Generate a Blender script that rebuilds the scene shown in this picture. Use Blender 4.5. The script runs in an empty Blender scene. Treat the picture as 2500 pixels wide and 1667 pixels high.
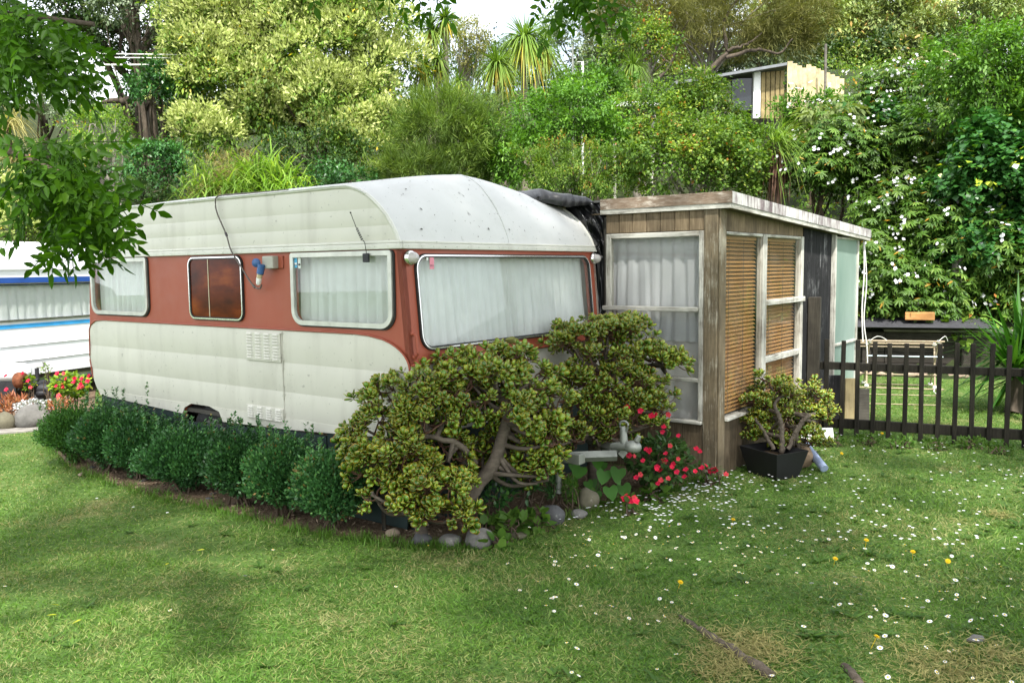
import bpy, bmesh, math, random
import numpy as np
from mathutils import Vector, Matrix
from mathutils.geometry import tessellate_polygon

SC = bpy.context.scene
COL = SC.collection
R = math.radians
rng = np.random.default_rng(7)
random.seed(7)

# ---------------------------------------------------------------- camera
F, PITCH, ROLL, YAW, EYE = 2054.6, 0.08677, -0.01125, -0.64355, 1.6
PX, PY = 1250.0, 833.5
fw = np.array([0, math.cos(PITCH), -math.sin(PITCH)])
up0 = np.array([0, math.sin(PITCH), math.cos(PITCH)])
rt0 = np.array([1.0, 0, 0])
rt = math.cos(ROLL) * rt0 + math.sin(ROLL) * up0
up = -math.sin(ROLL) * rt0 + math.cos(ROLL) * up0
cam_data = bpy.data.cameras.new('camera')
cam_data.sensor_width = 36.0
cam_data.lens = F / 2500 * 36
cam_data.clip_start = 0.05
cam_data.clip_end = 1000
cam = bpy.data.objects.new('camera', cam_data)
COL.objects.link(cam)
m = Matrix.Identity(4)
for i in range(3):
    m[i][0], m[i][1], m[i][2] = rt[i], up[i], -fw[i]
m[2][3] = EYE
cam.matrix_world = m
SC.camera = cam

# ---------------------------------------------------------------- sky, sun, exposure
SUN_EL, SUN_DIR = R(56), np.array([0.06, -0.998])      # where the sun stands (horizontal direction towards it)
world = bpy.data.worlds.new('World')
SC.world = world
world.use_nodes = True
wn, wl = world.node_tree.nodes, world.node_tree.links
bg = wn['Background']
sky = wn.new('ShaderNodeTexSky')
sky.sky_type = 'NISHITA'
sky.sun_disc = False
sky.sun_elevation = SUN_EL
sky.sun_rotation = math.atan2(SUN_DIR[0], SUN_DIR[1])
sky.air_density, sky.dust_density, sky.ozone_density = 1.0, 3.0, 1.0
# thin bright cloud all over the sky
tc = wn.new('ShaderNodeTexCoord')
cn = wn.new('ShaderNodeTexNoise')
cn.inputs['Scale'].default_value = 2.2
cn.inputs['Detail'].default_value = 6
cr = wn.new('ShaderNodeMapRange')
cr.inputs[1].default_value, cr.inputs[2].default_value = 0.36, 0.6
cr.inputs[3].default_value, cr.inputs[4].default_value = 0.25, 0.95
mx = wn.new('ShaderNodeMixRGB')
mx.inputs[2].default_value = (9.0, 9.3, 9.6, 1)
wl.new(tc.outputs['Generated'], cn.inputs['Vector'])
wl.new(cn.outputs['Fac'], cr.inputs[0])
wl.new(cr.outputs[0], mx.inputs[0])
wl.new(sky.outputs[0], mx.inputs[1])
wl.new(mx.outputs[0], bg.inputs['Color'])
bg.inputs['Strength'].default_value = 0.14
sun_data = bpy.data.lights.new('sun', 'SUN')
sun_data.energy = 3.9
sun_data.angle = R(2.5)
sun_data.color = (1.0, 0.965, 0.905)
sun = bpy.data.objects.new('sun', sun_data)
COL.objects.link(sun)
sdir = Vector((SUN_DIR[0] * math.cos(SUN_EL), SUN_DIR[1] * math.cos(SUN_EL), math.sin(SUN_EL)))
sun.rotation_euler = sdir.to_track_quat('Z', 'Y').to_euler()
sun.location = sdir * 30
vs = SC.view_settings
vs.view_transform = 'Standard'
vs.look = 'None'
vs.exposure = 1.22
vs.gamma = 1.0
vs.use_curve_mapping = False
SC.render.engine = 'CYCLES'
SC.cycles.max_bounces = 8
SC.cycles.transparent_max_bounces = 12
SC.cycles.caustics_reflective = False
SC.cycles.caustics_refractive = False

# ---------------------------------------------------------------- places
Uv = np.array([math.cos(YAW), math.sin(YAW), 0.0])     # along the caravan's long side, towards its front
Vv = np.array([-math.sin(YAW), math.cos(YAW), 0.0])    # across the caravan, away from the near side
ORG = np.array([0, 0, EYE])
CAR = np.array([-0.656, 5.0137, 0.0])                  # foot of the caravan's near front corner
ANX = np.array([1.530, 6.2327, 0.0])                   # foot of the annex's near corner


def ray(x, y):
    return (rt * (x - PX) - up * (y - PY)) / F + fw


def gp(x, y, z=0.0):
    d = ray(x, y)
    return ORG + d * ((z - EYE) / d[2])


def atY(x, y, Y):
    d = ray(x, y)
    return ORG + d * (Y / d[1])


def cw(u, v, z):
    return CAR + u * Uv + v * Vv + np.array([0, 0, z])


def bank_line(x):
    return np.clip(12.14 - 0.46 * (np.asarray(x, float) - 5.03), 11.0, 15.6)


def ground_h(x, y):
    d = np.asarray(y, float) - bank_line(x)
    z = np.where(d < .22, 0, np.where(d < 0.42, (d - .22) / 0.20 * 0.5, 0.5 + (d - 0.42) * 0.40))
    return np.where(z > 9.0, 9.0 + (z - 9.0) * 0.25, z)


# ---------------------------------------------------------------- objects
def link(name, data, parent=None, loc=None, rot=None):
    o = bpy.data.objects.new(name, data)
    COL.objects.link(o)
    if parent is not None:
        o.parent = parent
    if loc is not None:
        o.location = Vector([float(c) for c in loc])
    if rot is not None:
        o.rotation_euler = rot
    return o


def tag(o, label=None, cat=None, group=None, kind=None):
    if label: o['label'] = label
    if cat: o['category'] = cat
    if group: o['group'] = group
    if kind: o['kind'] = kind
    return o


def thing(name, label, cat, loc=(0, 0, 0), rz=0.0, group=None, kind=None):
    o = link(name, None, None, loc, (0, 0, rz))
    o.empty_display_size = 0.1
    return tag(o, label, cat, group, kind)


def mesh_np(name, chunks, smooth=True):
    """chunks: list of (verts (n,3), faces (m,k), rnd (n,) or None)"""
    Vs, Ls, St, Rn, off, lo = [], [], [], [], 0, 0
    for ch in chunks:
        v, f = np.asarray(ch[0], np.float32), np.asarray(ch[1], np.int64)
        r = ch[2] if len(ch) > 2 and ch[2] is not None else np.full(len(v), 0.5)
        if len(f) == 0:
            continue
        k = f.shape[1]
        used, inv = np.unique(f, return_inverse=True)
        if len(used) < len(v):
            v, r, f = v[used], np.asarray(r)[used], inv.reshape(f.shape)
        Vs.append(v); Rn.append(np.asarray(r, np.float32))
        Ls.append((f + off).ravel())
        St.append(lo + np.arange(len(f)) * k)
        off += len(v); lo += len(f) * k
    Vs = np.concatenate(Vs); Ls = np.concatenate(Ls); St = np.concatenate(St); Rn = np.concatenate(Rn)
    me = bpy.data.meshes.new(name)
    me.vertices.add(len(Vs)); me.vertices.foreach_set('co', Vs.ravel())
    me.loops.add(len(Ls)); me.loops.foreach_set('vertex_index', Ls.astype(np.int32))
    me.polygons.add(len(St)); me.polygons.foreach_set('loop_start', St.astype(np.int32))
    me.polygons.foreach_set('use_smooth', np.full(len(St), bool(smooth)))
    me.update(calc_edges=True)
    a = me.attributes.new('rnd', 'FLOAT', 'POINT')
    a.data.foreach_set('value', Rn)
    return me


def obj(name, chunks, mat, parent=None, smooth=True, loc=None, rot=None):
    me = chunks if isinstance(chunks, bpy.types.Mesh) else mesh_np(name, chunks, smooth)
    if mat is not None and len(me.materials) == 0:
        me.materials.append(mat)
    return link(name, me, parent, loc, rot)


# ---- shape pieces (each returns a chunk)
def box(x0, x1, y0, y1, z0, z1):
    v = np.array([[x, y, z] for z in (z0, z1) for y in (y0, y1) for x in (x0, x1)], float)
    f = np.array([[0, 2, 3, 1], [4, 5, 7, 6], [0, 1, 5, 4], [2, 6, 7, 3], [0, 4, 6, 2], [1, 3, 7, 5]])
    return (v, f)


def bevel_box_mesh(name, sx, sy, sz, b=0.004, seg=1, mat=None, jitter=0.0):
    """box centred in x,y with its base at z=0"""
    bm = bmesh.new()
    bmesh.ops.create_cube(bm, size=1.0)
    for v in bm.verts:
        v.co = Vector((v.co.x * sx, v.co.y * sy, (v.co.z + 0.5) * sz))
        if jitter:
            v.co += Vector([random.uniform(-jitter, jitter) for _ in range(3)])
    if b:
        bmesh.ops.bevel(bm, geom=bm.edges[:], offset=b, segments=seg, affect='EDGES', profile=0.6)
    me = bpy.data.meshes.new(name)
    bm.to_mesh(me); bm.free()
    if mat: me.materials.append(mat)
    return me


def bbox(name, x0, x1, y0, y1, z0, z1, mat, parent, b=0.004, seg=1, rot=None):
    me = bevel_box_mesh(name, x1 - x0, y1 - y0, z1 - z0, min(b, 0.45 * min(x1 - x0, y1 - y0, z1 - z0)), seg, mat)
    return link(name, me, parent, ((x0 + x1) / 2, (y0 + y1) / 2, z0), rot)


def nrm(a):
    a = np.asarray(a, float)
    return a / np.maximum(np.linalg.norm(a, axis=-1, keepdims=True), 1e-9)


def tube(path, rad, n=7, cap=True, flat=None):
    P = np.asarray(path, float)
    m_ = len(P)
    r = np.broadcast_to(np.asarray(rad, float), (m_,)).copy()
    T = np.gradient(P, axis=0)
    T = nrm(T)
    ref = np.array([0, 0, 1.0]) if abs(T[:, 2]).mean() < 0.85 else np.array([1.0, 0, 0])
    A = nrm(np.cross(T, ref)); B = np.cross(A, T)
    th = np.linspace(0, 2 * math.pi, n, endpoint=False)
    ca, sa = np.cos(th), np.sin(th)
    if flat: sa = sa * flat
    v = P[:, None, :] + r[:, None, None] * (ca[None, :, None] * A[:, None, :] + sa[None, :, None] * B[:, None, :])
    v = v.reshape(-1, 3)
    i = np.arange(m_ - 1)[:, None] * n; j = np.arange(n)[None, :]; j2 = (j + 1) % n
    f = np.stack([i + j, i + j2, i + n + j2, i + n + j], -1).reshape(-1, 4)
    if cap:
        v = np.vstack([v, P[0], P[-1]])
        c0, c1 = len(v) - 2, len(v) - 1
        k = np.arange(n); k2 = (k + 1) % n
        f = np.vstack([f, np.stack([k2, k, np.full(n, c0), np.full(n, c0)], -1),
                       np.stack([(m_ - 1) * n + k, (m_ - 1) * n + k2, np.full(n, c1), np.full(n, c1)], -1)])
        q = f[:-2 * n]; t = f[-2 * n:, :3]
        return [(v, q), (v, t)]
    return [(v, f)]


def spline(pts, n=20):
    P = np.asarray(pts, float)
    if len(P) < 3:
        return np.linspace(P[0], P[-1], n)
    d = np.r_[0, np.cumsum(np.linalg.norm(np.diff(P, axis=0), axis=1))]
    t = np.linspace(0, d[-1], n)
    Q = np.vstack([2 * P[0] - P[1], P, 2 * P[-1] - P[-2]])
    out = []
    for tt in t:
        i = min(np.searchsorted(d, tt, 'right') - 1, len(P) - 2)
        s = (tt - d[i]) / max(d[i + 1] - d[i], 1e-9)
        p0, p1, p2, p3 = Q[i], Q[i + 1], Q[i + 2], Q[i + 3]
        out.append(0.5 * (2 * p1 + (p2 - p0) * s + (2 * p0 - 5 * p1 + 4 * p2 - p3) * s * s + (3 * p1 - p0 - 3 * p2 + p3) * s ** 3))
    return np.array(out)


def rr(x0, x1, y0, y1, r, n=6):
    """rounded rectangle, counter-clockwise; r one radius or four (bl, br, tr, tl)"""
    rs = (r,) * 4 if not hasattr(r, '__len__') else r
    out = []
    for (cx, cy, a0, q) in ((x0, y0, math.pi, rs[0]), (x1, y0, 1.5 * math.pi, rs[1]), (x1, y1, 0, rs[2]), (x0, y1, .5 * math.pi, rs[3])):
        ox = cx + q if cx == x0 else cx - q
        oy = cy + q if cy == y0 else cy - q
        for k in range(n + 1):
            a = a0 + k / n * math.pi / 2
            out.append((ox + q * math.cos(a), oy + q * math.sin(a)))
    return out


def plate(outer, holes, d0, d1, fmap):
    """flat plate with holes between depths d0 < d1; fmap(a, b, d) -> xyz (a, b, d arrays)"""
    loops = [list(outer)] + [list(h) for h in holes]
    tris = tessellate_polygon([[Vector((p[0], p[1], 0)) for p in lp] for lp in loops])
    P = np.array([p for lp in loops for p in lp], float)
    n = len(P)
    v = np.vstack([np.stack(fmap(P[:, 0], P[:, 1], np.full(n, d)), -1) for d in (d0, d1)])
    t = np.array([list(x) for x in tris])
    a, b, c = P[t[:, 0]], P[t[:, 1]], P[t[:, 2]]
    area = (b[:, 0] - a[:, 0]) * (c[:, 1] - a[:, 1]) - (b[:, 1] - a[:, 1]) * (c[:, 0] - a[:, 0])
    t[area < 0] = t[area < 0][:, ::-1]
    q, o = [], 0
    for lp in loops:
        k = len(lp)
        for i in range(k):
            q.append([o + i, o + (i + 1) % k, n + o + (i + 1) % k, n + o + i])
        o += k
    return [(v, np.vstack([t + n, t[:, ::-1]])), (v, np.array(q))]


def ring_plate(x0, x1, y0, y1, r, w, d0, d1, fmap, n=7):
    ri = tuple(max(q - w, 0.002) for q in (r if hasattr(r, '__len__') else (r,) * 4))
    return plate(rr(x0, x1, y0, y1, r, n), [rr(x0 + w, x1 - w, y0 + w, y1 - w, ri, n)], d0, d1, fmap)


def grid(fn, nu, nv):
    """fn(s, t) -> xyz arrays over s,t in 0..1"""
    s, t = np.meshgrid(np.linspace(0, 1, nu), np.linspace(0, 1, nv))
    v = np.stack(fn(s, t), -1).reshape(-1, 3)
    i, j = np.meshgrid(np.arange(nu - 1), np.arange(nv - 1))
    a = (j * nu + i).ravel()
    return (v, np.stack([a, a + 1, a + nu + 1, a + nu], -1))


def lathe(prof, n=16, axis='z'):
    pr = np.array(prof, float)
    th = np.linspace(0, 2 * math.pi, n, endpoint=False)
    v = np.stack([pr[:, None, 0] * np.cos(th), pr[:, None, 0] * np.sin(th), np.broadcast_to(pr[:, None, 1], (len(pr), n))], -1).reshape(-1, 3)
    i = np.arange(len(pr) - 1)[:, None] * n; j = np.arange(n)[None]; j2 = (j + 1) % n
    f = np.stack([i + j, i + j2, i + n + j2, i + n + j], -1).reshape(-1, 4)
    if axis == 'y': v = v[:, [0, 2, 1]]
    if axis == 'x': v = v[:, [2, 0, 1]]
    return (v, f)


def vnoise(P, seed, freq):
    """smooth value noise at points (n,3)"""
    P = np.asarray(P, float) * freq
    i = np.floor(P).astype(np.int64); f = P - i; f = f * f * (3 - 2 * f)

    def h(a, b, c):
        x = (a * 73856093) ^ (b * 19349663) ^ (c * 83492791) ^ (seed * 2654435761)
        x = (x ^ (x >> 13)) * 1274126177
        return ((x ^ (x >> 16)) & 0xFFFF) / 65535.0
    out = 0
    for dx in (0, 1):
        for dy in (0, 1):
            for dz in (0, 1):
                w = (f[:, 0] if dx else 1 - f[:, 0]) * (f[:, 1] if dy else 1 - f[:, 1]) * (f[:, 2] if dz else 1 - f[:, 2])
                out = out + w * h(i[:, 0] + dx, i[:, 1] + dy, i[:, 2] + dz)
    return out


_ico = {}


def rock_chunk(r, seed, sub=3, rough=0.25, facet=0.0):
    if sub not in _ico:
        bm = bmesh.new(); bmesh.ops.create_icosphere(bm, subdivisions=sub, radius=1)
        _ico[sub] = (np.array([v.co[:] for v in bm.verts]), np.array([[v.index for v in f.verts] for f in bm.faces]))
        bm.free()
    v, f = _ico[sub]
    k = 1 + rough * (vnoise(v + 5, seed, 1.3) - 0.5) * 2 + rough * 0.3 * (vnoise(v + 9, seed + 1, 4) - 0.5)
    return (v * k[:, None] * np.asarray(r, float), f)

# ---------------------------------------------------------------- materials
class NT:
    def __init__(s, name):
        s.m = bpy.data.materials.new(name); s.m.use_nodes = True
        s.n, s.l = s.m.node_tree.nodes, s.m.node_tree.links
        s.b = s.n['Principled BSDF']; s.out = s.n['Material Output']
        s._tc = None; s.shuffle = False

    def coord(s, scale=(1, 1, 1), space='Object'):
        if s._tc is None: s._tc = s.n.new('ShaderNodeTexCoord')
        mp = s.n.new('ShaderNodeMapping'); mp.inputs['Scale'].default_value = scale
        src = s._tc.outputs[space]
        if s.shuffle:                                   # every piece gets its own stretch of the pattern
            oi = s.n.new('ShaderNodeObjectInfo'); vm = s.n.new('ShaderNodeVectorMath'); vm.operation = 'MULTIPLY_ADD'
            cb = s.n.new('ShaderNodeCombineXYZ')
            for k in range(3): s.l.new(oi.outputs['Random'], cb.inputs[k])
            s.l.new(cb.outputs[0], vm.inputs[0]); vm.inputs[1].default_value = (37, 23, 51); s.l.new(src, vm.inputs[2])
            src = vm.outputs[0]
        s.l.new(src, mp.inputs[0])
        return mp.outputs[0]

    def noise(s, scale, detail=4, stretch=(1, 1, 1), rough=0.55):
        t = s.n.new('ShaderNodeTexNoise')
        t.inputs['Scale'].default_value = scale; t.inputs['Detail'].default_value = detail
        t.inputs['Roughness'].default_value = rough
        s.l.new(s.coord(stretch), t.inputs['Vector'])
        return t.outputs['Fac']

    def ramp(s, fac, stops):
        r = s.n.new('ShaderNodeValToRGB')
        e = r.color_ramp.elements
        while len(e) < len(stops): e.new(0.5)
        for el, (p, c) in zip(e, stops):
            el.position = p
            el.color = tuple(c) + (1,) if hasattr(c, '__len__') else (c, c, c, 1)
        s.l.new(fac, r.inputs[0])
        return r.outputs[0]

    def mix(s, fac, a, b, mode='MIX'):
        x = s.n.new('ShaderNodeMixRGB'); x.blend_type = mode
        for k, q in ((0, fac), (1, a), (2, b)):
            if hasattr(q, 'is_output'): s.l.new(q, x.inputs[k])
            elif k == 0: x.inputs[0].default_value = q
            else: x.inputs[k].default_value = tuple(q) + (1,)
        return x.outputs[0]

    def math(s, op, a, b=0.0):
        x = s.n.new('ShaderNodeMath'); x.operation = op
        for k, q in ((0, a), (1, b)):
            if hasattr(q, 'is_output'): s.l.new(q, x.inputs[k])
            else: x.inputs[k].default_value = q
        return x.outputs[0]

    def attr(s, name='rnd'):
        a = s.n.new('ShaderNodeAttribute'); a.attribute_name = name
        return a.outputs['Fac']

    def objrnd(s):
        return s.n.new('ShaderNodeObjectInfo').outputs['Random']

    def bump(s, h, strength=0.3, dist=0.01):
        b = s.n.new('ShaderNodeBump'); b.inputs['Strength'].default_value = strength; b.inputs['Distance'].default_value = dist
        s.l.new(h, b.inputs['Height']); s.l.new(b.outputs[0], s.b.inputs['Normal'])

    def set(s, color=None, rough=0.6, metal=0.0, spec=0.5):
        if color is not None:
            if hasattr(color, 'is_output'): s.l.new(color, s.b.inputs['Base Color'])
            else: s.b.inputs['Base Color'].default_value = tuple(color) + (1,)
        if hasattr(rough, 'is_output'): s.l.new(rough, s.b.inputs['Roughness'])
        else: s.b.inputs['Roughness'].default_value = rough
        s.b.inputs['Metallic'].default_value = metal
        s.b.inputs['Specular IOR Level'].default_value = spec
        return s.m


def plain(name, c, rough=0.5, metal=0.0, spec=0.5, var=0.15, scale=6.0, bump=0.0, bscale=40):
    t = NT(name)
    a = tuple(x * (1 - var) for x in c); b = tuple(min(1, x * (1 + var)) for x in c)
    col = t.ramp(t.noise(scale), [(0.3, a), (0.7, b)])
    if bump: t.bump(t.noise(bscale, 5), bump, 0.004)
    return t.set(col, rough, metal, spec)


def painted(name, c, dirt=(0.16, 0.14, 0.10), amount=0.5, rough=0.35, speck=0.0, streak=True):
    """sheet-metal paint with grime streaks and specks"""
    t = NT(name)
    base = t.ramp(t.noise(1.7, 5), [(0.3, tuple(x * .93 for x in c)), (0.7, tuple(min(1, x * 1.04) for x in c))])
    if streak:
        st = t.noise(7, 5, (1, 1, .12))
        f = t.math('MULTIPLY', t.ramp(st, [(0.5, 0), (0.78, 1)]), amount * .55)
        base = t.mix(f, base, dirt)
    g = t.math('MULTIPLY', t.ramp(t.noise(3.1, 8, rough=.7), [(0.55, 0), (0.8, 1)]), amount * .5)
    base = t.mix(g, base, dirt)
    if speck:
        s1 = t.ramp(t.noise(55, 2), [(0.70, 0), (0.735, 1)])
        s2 = t.ramp(t.noise(17, 3), [(0.69, 0), (0.72, 1)])
        f = t.math('MULTIPLY', t.math('MAXIMUM', s1, s2), speck)
        base = t.mix(f, base, (0.05, 0.045, 0.035))
    t.bump(t.noise(2.6, 3), 0.16, 0.02)
    return t.set(base, t.ramp(t.noise(9, 4), [(0.3, rough), (0.8, rough + .2)]), 0, .45)


def wood(name, cols, grain=(14, 14, .9), rough=0.85, white=None, wamt=0.5, bump=0.5, warm=(1, 1, 1)):
    """weathered timber: grain along z; remains of white paint on top"""
    t = NT(name); t.shuffle = True
    n1 = t.noise(6, 6, grain, .65)
    base = t.ramp(n1, [(0.25, cols[0]), (0.5, cols[1]), (0.75, cols[2])])
    blot = t.ramp(t.noise(3.1, 6, rough=.65), [(0.32, .48), (0.66, 1.18)])
    base = t.mix(1.0, base, blot, 'MULTIPLY')
    base = t.mix(1.0, base, warm, 'MULTIPLY')
    base = t.mix(t.math('MULTIPLY', t.objrnd(), .22), base, tuple(x * .45 for x in cols[1]))
    if white:
        f = t.ramp(t.math('ADD', t.math('MULTIPLY', t.noise(5, 7, grain, .75), .6), t.math('MULTIPLY', t.noise(2.6, 6, rough=.7), .5)),
                   [(0.62 - .22 * wamt, 0), (0.70 - .12 * wamt, 1)])
        base = t.mix(f, base, white)
    t.bump(t.noise(9, 6, grain, .7), bump, 0.006)
    return t.set(base, rough, 0, .25)


def leafmat(name, stops, rough=0.45, trans=0.35, spec=0.4, tcol=None):
    t = NT(name)
    spec = spec * .55
    col = t.ramp(t.attr('rnd'), stops)
    low = t.ramp(t.noise(0.9, 3), [(0.3, .8), (0.7, 1.15)])
    col = t.mix(1.0, col, low, 'MULTIPLY')
    col = t.mix(1.0, col, t.ramp(t.objrnd(), [(0, .78), (1, 1.2)]), 'MULTIPLY')
    t.set(col, rough, 0, spec)
    if trans:
        tr = t.n.new('ShaderNodeBsdfTranslucent')
        tc_ = t.mix(1.0, col, tcol or (1.25, 1.3, .5), 'MULTIPLY')
        t.l.new(tc_, tr.inputs['Color'])
        ms = t.n.new('ShaderNodeMixShader'); ms.inputs[0].default_value = trans
        t.l.new(t.b.outputs[0], ms.inputs[1]); t.l.new(tr.outputs[0], ms.inputs[2])
        t.l.new(ms.outputs[0], t.out.inputs['Surface'])
    return t.m


def glassmat(name, tint=(1, 1, 1), refl=1.0, rough=0.0, dirt=0.06):
    """thin pane: see-through with a fresnel reflection and a film of dirt"""
    t = NT(name)
    tr = t.n.new('ShaderNodeBsdfTransparent'); tr.inputs[0].default_value = tuple(tint) + (1,)
    gl = t.n.new('ShaderNodeBsdfGlossy'); gl.inputs['Roughness'].default_value = rough
    lw = t.n.new('ShaderNodeLayerWeight'); lw.inputs['Blend'].default_value = .5
    fr = t.math('ADD', t.math('MULTIPLY', t.math('POWER', lw.outputs['Facing'], 5.0), .7), .04)
    df = t.n.new('ShaderNodeBsdfDiffuse'); df.inputs[0].default_value = (.5, .5, .46, 1)
    m1 = t.n.new('ShaderNodeMixShader'); m2 = t.n.new('ShaderNodeMixShader')
    t.l.new(t.math('MULTIPLY', fr, refl), m1.inputs[0])
    t.l.new(tr.outputs[0], m1.inputs[1]); t.l.new(gl.outputs[0], m1.inputs[2])
    t.l.new(t.math('MULTIPLY', t.ramp(t.noise(4, 6), [(.4, .2), (.75, 1)]), dirt), m2.inputs[0])
    t.l.new(m1.outputs[0], m2.inputs[1]); t.l.new(df.outputs[0], m2.inputs[2])
    t.l.new(m2.outputs[0], t.out.inputs['Surface'])
    t.n.remove(t.b)
    return t.m


def clothmat(name, c, trans=0.3):
    t = NT(name)
    col = t.ramp(t.noise(2.5, 3), [(0.3, tuple(x * .92 for x in c)), (0.7, c)])
    t.bump(t.noise(260, 2), .15, .002)
    t.set(col, .9, 0, .1)
    tr = t.n.new('ShaderNodeBsdfTranslucent'); t.l.new(col, tr.inputs['Color'])
    ms = t.n.new('ShaderNodeMixShader'); ms.inputs[0].default_value = trans
    t.l.new(t.b.outputs[0], ms.inputs[1]); t.l.new(tr.outputs[0], ms.inputs[2])
    t.l.new(ms.outputs[0], t.out.inputs['Surface'])
    return t.m


M = {}
M['cream'] = painted('cream_paint', (.565, .55, .475), amount=.42, rough=.33, speck=.35)
M['roofwhite'] = painted('roof_white_paint', (.54, .54, .52), dirt=(.28, .27, .22), amount=.45, rough=.5, speck=.5, streak=False)
M['red'] = painted('red_oxide_paint', (.31, .068, .034), dirt=(.34, .135, .075), amount=.35, rough=.42)
M['trim'] = painted('white_trim', (.62, .61, .55), amount=.5, rough=.4, speck=.3)
M['alu'] = plain('dull_aluminium', (.52, .52, .48), .42, .55, .5, .15, 12)
M['chrome'] = plain('chrome', (.78, .78, .76), .18, .9, .5, .08, 20)
M['rubber'] = plain('black_rubber', (.018, .018, .018), .6, 0, .4, .2)
M['green'] = painted('dark_green_skirt', (.012, .028, .026), dirt=(.05, .05, .045), amount=.4, rough=.5)
M['lining'] = plain('dark_lining', (.07, .065, .055), .9, 0, .2)
M['curtain'] = clothmat('white_net_curtain', (.90, .90, .89), .25)
M['curtain_grey'] = clothmat('grey_net_curtain', (.66, .68, .70), .25)
M['glass'] = glassmat('window_glass', (.95, .97, .96), 1.0, 0.0, .05)
M['glass_old'] = glassmat('old_window_glass', (.95, .95, .94), 1.0, 0.01, .045)
M['lens'] = plain('lamp_lens', (.45, .42, .40), .2, 0, .6, .1)
M['blue'] = plain('blue_plastic', (.035, .10, .26), .45, 0, .5, .15)
M['cable'] = plain('cable_grey', (.12, .10, .09), .6, 0, .4, .2)
M['oldplastic'] = plain('aged_ivory_plastic', (.52, .45, .30), .5, 0, .4, .2, 30)
M['greyplastic'] = plain('grey_plastic', (.36, .35, .30), .5, 0, .4, .15)
M['rust'] = plain('rusty_steel', (.16, .055, .025), .85, .2, .3, .45, 25, .5)
M['steel'] = plain('galvanised_steel', (.24, .25, .22), .5, .45, .5, .25, 9)
M['blacksteel'] = plain('dark_steel', (.03, .03, .034), .6, .3, .4, .3, 15)
M['bluegrey'] = plain('blue_grey_pipe', (.27, .33, .46), .45, 0, .45, .12)
M['blackpot'] = plain('black_pot', (.010, .010, .011), .55, 0, .35, .2)
M['sticker_blue'] = plain('sticker_blue', (.08, .38, .62), .5)
M['sticker_white'] = plain('sticker_white', (.62, .66, .62), .5)
M['sticker_pink'] = plain('sticker_pink', (.70, .25, .32), .5)
M['print'] = plain('dark_print', (.06, .05, .06), .6)
M['paper'] = plain('white_board', (.80, .80, .78), .6, 0, .3, .05)
t = NT('amber_pane')
g_ = t.ramp(t.noise(2.2, 6, (1, 1, 2.5)), [(0.3, (.012, .002, .0005)), (0.55, (.11, .017, .002)), (0.8, (.30, .07, .008))])
M['amber'] = t.set(g_, .16, 0, .12)
GREY = ((.085, .066, .042), (.175, .142, .098), (.29, .245, .18))
M['wood_grey'] = wood('weathered_board', GREY, warm=(1.12, 1.02, .88))
M['wood_brown'] = wood('brown_damp_board', ((.055, .04, .025), (.12, .09, .055), (.20, .155, .10)))
M['wood_post'] = wood('grey_post', ((.085, .07, .048), (.16, .135, .095), (.25, .215, .155)), white=(.38, .35, .275), wamt=.18, warm=(1.08, 1.0, .88))
WP = ((.16, .14, .11), (.26, .24, .2), (.36, .34, .29))
M['wood_white'] = wood('flaking_white_paint', WP, white=(.53, .52, .46), wamt=.75, bump=.35)
M['wood_white_h'] = wood('flaking_white_paint_rail', WP, grain=(.9, .9, 14), white=(.53, .52, .46), wamt=.7, bump=.35)
M['wood_black'] = wood('charred_black_board', ((.009, .009, .009), (.016, .016, .017), (.027, .027, .029)), rough=.97, grain=(16, 16, .45), white=(.27, .27, .27), wamt=.10, bump=.1)
M['fascia_brown'] = wood('mouldy_fascia', ((.13, .085, .055), (.23, .17, .12), (.36, .30, .24)), grain=(2, 2, 9), white=(.48, .43, .36), wamt=.3, bump=.3)
M['fascia_purple'] = wood('streaked_fascia', ((.10, .065, .07), (.22, .17, .175), (.34, .31, .30)), grain=(6, 6, .7), white=(.56, .55, .52), wamt=.75, bump=.2)
M['fence'] = wood('dark_fence_timber', ((.013, .011, .008), (.024, .021, .015), (.045, .042, .028)), bump=.4)
M['fence_post'] = wood('brown_black_post', ((.028, .024, .018), (.046, .04, .03), (.072, .064, .048)), bump=.4)
M['plank_dark'] = wood('dark_sleeper', ((.022, .018, .014), (.04, .034, .028), (.07, .06, .05)), grain=(.9, .9, 14), bump=.4)
M['plank_grey'] = wood('grey_plank', ((.09, .08, .065), (.15, .135, .11), (.23, .21, .18)), grain=(.9, .9, 14), bump=.4)
M['pine'] = wood('fresh_pine', ((.46, .36, .19), (.56, .46, .27), (.64, .55, .35)), bump=.15)
M['ply'] = wood('plywood_cladding', ((.28, .21, .095), (.36, .28, .13), (.42, .34, .17)), bump=.15)
M['block'] = wood('orange_timber_block', ((.42, .19, .06), (.52, .26, .09), (.58, .33, .14)), grain=(.9, .9, 9), bump=.2)
M['bamboo'] = wood('split_bamboo', ((.32, .25, .12), (.42, .34, .18), (.5, .42, .25)), bump=.3)
M['cane'] = plain('wooden_dowel', (.34, .27, .18), .7, 0, .3, .2, 20)
M['dowelblue'] = plain('plastic_coated_rod', (.52, .62, .66), .4)
M['rope'] = plain('white_rope', (.68, .67, .62), .9, 0, .2, .1, 60)
t = NT('venetian_slat')
M['slat'] = t.set(t.ramp(t.noise(5, 5, (1, 1, 20)), [(.3, (.36, .175, .05)), (.7, (.50, .27, .09))]), .45, 0, .4)
M['tarp'] = plain('black_polythene', (.009, .009, .010), .28, 0, .5, .25, 9, .35, 14)
M['tarp_roll'] = plain('grey_black_rubber_sheet', (.022, .022, .024), .42, 0, .45, .3, 7, .3, 12)
t = NT('frosted_green_glass')
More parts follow.
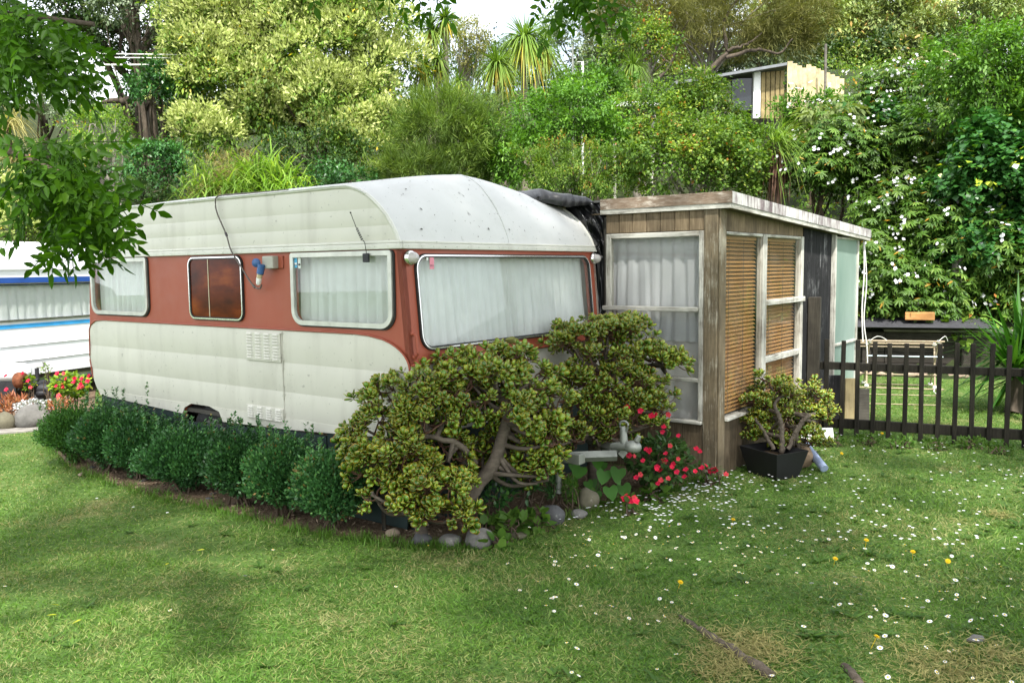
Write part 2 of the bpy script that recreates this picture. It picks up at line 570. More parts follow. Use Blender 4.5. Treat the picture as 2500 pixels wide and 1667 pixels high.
M['frost'] = t.set(t.ramp(t.noise(1.4, 4, (1, 1, .5)), [(.3, (.17, .25, .215)), (.7, (.28, .36, .32))]), .25, 0, .5)
for nm, c in (('stone_grey', (.13, .125, .115)), ('stone_dark', (.075, .075, .075)), ('stone_olive', (.12, .11, .075)), ('stone_brown', (.24, .17, .11)), ('stone_tan', (.30, .23, .17))):
    t = NT(nm)
    b_ = t.ramp(t.noise(7, 8, rough=.7), [(.3, tuple(x * .7 for x in c)), (.7, tuple(x * 1.3 for x in c))])
    li = t.ramp(t.noise(11, 5), [(.64, 0), (.70, .55)])
    b_ = t.mix(li, b_, (.42, .42, .36))
    t.bump(t.noise(30, 7), .5, .01)
    M[nm] = t.set(b_, .9, 0, .25)
M['bark'] = wood('tree_bark', ((.045, .035, .025), (.09, .07, .05), (.16, .13, .10)), grain=(5, 5, 1.2), bump=.9)
M['bark_pale'] = wood('pale_bark', ((.16, .13, .10), (.27, .23, .18), (.38, .34, .28)), grain=(4, 4, 1), bump=.6)
M['bark_jade'] = wood('jade_bark', ((.075, .06, .045), (.13, .105, .08), (.20, .17, .13)), grain=(3, 3, 9), bump=.8)
M['twig_red'] = plain('red_brown_twig', (.10, .052, .032), .7, 0, .3, .3, 12)
M['twig'] = plain('brown_twig', (.085, .06, .04), .8, 0, .3, .3, 12)
M['deadwood'] = plain('grey_dead_wood', (.25, .225, .19), .9, 0, .2, .25, 12)
M['bluewhite'] = painted('white_caravan_paint', (.80, .81, .83), amount=.08, rough=.3)
M['bluestripe'] = plain('royal_blue_stripe', (.02, .075, .30), .35)
M['skystripe'] = plain('sky_blue_stripe', (.05, .36, .75), .35)
M['roofgrey'] = plain('grey_roofing', (.17, .18, .19), .6, .2, .4, .15)
M['darkwindow'] = plain('dark_window', (.018, .022, .026), .08, 0, .5, .1)
M['concrete'] = plain('old_concrete', (.23, .215, .19), .95, 0, .2, .25, 9, .5, 60)

# leaves
GAIN = dict(cream_tree_leaf=2.0, cream_blossom=1.15, dark_tree_leaf=1.35, grey_green_leaf=1.5, glossy_dark_leaf=1.7, fresh_green_leaf=1.25, olive_fine_leaf=1.25, olive_brown_leaf=1.6, scrub_leaf=1.6,
            whorl_leaf=.98, ivy_leaf=1.6, gum_leaf=1.9, cabbage_tree_blade=1.3, toetoe_blade=1.2, yucca_blade=1.3, box_leaf=1.45, box_leaf_sunlit=1.2, busy_lizzie_leaf=1.3, heart_leaf=1.3)


def G(name, stops, *a, **k):
    q = GAIN.get(name, 1.0)
    sat = (1.0, 1.06, .72) if name.endswith(('leaf', 'blade')) and 'silver' not in name and 'grey' not in name and 'box' not in name else (1, 1, 1)
    return leafmat(name, [(p, tuple(min(.8, x * q * y) for x, y in zip(c, sat))) for p, c in stops], *a, **k)


L = {}
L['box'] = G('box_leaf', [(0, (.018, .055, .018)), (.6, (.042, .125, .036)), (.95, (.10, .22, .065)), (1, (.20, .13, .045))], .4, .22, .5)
L['box_lit'] = G('box_leaf_sunlit', [(0, (.03, .08, .02)), (.6, (.06, .155, .032)), (1, (.12, .24, .05))], .38, .28)  # box leaf for the left end bush, its sunlight put into the colour
L['melia'] = G('overhang_leaf', [(0, (.020, .056, .004)), (.6, (.038, .098, .006)), (1, (.078, .155, .012))], .5, .5, .25)
L['cream_leaf'] = G('cream_tree_leaf', [(0, (.03, .055, .012)), (.7, (.07, .11, .022)), (.93, (.12, .15, .03)), (1, (.30, .20, .03))], .45, .3)
L['cream'] = G('cream_blossom', [(0, (.25, .31, .07)), (.5, (.42, .48, .15)), (1, (.62, .64, .30))], .8, .3, .1, (1, 1, .8))
L['dark'] = G('dark_tree_leaf', [(0, (.012, .03, .010)), (.7, (.03, .058, .018)), (1, (.075, .105, .04))], .45, .2)
L['greygreen'] = G('grey_green_leaf', [(0, (.05, .08, .04)), (.6, (.115, .15, .085)), (1, (.24, .27, .19))], .6, .2)
L['glossy'] = G('glossy_dark_leaf', [(0, (.012, .042, .014)), (.7, (.03, .085, .028)), (1, (.07, .15, .05))], .28, .2, .6)
L['fresh'] = G('fresh_green_leaf', [(0, (.035, .085, .014)), (.6, (.075, .16, .026)), (1, (.15, .26, .055))], .42, .35)
L['olive'] = G('olive_fine_leaf', [(0, (.038, .065, .016)), (.6, (.085, .13, .034)), (1, (.17, .21, .06))], .6, .3)
L['olive_brown'] = G('olive_brown_leaf', [(0, (.06, .062, .025)), (.6, (.125, .12, .05)), (1, (.22, .19, .10))], .7, .25)
L['scrub'] = G('scrub_leaf', [(0, (.035, .075, .016)), (.55, (.085, .14, .03)), (.85, (.17, .22, .05)), (.97, (.22, .22, .05)), (1, (.28, .11, .04))], .45, .35)
L['rhodo'] = G('whorl_leaf', [(0, (.035, .085, .016)), (.6, (.09, .165, .035)), (.96, (.18, .26, .07)), (1, (.36, .20, .03))], .4, .3)
L['palegreen'] = G('pale_drooping_leaf', [(0, (.10, .14, .05)), (1, (.26, .31, .15))], .6, .35)
L['ivy'] = G('ivy_leaf', [(0, (.012, .045, .014)), (.75, (.032, .095, .026)), (.92, (.08, .17, .03)), (1, (.30, .34, .05))], .28, .25, .6)
L['gum'] = G('gum_leaf', [(0, (.055, .075, .03)), (.5, (.115, .145, .06)), (.85, (.18, .195, .095)), (1, (.25, .15, .07))], .6, .2)
L['cabbage'] = G('cabbage_tree_blade', [(0, (.045, .08, .018)), (.6, (.11, .175, .04)), (.92, (.19, .23, .06)), (1, (.38, .27, .05))], .45, .3)
L['toetoe'] = G('toetoe_blade', [(0, (.07, .13, .025)), (.6, (.16, .26, .055)), (1, (.29, .36, .10))], .5, .35)
L['straw'] = G('dry_straw_blade', [(0, (.20, .165, .08)), (1, (.42, .36, .21))], .8, .3)
L['seed'] = G('brown_seed_head', [(0, (.13, .105, .035)), (1, (.28, .235, .09))], .9, .3)
L['yucca'] = G('yucca_blade', [(0, (.018, .058, .012)), (.7, (.04, .115, .022)), (1, (.10, .19, .04))], .32, .3)
L['white'] = G('white_petal', [(0, (.72, .72, .74)), (1, (.84, .84, .86))], .6, .2, .2, (1, 1, 1))
L['pink'] = G('red_pink_petal', [(0, (.42, .008, .03)), (.55, (.66, .022, .075)), (.85, (.72, .03, .05)), (1, (.74, .16, .17))], .5, .2, .2, (1, .9, .9))
L['impleaf'] = G('busy_lizzie_leaf', [(0, (.022, .05, .022)), (1, (.065, .12, .045))], .4, .25)
L['heart'] = G('heart_leaf', [(0, (.02, .07, .014)), (1, (.06, .15, .03))], .5, .35)
L['weed'] = G('weed_leaf', [(0, (.045, .105, .022)), (1, (.12, .21, .05))], .5, .35)
L['begonia'] = G('yellow_green_leaf', [(0, (.09, .16, .02)), (.8, (.22, .32, .05)), (1, (.55, .50, .06))], .5, .35)
L['coral'] = G('coral_succulent', [(0, (.26, .075, .035)), (.6, (.48, .19, .10)), (1, (.62, .33, .17))], .5, .25)
L['silver'] = G('silver_leaf', [(0, (.34, .36, .36)), (1, (.66, .67, .70))], .7, .15)
t = NT('jade_leaf')
e_ = t.attr('edge')
body = t.ramp(t.attr('rnd'), [(0, (.035, .10, .012)), (.5, (.095, .19, .018)), (1, (.23, .30, .026))])
body = t.mix(1.0, body, t.ramp(t.objrnd(), [(0, .6), (1, 1.25)]), 'MULTIPLY')
rim_ = t.mix(t.attr('rnd'), (.40, .15, .02), (.55, .44, .03))
jc = t.mix(t.ramp(e_, [(.84, 0), (.98, 1)]), body, rim_)
t.set(jc, .26, 0, .55)
t.b.inputs['Subsurface Weight'].default_value = 0.0
L['jade'] = t.m
t = NT('grass_blade')
dry = t.ramp(t.math('ADD', t.math('MULTIPLY', t.noise(1.5, 5, rough=.65), 1.0), t.math('MULTIPLY', t.attr('rnd'), .42)), [(.70, 0), (.97, .9)])
gc = t.ramp(t.noise(.55, 2), [(.35, (.085, .205, .020)), (.65, (.125, .25, .030))])
gc = t.mix(1.0, gc, t.ramp(t.attr('rnd'), [(0, .6), (1, 1.35)]), 'MULTIPLY')
gc = t.mix(dry, gc, (.36, .31, .15))
t.set(gc, .55, 0, .3)
tr_ = t.n.new('ShaderNodeBsdfTranslucent'); t.l.new(t.mix(1.0, gc, (1.2, 1.25, .6), 'MULTIPLY'), tr_.inputs[0])
ms_ = t.n.new('ShaderNodeMixShader'); ms_.inputs[0].default_value = .3
t.l.new(t.b.outputs[0], ms_.inputs[1]); t.l.new(tr_.outputs[0], ms_.inputs[2]); t.l.new(ms_.outputs[0], t.out.inputs[0])
L['grass'] = t.m
# ground: thatch and soil under the grass, litter on the bank
t = NT('lawn_ground')
gg = t.ramp(t.noise(14, 8, rough=.7), [(.3, (.045, .085, .018)), (.55, (.08, .14, .03)), (.8, (.20, .18, .08))])
gg = t.mix(t.ramp(t.noise(1.5, 5, rough=.65), [(.58, 0), (.75, .6)]), gg, (.27, .23, .11))
t.bump(t.noise(60, 6), .8, .02)
M['ground'] = t.set(gg, .95, 0, .15)
t = NT('bank_litter')
M['bank'] = t.set(t.ramp(t.noise(6, 8, rough=.7), [(.3, (.014, .020, .008)), (.6, (.032, .042, .016)), (.8, (.06, .06, .03))]), .95, 0, .1)
t = NT('bark_mulch')
sc_ = t.ramp(t.noise(38, 8, rough=.75), [(.3, (.07, .048, .032)), (.55, (.17, .12, .078)), (.78, (.33, .26, .18))])
t.bump(t.noise(45, 8), 1.0, .03)
M['mulch'] = t.set(sc_, .95, 0, .15)
t = NT('bark_chip')
M['chip'] = t.set(t.ramp(t.attr('rnd'), [(0, (.06, .042, .028)), (.6, (.19, .135, .085)), (1, (.42, .33, .23))]), .9, 0, .2)
M['daisy_eye'] = plain('yellow_flower_eye', (.62, .42, .03), .7, 0, .2)
L['dandelion'] = G('yellow_petal', [(0, (.66, .42, .015)), (1, (.80, .58, .03))], .6, .2, .2, (1, 1, .5))

# ---------------------------------------------------------------- the ground
gx = np.unique(np.r_[np.linspace(-60, -12, 17), np.linspace(-12, 12, 61), np.linspace(12, 60, 17)])
gy = np.unique(np.r_[np.linspace(-15, 2, 8), np.linspace(2, 20, 121), np.linspace(20, 60, 41), np.linspace(60, 130, 8)])
X_, Y_ = np.meshgrid(gx, gy)
Z_ = ground_h(X_, Y_)
ve = np.stack([X_, Y_, Z_], -1).reshape(-1, 3)
ii, jj = np.meshgrid(np.arange(len(gx) - 1), np.arange(len(gy) - 1))
a0 = (jj * len(gx) + ii).ravel()
fa = np.stack([a0, a0 + 1, a0 + len(gx) + 1, a0 + len(gx)], -1)
cen = ve[fa].mean(1)
isb = cen[:, 1] > bank_line(cen[:, 0]) - .02
me = mesh_np('ground', [(ve, fa)])
me.materials.append(M['ground']); me.materials.append(M['bank'])
me.polygons.foreach_set('material_index', isb.astype(np.int32))
tag(link('ground', me), 'lawn with patchy short grass running up to a wooded bank', None, None, 'structure')

# mulch bed along the caravan
bed_px = [(118, 1085), (168, 1136), (268, 1178), (398, 1216), (536, 1243), (708, 1289), (880, 1316), (985, 1330), (1100, 1338), (1200, 1318), (1330, 1275), (1440, 1245), (1560, 1215), (1680, 1180), (1745, 1165)]
bed_edge = [gp(x, y)[:2] for x, y in bed_px]
bed_poly = bed_edge + [tuple(cw(.95, 2.25, 0)[:2]), tuple(cw(0, 2.2, 0)[:2]), tuple(cw(-3.9, 2.2, 0)[:2]), tuple(cw(-4.1, .2, 0)[:2])]
bp = [(float(p[0]), float(p[1])) for p in bed_poly]
obj('soil_bed', plate(bp[::-1], [], -.02, .012, lambda a, b, d: (a, b, d)), M['mulch'], smooth=False)
tag(bpy.data.objects['soil_bed'], 'brown bark mulch bed under the hedge beside the caravan', None, None, 'structure')


def in_poly(P, poly):
    x, y = P[:, 0], P[:, 1]; ins = np.zeros(len(P), bool)
    q = np.array(poly); j = len(q) - 1
    for i in range(len(q)):
        c = ((q[i, 1] > y) != (q[j, 1] > y)) & (x < (q[j, 0] - q[i, 0]) * (y - q[i, 1]) / (q[j, 1] - q[i, 1] + 1e-12) + q[i, 0])
        ins ^= c; j = i
    return ins


# ---------------------------------------------------------------- the caravan
car = thing('caravan', 'cream and red vintage caravan with curtained windows behind the hedge', 'caravan', CAR, YAW)
fs = lambda a, b, d: (a, -d, b)


def uf(z):
    z = np.asarray(z, float)
    return np.where(z > 1.02, .065 * (1.745 - z) / .725, .03 + .035 * (z - .56) / .46)


ff = lambda a, b, d: (uf(b) + d, a, b)
CURV = [(0.0, 1.756), (-.005, 1.772), (-.02, 1.805), (-.056, 1.862), (-.11, 1.931), (-.2, 2.012), (-.297, 2.073), (-.396, 2.106), (-.5, 2.117)]
REAR = [(-3.2, 2.117), (-3.35, 2.105), (-3.48, 2.06), (-3.58, 1.97), (-3.635, 1.86), (-3.655, 1.756)]
PROF = np.array(CURV + [(-.9, 2.117), (-1.6, 2.118), (-2.4, 2.118)] + REAR)

W1, W2, W3 = (-3.645, -2.765, 1.255, 1.716), (-2.195, -1.528, 1.245, 1.713), (-.995, -.058, 1.243, 1.715)
WF = (.10, 2.10, 1.105, 1.695)
side_out = [(-3.655, 1.745), (-3.70, 1.477), (-3.735, 1.138), (-3.745, .86), (-3.71, .70), (-3.64, .555), (-2.36, .513),
            (-2.33, .56), (-2.24, .605), (-2.0, .61), (-1.88, .57), (-1.84, .50), (-1.1, .522), (-.4, .557), (.03, .59), (.05, .8), (.065, 1.02), (0, 1.745)]
holes = [rr(w[0] + .012, w[1] - .012, w[2] + .012, w[3] - .012, r) for w, r in ((W1, (.085, .085, .015, .015)), (W2, .06), (W3, (.09, .09, .015, .015)))]
obj('side_wall', plate(side_out, holes, -.035, 0, fs), M['red'], car, False)
obj('front_wall', plate([(0, 1.03), (2.2, 1.03), (2.2, 1.745), (0, 1.745)], [rr(WF[0] + .012, WF[1] - .012, WF[2] + .012, WF[3] - .012, .09)], -.035, 0, ff), M['red'], car, False)
obj('front_lower_panel', plate([(0, .57), (2.2, .57), (2.2, 1.026), (0, 1.026)], [], -.03, .004, ff), M['cream'], car, False)
fr_ = [(float(uf(z)), z) for z in (1.745, 1.5, 1.2, 1.02, .8, .57)]
obj('far_wall', plate([(p[0], p[1]) for p in side_out if p[1] > .62 or p[0] > -.5 or p[0] < -3], [], 0, .03, lambda a, b, d: (a, 2.17 + d, b)), M['cream'], car, False)
obj('rear_wall', [grid(lambda s, t: (np.interp(t, [0, .2, .35, .6, 1], [-3.63, -3.71, -3.742, -3.71, -3.655]), .036 + s * 2.13, .555 + t * 1.19), 2, 12)], M['red'], car)
obj('floor', [box(-3.62, .0, .02, 2.18, .53, .56)], M['lining'], car, False)


def banded(zs_edges, uL, uR, ncol, d_base, bulge, seg=7):
    """horizontal bands, each bulging outwards, lapped one over the next"""
    ch = []
    for z0, z1 in zip(zs_edges[:-1], zs_edges[1:]):
        t_ = np.linspace(0, 1, seg)
        z = z0 + (z1 - z0) * t_
        dep = d_base + bulge * (1 - (2 * t_ - 1) ** 2)
        rows = []
        for zz, dd in zip(z, dep):
            u = np.linspace(uL(zz), uR(zz), ncol)
            rows.append(np.stack([u, np.full(ncol, -dd), np.full(ncol, zz)], -1))
        v = np.array(rows).reshape(-1, 3)
        i, j = np.meshgrid(np.arange(ncol - 1), np.arange(seg - 1))
        a = (j * ncol + i).ravel()
        ch.append((v, np.stack([a, a + 1, a + ncol + 1, a + ncol], -1)))
    return ch


def lowL(z):
    if z > 1.10: return -3.72 + .19 * (1 - math.sqrt(max(0, 1 - ((z - 1.10) / .105) ** 2)))
    return float(np.interp(z, [.50, .555, .70, .86, 1.10], [-3.60, -3.632, -3.70, -3.735, -3.72]))


def lowR(z):
    if z > 1.0: return .060 - .40 * (1 - math.sqrt(max(0, 1 - ((z - 1.0) / .2) ** 2)))
    return float(np.interp(z, [.52, .59, .8, 1.0], [-.6, .022, .045, .060]))


lp = obj('lower_panel', banded([.60, .78, .98, 1.198], lowL, lowR, 30, .004, .0062, 22), M['cream'], car)
obj('lower_edge', plate([(-3.632, .60), (-3.60, .556), (-2.36, .514), (-2.33, .561), (-2.24, .600), (-2.12, .6)], [], .001, .008, fs)
    + plate([(-2.12, .6), (-2.0, .6), (-1.88, .571), (-1.84, .501), (-1.1, .523), (-.4, .558), (.022, .592), (.022, .6)][::-1], [], .001, .008, fs), M['cream'], car, False)
pf = PROF[::-1]
upz = np.array([p[1] for p in CURV]); upu = np.array([p[0] for p in CURV])
rez = np.array([p[1] for p in REAR][::-1]); reu = np.array([p[0] for p in REAR][::-1])
obj('upper_panel', banded([1.757, 1.864, 1.970, 2.112], lambda z: float(np.interp(z, rez, reu)) + .004, lambda z: float(np.interp(z, upz, upu)) - .004, 40, .003, .0036, 12), M['cream'], car)


def roof_fn(s, t):
    pth = spline(np.array([(p[0], 0, p[1]) for p in PROF]), 90)
    k = (s * 89).round().astype(int)
    u, z = pth[k, 0], pth[k, 2]
    v = t * 2.2
    q = np.abs(t * 2 - 1)
    top = 2.117 + .158 * (1 - q ** 1.45)
    z2 = 1.756 + (z - 1.756) * (top - 1.756) / (2.117 - 1.756)
    return u, v, z2


obj('roof', [grid(roof_fn, 90, 33)], M['roofwhite'], car)
pth = spline(np.array([(p[0], 0, p[1]) for p in PROF]), 60)
seam = pth.copy(); seam[:, 1] = 1.08
seam[:, 2] = 1.756 + (seam[:, 2] - 1.756) * (2.274 - 1.756) / (2.117 - 1.756) + .001
obj('roof_seam', tube(seam, .009, 6, flat=.6), M['roofwhite'], car)
for vv, nm in ((-.004, 'roof_edge_moulding'), (2.204, 'roof_edge_moulding')):
    e = pth.copy(); e[:, 1] = vv
    obj(nm, tube(e, .013, 6), M['trim'], car)
    e2 = pth[6:-3].copy(); e2[:, 1] = vv - .012 if vv < 1 else vv + .012; e2[:, 2] += .004
    if vv < 1: obj('gutter_strip', tube(e2, .005, 5), M['alu'], car)
bbox('belt_rail', -3.66, .022, -.024, .0, 1.722, 1.756, M['trim'], car, .006, 2)
bbox('belt_bead', -3.66, .018, -.017, .0, 1.757, 1.773, M['trim'], car, .006, 2)
bbox('belt_rail', .0, .024, .001, 2.22, 1.722, 1.756, M['trim'], car, .006, 2)
bbox('belt_bead', .0, .017, .001, 2.2, 1.757, 1.773, M['trim'], car, .006, 2)
obj('panel_moulding', tube([(lowL(z) - .004, -.012, z) for z in np.linspace(.7, 1.195, 14)] + [(u, -.012, 1.205) for u in np.linspace(-3.5, -.4, 8)] + [(lowR(z) + .006, -.012, z) for z in np.linspace(1.198, .95, 14)], .006, 5), M['red'], car)
obj('front_moulding', tube([(.072, v, 1.03) for v in np.linspace(0, 2.2, 5)], .009, 6), M['red'], car)


def curtain(a0, a1, b0, b1, fmap, dep, folds, amp, seed, flare=0.02):
    r_ = np.random.default_rng(seed)
    n = folds * 8
    ph = np.cumsum(r_.uniform(.55, 1.45, n)) / n * folds
    am = .35 + .65 * np.interp(np.linspace(0, 1, n), np.linspace(0, 1, folds * 2), r_.uniform(0, 1, folds * 2))

    def fn(s, t):
        k = (s * (n - 1)).round().astype(int)
        lean = flare * np.sin(ph[k] * 1.7 + seed)
        aa = a0 + (a1 - a0) * s + lean * (1 - t) * (a1 - a0) * .3
        w = np.sin(ph[k] * 2 * np.pi + .5 * np.sin(3 * t + ph[k])) * .6 + np.sin(ph[k] * 4 * np.pi + 1.3) * .25
        dd = dep + amp * am[k] * w * (.55 + .45 * (1 - t))
        return fmap(aa, b0 + (b1 - b0) * t, dd)
    return [grid(fn, n, 7)]


def caravan_window(w, rad, fmap, folds, seed, style, cm='curtain'):
    a0, a1, b0, b1 = w
    if style == 'alu':
        f_ = obj('window', ring_plate(a0, a1, b0, b1, rad, .030, .0, .022, fmap), M['alu'], car, False)
        obj('gasket', ring_plate(a0 - .008, a1 + .014, b0 - .010, b1 + .002, tuple(q + .008 for q in rad), .03, .0005, .010, fmap), M['rubber'], f_, False)
        i = .030
    else:
        f_ = obj('window', ring_plate(a0, a1, b0, b1, rad, .024, .0, .014, fmap), M['rubber'], car, False)
        obj('bright_bead', ring_plate(a0 + .007, a1 - .007, b0 + .007, b1 - .007, tuple(q - .007 for q in rad), .009, .0145, .019, fmap), M['chrome'], f_, False)
        i = .022
    ri = tuple(max(q - i, .004) for q in rad)
    obj('pane', plate(rr(a0 + i, a1 - i, b0 + i, b1 - i, ri), [], .004, .008, fmap), M['amber'] if style == 'amber' else M['glass'], f_, False)
    if style != 'amber':
        obj('curtain', curtain(a0 + .02, a1 - .02, b0 + .015, b1 - .012, fmap, -.06, folds, .036, seed), M[cm], f_)
    return f_


w1 = caravan_window(W1, (.09, .09, .02, .02), fs, 10, 3, 'alu'); w1['label'] = 'aluminium framed window with pale curtain near the rear'
w2 = caravan_window(W2, (.07,) * 4, fs, 8, 4, 'amber'); w2['label'] = 'small amber tinted window'
w3 = caravan_window(W3, (.10, .10, .02, .02), fs, 10, 5, 'alu'); w3['label'] = 'aluminium framed window with two stickers and an aerial'
wf = caravan_window(WF, (.10,) * 4, ff, 24, 6, 'rubber'); wf['label'] = 'wide front window with white net curtains'
bbox('window_bar', W2[0] + .25, W2[0] + .258, -.012, -.008, W2[2] + .02, W2[3] - .02, M['oldplastic'], w2, .001)
for (u, z, mt) in ((-.948, 1.655, 'sticker_blue'), (-.912, 1.650, 'sticker_white')):
    s_ = bbox('sticker', u - .014, u + .014, -.0095, -.0085, z - .036, z + .036, M[mt], w3, .0003)
    bbox('printed_label', u - .010, u + .010, -.0101, -.0096, z - .018, z - .004, M['paper' if mt == 'sticker_blue' else 'print'], w3, .0002)
bbox('sticker', .0205, .0215, .232, .272, 1.600, 1.672, M['sticker_pink'], wf, .0003)
bbox('sticker_stub', .0190, .0200, .205, .222, 1.655, 1.672, M['paper'], wf, .0003)


def text(name, body, size, loc, rot, mat, parent):
    c = bpy.data.curves.new(name, 'FONT'); c.body = body; c.size = size; c.extrude = .0003
    c.align_x = 'CENTER'
    tmp = bpy.data.objects.new(name, c); COL.objects.link(tmp)
    me = bpy.data.meshes.new_from_object(tmp)
    bpy.data.objects.remove(tmp); me.materials.clear(); me.materials.append(mat)
    return link(name, me, parent, loc, rot)


text('printed_year', '2011', .018, (.0222, .252, 1.615), (math.pi / 2, 0, math.pi / 2), M['print'], wf)
text('printed_year', '2016', .012, (-.912, -.0104, 1.634), (math.pi / 2, 0, 0), M['print'], w3)
text('printed_year', '2015', .012, (-.948, -.0104, 1.634), (math.pi / 2, 0, 0), M['print'], w3)
# clip-on aerial
ae = bbox('aerial', -.285, -.235, -.038, -.022, 1.645, 1.700, M['blacksteel'], car, .006, 2)
ap = [(0.015, -.008, .05), (0.0, -.008, .12)]
co_ = [(.0 - .018 - k * .0011 + .008 * math.cos(k * .9), -.008 + .008 * math.sin(k * .9), .13 + k * .0018) for k in range(0, 46)]
obj('aerial_whip', tube(ap + co_ + [(-.072, -.008, .215), (-.118, -.008, .305)], .0022, 5) + tube([(-.117, -.008, .302), (-.119, -.008, .309)], .005, 6), M['blacksteel'], ae)
# marker lamps
for v in (.062, 2.165):
    b_ = obj('marker_lamp', [lathe([(.0, .0), (.046, .0), (.046, .012), (.040, .03), (.034, .03)], 18, 'x')], M['chrome'], car, loc=(.008, v, 1.668))
    obj('lens', [lathe([(.036, .028), (.034, .05), (.024, .066), (.0, .073)], 18, 'x')], M['lens'], b_)
# grab handle on the front corner
obj('grab_handle', tube(spline([(.035, .035, 1.215), (.075, .035, 1.208), (.082, .035, 1.19), (.090, .035, 1.11), (.088, .035, 1.09), (.055, .035, 1.08)], 16), .008, 7)
    + [box(.035, .056, .022, .05, 1.205, 1.228), box(.05, .07, .022, .05, 1.065, 1.09)], M['red'], car)
# louvred vents
lou_prof = [(-.034, 0, 0), (.034, 0, 0)]
lv = [grid(lambda s, t: ((s - .5) * .068, -.009 * np.sin(np.pi * np.clip(t, .02, 1) * .5) * np.minimum(1, 8 * np.minimum(s, 1 - s)), .008 - .013 * t), 9, 5)]
lou_mesh = mesh_np('louvre', lv); lou_mesh.materials.append(M['cream'])


def vent(u0, u1, z0, z1, rows, gap_after=None):
    vt = bbox('vent', u0, u1, -.021, -.006, z0, z1, M['cream'], car, .003)
    cu, cz = (u0 + u1) / 2, z0
    n = 4
    for r_ in range(rows):
        zz = (z1 - z0) * (.06 + .90 * (r_ + .5) / rows)
        if gap_after and r_ >= gap_after: zz += .004
        for k in range(n):
            link('louvre', lou_mesh, vt, (((u0 + (u1 - u0) * (k + .5) / n) - cu), -.0078, zz))


vent(-1.511, -1.128, .979, 1.18, 9, 5)
vent(-1.53, -1.12, .566, .662, 5)
# power inlet with its plug
so = bbox('power_inlet', -1.245, -1.13, -.055, -.0, 1.615, 1.70, M['greyplastic'], car, .008, 2)
bbox('mount_plate', .05, .105, .018, .026, .0, .085, M['red'], so, .004)
obj('inlet_cap', [lathe([(0, .0), (.03, .0), (.03, .012), (.022, .02), (0, .02)], 16, 'y')], M['blue'], so, loc=(-.075, -.065, .04), rot=(0, 0, R(20)))
obj('plug_body', tube([(-.045, -.04, .03), (-.058, -.045, -.035)], [.026, .024], 12), M['blue'], so)
obj('plug_collar', tube([(-.0585, -.045, -.036), (-.068, -.046, -.062)], [.020, .018], 12), M['oldplastic'], so)
obj('plug_tail', tube([(-.068, -.046, -.063), (-.078, -.046, -.098), (-.080, -.046, -.108)], [.019, .017, .010], 12), M['paper'], so)
cab = thing('power_cable', 'thin grey power cable hanging from the caravan roof edge to the blue plug', 'cable', CAR, YAW)
cpts = [(-1.05, .03, 2.136), (-1.35, .01, 2.135), (-1.62, -.004, 2.138), (-1.76, -.03, 2.13), (-1.785, -.03, 2.08), (-1.76, -.035, 2.01), (-1.665, -.035, 1.86), (-1.60, -.045, 1.745), (-1.49, -.045, 1.628),
        (-1.40, -.05, 1.54), (-1.345, -.05, 1.495), (-1.29, -.05, 1.478), (-1.272, -.048, 1.495), (-1.268, -.046, 1.507)]
obj('cable_run', tube(spline(cpts, 60), .0055, 6), M['cable'], cab)
obj('tape_band', tube([(-1.672, -.035, 1.872), (-1.657, -.035, 1.848)], .009, 7), M['print'], cab)
obj('tape_band', tube([(-1.36, -.05, 1.506), (-1.335, -.05, 1.487)], .009, 7), M['cable'], cab)
# skirt, wheel, drawbar
for u0, u1 in ((-3.62, -3.05), (-3.045, -2.36), (-2.36, -1.90), (-1.82, -1.45), (-1.445, -.72), (-.715, .0)):
    top = .55 if u0 < -2.5 or u0 > -.8 else (.485 if u0 < -1.5 else .515)
    bbox('skirt_panel', u0, u1 - .008, .012, .026, .015, top - (.03 if -2.4 < u0 < -2.3 else 0), M['green'], car, .002)
bbox('skirt_panel', .012, .026, .03, 2.2, .015, .56, M['green'], car, .002)
tw = obj('wheel', [lathe([(.19, -.07), (.27, -.075), (.30, -.05), (.305, 0), (.30, .05), (.27, .075), (.19, .07)], 28, 'y')], M['rubber'], car, loc=(-2.06, .13, .305))
obj('rim', [lathe([(.0, -.055), (.06, -.06), (.08, -.04), (.16, -.035), (.19, -.065), (.195, -.05)], 24, 'y')], M['steel'], tw)
dr = obj('drawbar', [box(0, .9, .62, .69, .33, .40)], M['steel'], car, False)
dr.data = mesh_np('drawbar', tube([(.0, .45, .36), (.86, 1.06, .39)], .035, 4) + tube([(.0, 1.75, .36), (.86, 1.14, .39)], .035, 4), False); dr.data.materials.append(M['steel'])
tr_ = bbox('cross_beam', .10, .74, .80, .87, .360, .425, M['steel'], car, .004)
bbox('dark_backing', -3.5, -1.7, .26, .28, .02, .64, M['lining'], car, .002)  # dark sheet added so the arch looks shaded, hiding the lit lawn beyond
obj('jockey_tube', tube([(.50, .92, .12), (.50, .92, .70)], .022, 10), M['steel'], car)
cp = obj('coupling', tube([(.80, 1.1, .435), (.90, 1.1, .45), (.93, 1.1, .445)], [.024, .032, .032], 12)
         + [rock_chunk((.055, .05, .045), 3, 2, .05)][:0] + tube([(.89, 1.1, .47), (.885, 1.1, .55), (.88, 1.1, .575)], [.026, .022, .016], 12), M['steel'], car)
hv = rock_chunk((.058, .048, .042), 4, 3, .04)[0]; hv[:, 2] = np.maximum(hv[:, 2], -.03)
obj('coupling_head', [(hv, rock_chunk((.058, .048, .042), 4, 3, .04)[1])] + tube([(.03, 0, .045), (.045, 0, .075)], [.02, .014], 10), M['steel'], cp, loc=(.955, 1.1, .45))
obj('coupling_handle', tube(spline([(.90, 1.1, .53), (.92, 1.1, .58), (.91, 1.1, .605), (.88, 1.1, .61), (.86, 1.1, .59), (.862, 1.1, .565)], 18), .007, 7), M['steel'], cp)
